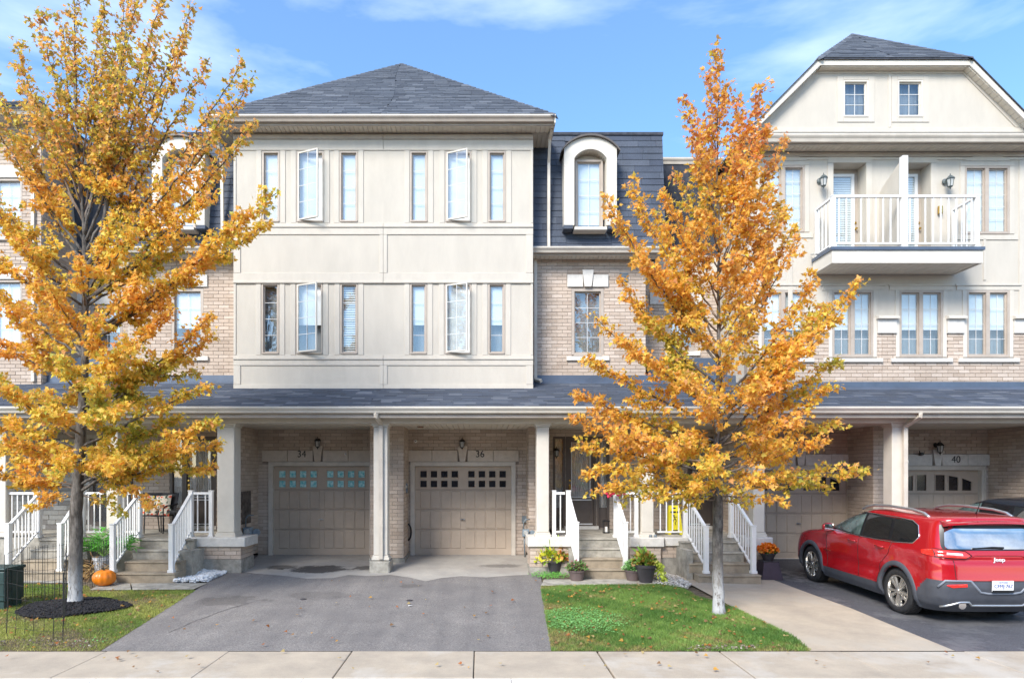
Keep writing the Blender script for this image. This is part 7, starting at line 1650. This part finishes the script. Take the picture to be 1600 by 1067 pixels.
# dried grass clump
x2, y2 = wx(150, 13.1), 13.1; t = thing('dried_plant', 'withered straw coloured plant beside the palm pot', 'plant', (x2, y2, gz(x2, y2))); plant_leaves(t, 'foliage', (x2-0.02, y2, gz(x2, y2)+0.12), 220, (0.20, 0.14, 0.32), 0.16, [(0.42, 0.26, 0.09), (0.5, 0.34, 0.14), (0.3, 0.17, 0.07)], -1.5, NAR, seed=21)
# green bin at the left edge
x, y = gp(-4, 948); z = gz(x, y); GRB = mat('dark_green_plastic', (0.018, 0.045, 0.042), 0.5, 0.1, 4)
t = thing('utility_box', 'dark green utility pedestal cut off by the left edge', 'box', (x, y, z)); hb_ = 0.68
m_ = MB(); m_.cbox(x-0.28, x+0.27, y-0.2, y+0.25, z+0.12, z+hb_-0.05, 0.02); m_.build('housing', GRB, t, bevel=0.01); MB().cbox(x-0.30, x+0.29, y-0.22, y+0.27, z+hb_-0.049, z+hb_, 0.02).build('lid', GRB, t, bevel=0.008); B('base', GRB, t, x-0.26, x+0.24, y-0.18, y+0.23, z-0.02, z+0.12)
for dz in (0.22, 0.42): B('rib', GRB, t, x-0.285, x+0.275, y-0.212, y-0.200, z+dz, z+dz+0.02)
# wire fence on the left lawn: panels of thin black wire
WIRE = mat('black_wire', (0.015, 0.015, 0.016), 0.5, 0.1)
t = thing('wire_fence', 'thin black wire garden fence across the left lawn behind the green box', 'fence', (-7, 10, 0.1))
def wire_panel(p, q, h, n, nh, sag=0.0):
    p, q = Vector((*p, gz(*p))), Vector((*q, gz(*q)))
    for i in range(n+1):
        c = p.lerp(q, i/n); w = rn.uniform(-.012, .012); MB().tube([c+Vector((0, 0, -0.02)), c+Vector((w, w, h*0.5)), c+Vector((w*2, 0, h*rn.uniform(.97, 1.02)))], 0.0032 if i % 5 else 0.005, 4, cap=False).build('upright_wire', WIRE, t)
    for k in range(nh):
        hh = h*(0.12+0.86*k/(nh-1)); MB().tube([p.lerp(q, u/8)+Vector((0, 0, hh-sag*math.sin(PI*u/8)+rn.uniform(-.006, .006))) for u in range(9)], 0.003, 4, cap=False).build('cross_wire', WIRE, t)
wire_panel(gp(10, 990), gp(98, 1000), 0.95, 6, 5, 0.02)
wire_panel(gp(98, 1000), gp(104, 930), 0.95, 8, 5, 0.0)
wire_panel(gp(36, 938), gp(104, 930), 0.95, 12, 5, 0.03)
wire_panel(gp(8, 955), gp(36, 938), 0.95, 6, 5, 0.0)
wire_panel(gp(126, 922), gp(168, 908), 0.85, 12, 5, 0.0)
# chairs on the porch of 34
CH_M = mat('black_chair_frame', (0.02, 0.02, 0.024), 0.5, 0.1); SEATM = mat('dark_sling', (0.03, 0.03, 0.035), 0.8, 0.1, 30)
def chair(x, y, rz, label):
    t = local_thing('patio_chair', label, 'chair', (x, y, PF+0.002), rz, 'black patio chairs on the porch')
    def leg(a, b, r=0.014): MB().tube([a, b], r, 7).build('leg', CH_M, t)
    leg((-.25, -.24, 0), (-.24, -.22, .62)); leg((.25, -.24, 0), (.24, -.22, .62)); leg((-.25, .28, 0), (-.24, .20, .42)); leg((.25, .28, 0), (.24, .20, .42))
    MB().box(-.235, .235, -.22, .22, .39, .42).build('seat', SEATM, t)
    m_ = MB(); m_.add([(-.22, .20, .42), (.22, .20, .42), (.21, .33, .90), (-.21, .33, .90), (-.22, .225, .415), (.22, .225, .415), (.21, .355, .895), (-.21, .355, .895)], [(0,1,2,3),(4,7,6,5),(0,4,5,1),(1,5,6,2),(2,6,7,3),(3,7,4,0)]); m_.build('backrest', SEATM, t)
    for s_ in (-1, 1): MB().tube([(s_*.24, -.23, .60), (s_*.255, -.1, .635), (s_*.25, .12, .64), (s_*.235, .29, .66)], 0.017, 7).build('armrest', CH_M, t)
    MB().tube([(-.22, .2, .42), (-.215, .345, .91), (.215, .345, .91), (.22, .2, .42)], 0.014, 6).build('back_frame', CH_M, t); return t
chA = chair(wx(232, 15.0), 15.1, 0.35, 'black patio chair nearer the left railing, with flowered cushions'); chB = chair(wx(251, 15.0), 15.0, -0.2, 'black patio chair nearer the door, with flowered cushions')
def cush_mat():
    m = bpy.data.materials.new('floral_fabric'); m.use_nodes = True; tt = m.node_tree; p = tt.nodes['Principled BSDF']; p.inputs['Roughness'].default_value = 0.9
    g = N(tt, 'ShaderNodeTexCoord'); v = N(tt, 'ShaderNodeTexVoronoi'); v.inputs['Scale'].default_value = 11; tt.links.new(g.outputs['Object'], v.inputs['Vector'])
    r = N(tt, 'ShaderNodeValToRGB'); e = r.color_ramp.elements; e[0].position = 0.0; e[0].color = (0.62, 0.05, 0.03, 1); e[1].position = 0.9; e[1].color = (0.02, 0.03, 0.03, 1)
    a = e.new(0.30); a.color = (0.75, 0.16, 0.08, 1); b = e.new(0.42); b.color = (0.75, 0.68, 0.55, 1); c = e.new(0.6); c.color = (0.62, 0.58, 0.46, 1); d = e.new(0.68); d.color = (0.10, 0.14, 0.10, 1)
    tt.links.new(v.outputs['Distance'], r.inputs['Fac']); tt.links.new(r.outputs[0], p.inputs['Base Color']); return m
CUSH = cush_mat()
def cushion(cx, cy, cz, w, h, rot, label):
    bm = bmesh.new(); bmesh.ops.create_grid(bm, x_segments=10, y_segments=10, size=0.5); vs = []
    top = [v.co.copy() for v in bm.verts]; fs = [tuple(v.index for v in f.verts) for f in bm.faces]; bm.free(); mb = MB()
    for sg in (1, -1):
        pts = [];
        for c in top:
            e = (1-(2*c.x)**4)*(1-(2*c.y)**4); k = 1-0.10*(1-abs(2*c.x))*0 - 0.0; pts.append((c.x*w*(1-0.06*(1-(2*c.y)**2)), sg*(0.055*max(0, e)**0.5), c.y*h*(1-0.06*(1-(2*c.x)**2))))
        mb.add(pts, fs if sg > 0 else [f[::-1] for f in fs])
    o = mb.build('cushion', CUSH, smooth=True); o.location = (cx, cy, cz); o.rotation_euler = rot; tag(o, label, 'cushion', 'flowered cushions on the patio chairs')
cz = PF+0.42
cushion(wx(229, 15.1), 15.25, cz+0.27, 0.40, 0.38, (-0.28, 0.1, 0.35), 'flowered cushion leaning on the back of the left patio chair'); cushion(wx(252, 15.1), 15.2, cz+0.27, 0.42, 0.38, (-0.28, -0.08, -0.2), 'flowered cushion leaning on the back of the right patio chair')
cushion(wx(231, 14.9), 14.98, cz+0.07, 0.38, 0.24, (-0.5, 0.12, 0.35), 'flowered cushion low on the seat of the left patio chair'); cushion(wx(257, 14.9), 14.9, cz+0.06, 0.30, 0.20, (-0.5, 0, -0.2), 'small flowered cushion on the seat of the right patio chair')
x, y = wx(276, 14.8), 14.9; t = thing('side_table', 'small black round table beside the patio chairs', 'table', (x, y, PF)); MB().lathe([(0.0, 0.50), (0.25, 0.50), (0.25, 0.53), (0.0, 0.53)], (x, y, PF), 24).build('table_top', SEATM, t)
for k in range(3): a = 2*PI*k/3+.4; MB().tube([(x+.2*math.cos(a), y+.2*math.sin(a), PF), (x+.15*math.cos(a), y+.15*math.sin(a), PF+.5)], 0.012, 6).build('leg', CH_M, t)
# yellow wet-floor sign
YEL_ = mat('yellow_plastic', (0.85, 0.72, 0.015), 0.4, 0.03); x, y = wx(1053, 14.6), 14.6
t = local_thing('floor_sign', 'yellow caution floor sign standing behind the white railing', 'sign', (x, y, PF), 0)
def sgn(y0, y1, nm):
    W0, W1, Hh = 0.165, 0.125, 0.66
    m_ = MB(); m_.add([(-W0, y0, .05), (W0, y0, .05), (W1, y1, Hh), (-W1, y1, Hh), (-W0, y0+.012, .05), (W0, y0+.012, .05), (W1, y1+.012, Hh), (-W1, y1+.012, Hh)], [(0,1,2,3),(4,7,6,5),(0,4,5,1),(1,5,6,2),(2,6,7,3),(3,7,4,0)])
    m_.box(-W0, -W0+.07, y0, y0+.012, 0, .05); m_.box(W0-.07, W0, y0, y0+.012, 0, .05); return m_.build(nm, YEL_, t, bevel=0.003)
sgn(-0.12, -0.015, 'front_panel'); sgn(0.12, 0.015, 'rear_panel')
def on(px_, z_): return (px_, -0.12+0.105*(z_-0.05)/0.61-0.003, z_)
for a, b, c, d in ((-.03, .03, .585, .615), (-.09, -.055, .49, .53), (-.03, .03, .49, .53), (.055, .09, .49, .53), (-.07, .07, .09, .11)):
    p0, p1 = on(a, c), on(b, d); MB().box(a, b, min(p0[1], p1[1])-.001, max(p0[1], p1[1])+.004, c, d).build('marking', BLACKM, t)
fg = MB(); y_ = on(0, .35)[1]-.002     # falling-person pictogram
fg.lathe([(0.0, 0), (0.018, 0), (0.018, -.003), (0, -.003)], (-.02, on(0, .43)[1], .43), 12, 'y'); fg.tube([on(-.02, .41), on(.01, .36), on(.03, .31)], .010, 5); fg.tube([on(.01, .36), on(-.035, .33), on(-.05, .28)], .008, 5); fg.tube([on(.03, .31), on(0, .27), on(.02, .22)], .008, 5); fg.tube([on(-.015, .40), on(.05, .40)], .007, 5); fg.build('pictogram', BLACKM, t)
# small thing on the porch cap, statuette, broom-like items kept simple
x, y = wx(1019, 13.75), 13.78
t = thing('garden_shoes', 'small dark clogs left on the porch cap beside the column', 'shoes', (x, y, ZC))
for s_ in (-1, 1): MB().lathe([(0.0, .06), (.035, .05), (.045, 0.0), (0, 0)], (x+.02+s_*.05, y, ZC+.001), 12).build('shoe', METER, t, smooth=True)
x, y = wx(947, 14.9), 14.9; t = thing('garden_lantern', 'small black lantern standing on the porch floor by the storm door', 'lantern', (x, y, PF))
B('base', BLACKM, t, x-.07, x+.07, y-.07, y+.07, PF+.002, PF+.03); B('roof', BLACKM, t, x-.075, x+.075, y-.075, y+.075, PF+.27, PF+.30); B('candle', WHITE, t, x-.025, x+.025, y-.025, y+.025, PF+.03, PF+.15)
for a in (-1, 1):
    for b in (-1, 1): B('corner_bar', BLACKM, t, x+a*.06-.006, x+a*.06+.006, y+b*.06-.006, y+b*.06+.006, PF+.03, PF+.27)
# gas meter, hose, utility boxes
GM = mat('gas_meter_grey', (0.22, 0.27, 0.31), 0.45, 0.1, 6)
def gas_meter(x, y, z, label, s=1.0):
    t = local_thing('gas_meter', label, 'gas meter', (x, y, z), 0, 'gas meters')
    MB().cbox(-.10, .10, -.1, .06, 0, .22, .02).build('meter_body', GM, t, bevel=.012); MB().lathe([(.0, -.13), (.06, -.13), (.07, -.10), (.07, -.08)], (.0, 0, .12), 18, 'y').build('dial', LGLASS, t)
    MB().tube([(-.06, 0, .22), (-.06, 0, .42), (.0, 0, .50), (.12, .02, .50)], .018, 8).build('pipe', METER, t, smooth=True); MB().tube([(-.04, 0, .0), (-.04, 0, -.22), (-.02, 0, -.60)], .022, 8).build('riser_pipe', METER, t, smooth=True); MB().lathe([(.0, .05), (.08, .05), (.09, .0), (.08, -.03), (0, -.03)], (.19, 0, .10), 14, 'y').build('regulator', GM, t); MB().tube([(.08, 0, .1), (.19, 0, .1)], .02, 6).build('connector', METER, t)
    t.scale = (s, s, s)
gas_meter(wx(388, 15.0), 15.0, wz(838, 15.0), 'grey gas meter with bent pipe in the recess left of the turquoise paned garage', 1.0)
gas_meter(wx(822, 15.3)-0.03, 15.0, wz(838, 15.0)-0.0, 'grey gas meter in the corner right of the dark paned garage', 0.8)
x = wx(394, 15.3)
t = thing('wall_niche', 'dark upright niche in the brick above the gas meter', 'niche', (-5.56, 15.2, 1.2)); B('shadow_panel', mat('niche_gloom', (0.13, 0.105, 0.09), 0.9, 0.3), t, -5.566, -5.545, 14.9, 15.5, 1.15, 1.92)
t = thing('garden_hose', 'coiled black hose on the brick left of the dark paned garage', 'hose', (wx(636, 15.9), 15.95, 1.0))
cxh, czh = wx(637, 15.9), wz(831, 15.9)
for k in range(3): MB().tube([(cxh+(.10+.012*k)*math.cos(2*PI*i/24)*.8, 15.9-.02*k, czh+(.19+.01*k)*math.sin(2*PI*i/24)) for i in range(25)], .012, 6, cap=False).build('coil', BLACKM, t, smooth=True)
t = thing('electric_meter', 'round glass meter on the pier side left of the dark paned garage', 'meter', (wx(634, 15.6), 15.6, wz(760, 15.6))); xm, zm = wx(632.5, 15.5)+.02, wz(760, 15.5)
MB().cbox(xm-.07, xm+.05, 15.44, 15.56, zm-.15, zm+.08, .01).build('meter_box', METER, t); MB().lathe([(.0, -.08), (.05, -.075), (.06, 0)], (xm-.01, 15.44, zm), 18, 'y').build('meter_glass', LGLASS, t, smooth=True)
xm, zm = wx(1351, 15.95), wz(766, 15.95); t = thing('electric_meter', 'grey electric meter box with round glass behind the red suv', 'meter', (xm, 15.98, zm-.5))
MB().cbox(xm-.14, xm+.14, 15.90, 16.03, zm-.50, zm+.13, .01).build('meter_box', METER, t); MB().lathe([(.0, -.09), (.08, -.085), (.09, 0)], (xm-.04, 15.90, zm), 22, 'y').build('meter_glass', LGLASS, t, smooth=True); MB().tube([(xm+.02, 15.98, zm+.1), (xm+.02, 15.98, 3.4)], .022, 8).build('conduit', METER, t)
xm, zm = wx(820, 15.95), wz(811, 15.95); t = thing('outlet_box', 'small grey outlet box right of the dark paned garage', 'box', (xm, 16.0, zm-.05)); MB().cbox(xm-.07, xm+.06, 15.92, 16.03, zm-.08, zm+.08, .01).build('cover', METER, t)
xm, zm = wx(649, 15.95), wz(689, 15.95); t = thing('camera', 'small white camera on the brick above the dark paned garage', 'camera', (xm, 16.03, zm)); MB().lathe([(.0, -.07), (.03, -.065), (.035, .0)], (xm, 16.03, zm), 12, 'y').build('lens_housing', WHITE, t); MB().lathe([(.0, -.075), (.015, -.074), (.015, -.06)], (xm, 16.03, zm), 10, 'y').build('lens', BLACKM, t)
xm, zm = wx(538.5, 15.9), wz(709, 15.9); t = thing('doorbell', 'white oval doorbell on the lintel of the turquoise paned garage', 'doorbell', (xm, 15.99, zm)); MB().lathe([(.0, -.03), (.022, -.028), (.03, .0)], (xm, 15.995, zm), 12, 'y').build('body', WHITE, t); MB().lathe([(.0, -.034), (.01, -.033), (.01, -.02)], (xm, 15.995, zm), 10, 'y').build('button', BLACKM, t)
xm, zm = wx(1441, 15.9), wz(709, 15.9); t = thing('camera', 'small black camera on the lintel of the garage numbered 40', 'camera', (xm, 15.98, zm)); MB().lathe([(.0, -.10), (.035, -.095), (.04, .0), (0, .01)], (xm, 15.98, zm), 12, 'y').build('housing', BLACKM, t); MB().tube([(xm, 15.98, zm), (xm, 16.0, zm+.08)], .012, 6).build('bracket', BLACKM, t)
t = thing('electric_outlet', 'recessed ceiling light cover under the porch of the dark paned garage', 'ceiling light', (wx(657, 15.0), 15.0, 3.43)); MB().lathe([(.0, -.03), (.06, -.025), (.09, .0), (0, .0)], (wx(657, 15), 15.0, 3.438), 16).build('cover', mat('rusty_tin', (0.20, 0.11, 0.07), 0.7, 0.2), t)
# drive specks: two dark valve caps and a scrap of paper
for px_, py_, lb in ((474, 936, 'dark round valve cap set in the driveway before the turquoise paned garage'), (640, 938, 'dark round valve cap set in the driveway before the dark paned garage')):
    x, y = gp(px_, py_); tag(MB().lathe([(.055, -.01), (.055, .008), (.045, .012), (0, .012)], (x, y, gz(x, y)), 16).build('valve_cap', POTD, loc=(x, y, gz(x, y))), lb, 'cover', 'water valve caps in the drive')
x, y = gp(641, 947); tag(MB().add([(x-.04, y-.03, gz(x, y)+.012), (x+.03, y-.02, gz(x, y)+.02), (x+.04, y+.03, gz(x, y)+.012), (x-.03, y+.025, gz(x, y)+.018)], [(0, 1, 2, 3)]).build('paper_scrap', WHITE, loc=(x, y, gz(x, y))), 'scrap of white paper on the driveway by the right valve cap', 'litter')
# pink blossoms above the narrow steps' right railing
x, y = wx(960, 13.6), 13.62
t = thing('artificial_flowers', 'pink and red flowers tied to the railing post right of the narrow steps', 'flowers', (x, y, PF+.9)); plant_leaves(t, 'blossom', (x, y, PF+.93), 90, (.22, .07, .10), .07, [(0.65, 0.02, 0.10), (0.7, 0.05, 0.12)], .3, CLOV, seed=31); plant_leaves(t, 'foliage', (x+.05, y, PF+.95), 90, (.20, .08, .16), .07, [(0.12, 0.30, 0.06)], .3, OVAL, seed=32)
# ================================================================ HOUSES ACROSS THE STREET (seen mirrored in the windows)
for k in range(5):
    cx = -17+8.6*k; t = thing('house', 'brick house with a dark gabled roof across the street, number %d from the left' % (k+1) if 0 else ['westernmost', 'second western', 'middle', 'second eastern', 'easternmost'][k]+' gabled brick house across the street, mirrored in the windows', 'house', (cx, -19, 0), 'houses across the street')
    hh = 7.2+0.7*(k % 2); B('wall', mat('far_brick', (0.30, 0.20, 0.16), 0.9, 0.1, 3), t, cx-4, cx+4, -28, -19, -0.15, hh)
    MB().prism([(cx-4.4, hh), (cx+4.4, hh), (cx, hh+3.4)], -28.4, -18.5).build('roof', ROOFB, t)
    for i in (-1, 1):
        for zz in (1.0, 4.2): w_ = B('window', WHITE, t, cx+i*2-.7, cx+i*2+.7, -19.0, -18.93, zz, zz+1.6); B('pane', CGLASS, w_, cx+i*2-.6, cx+i*2+.6, -18.93, -18.92, zz+.1, zz+1.5)
for pl_ in list(PB.values())+list(PS.values())+[PT]: pl_.finish()
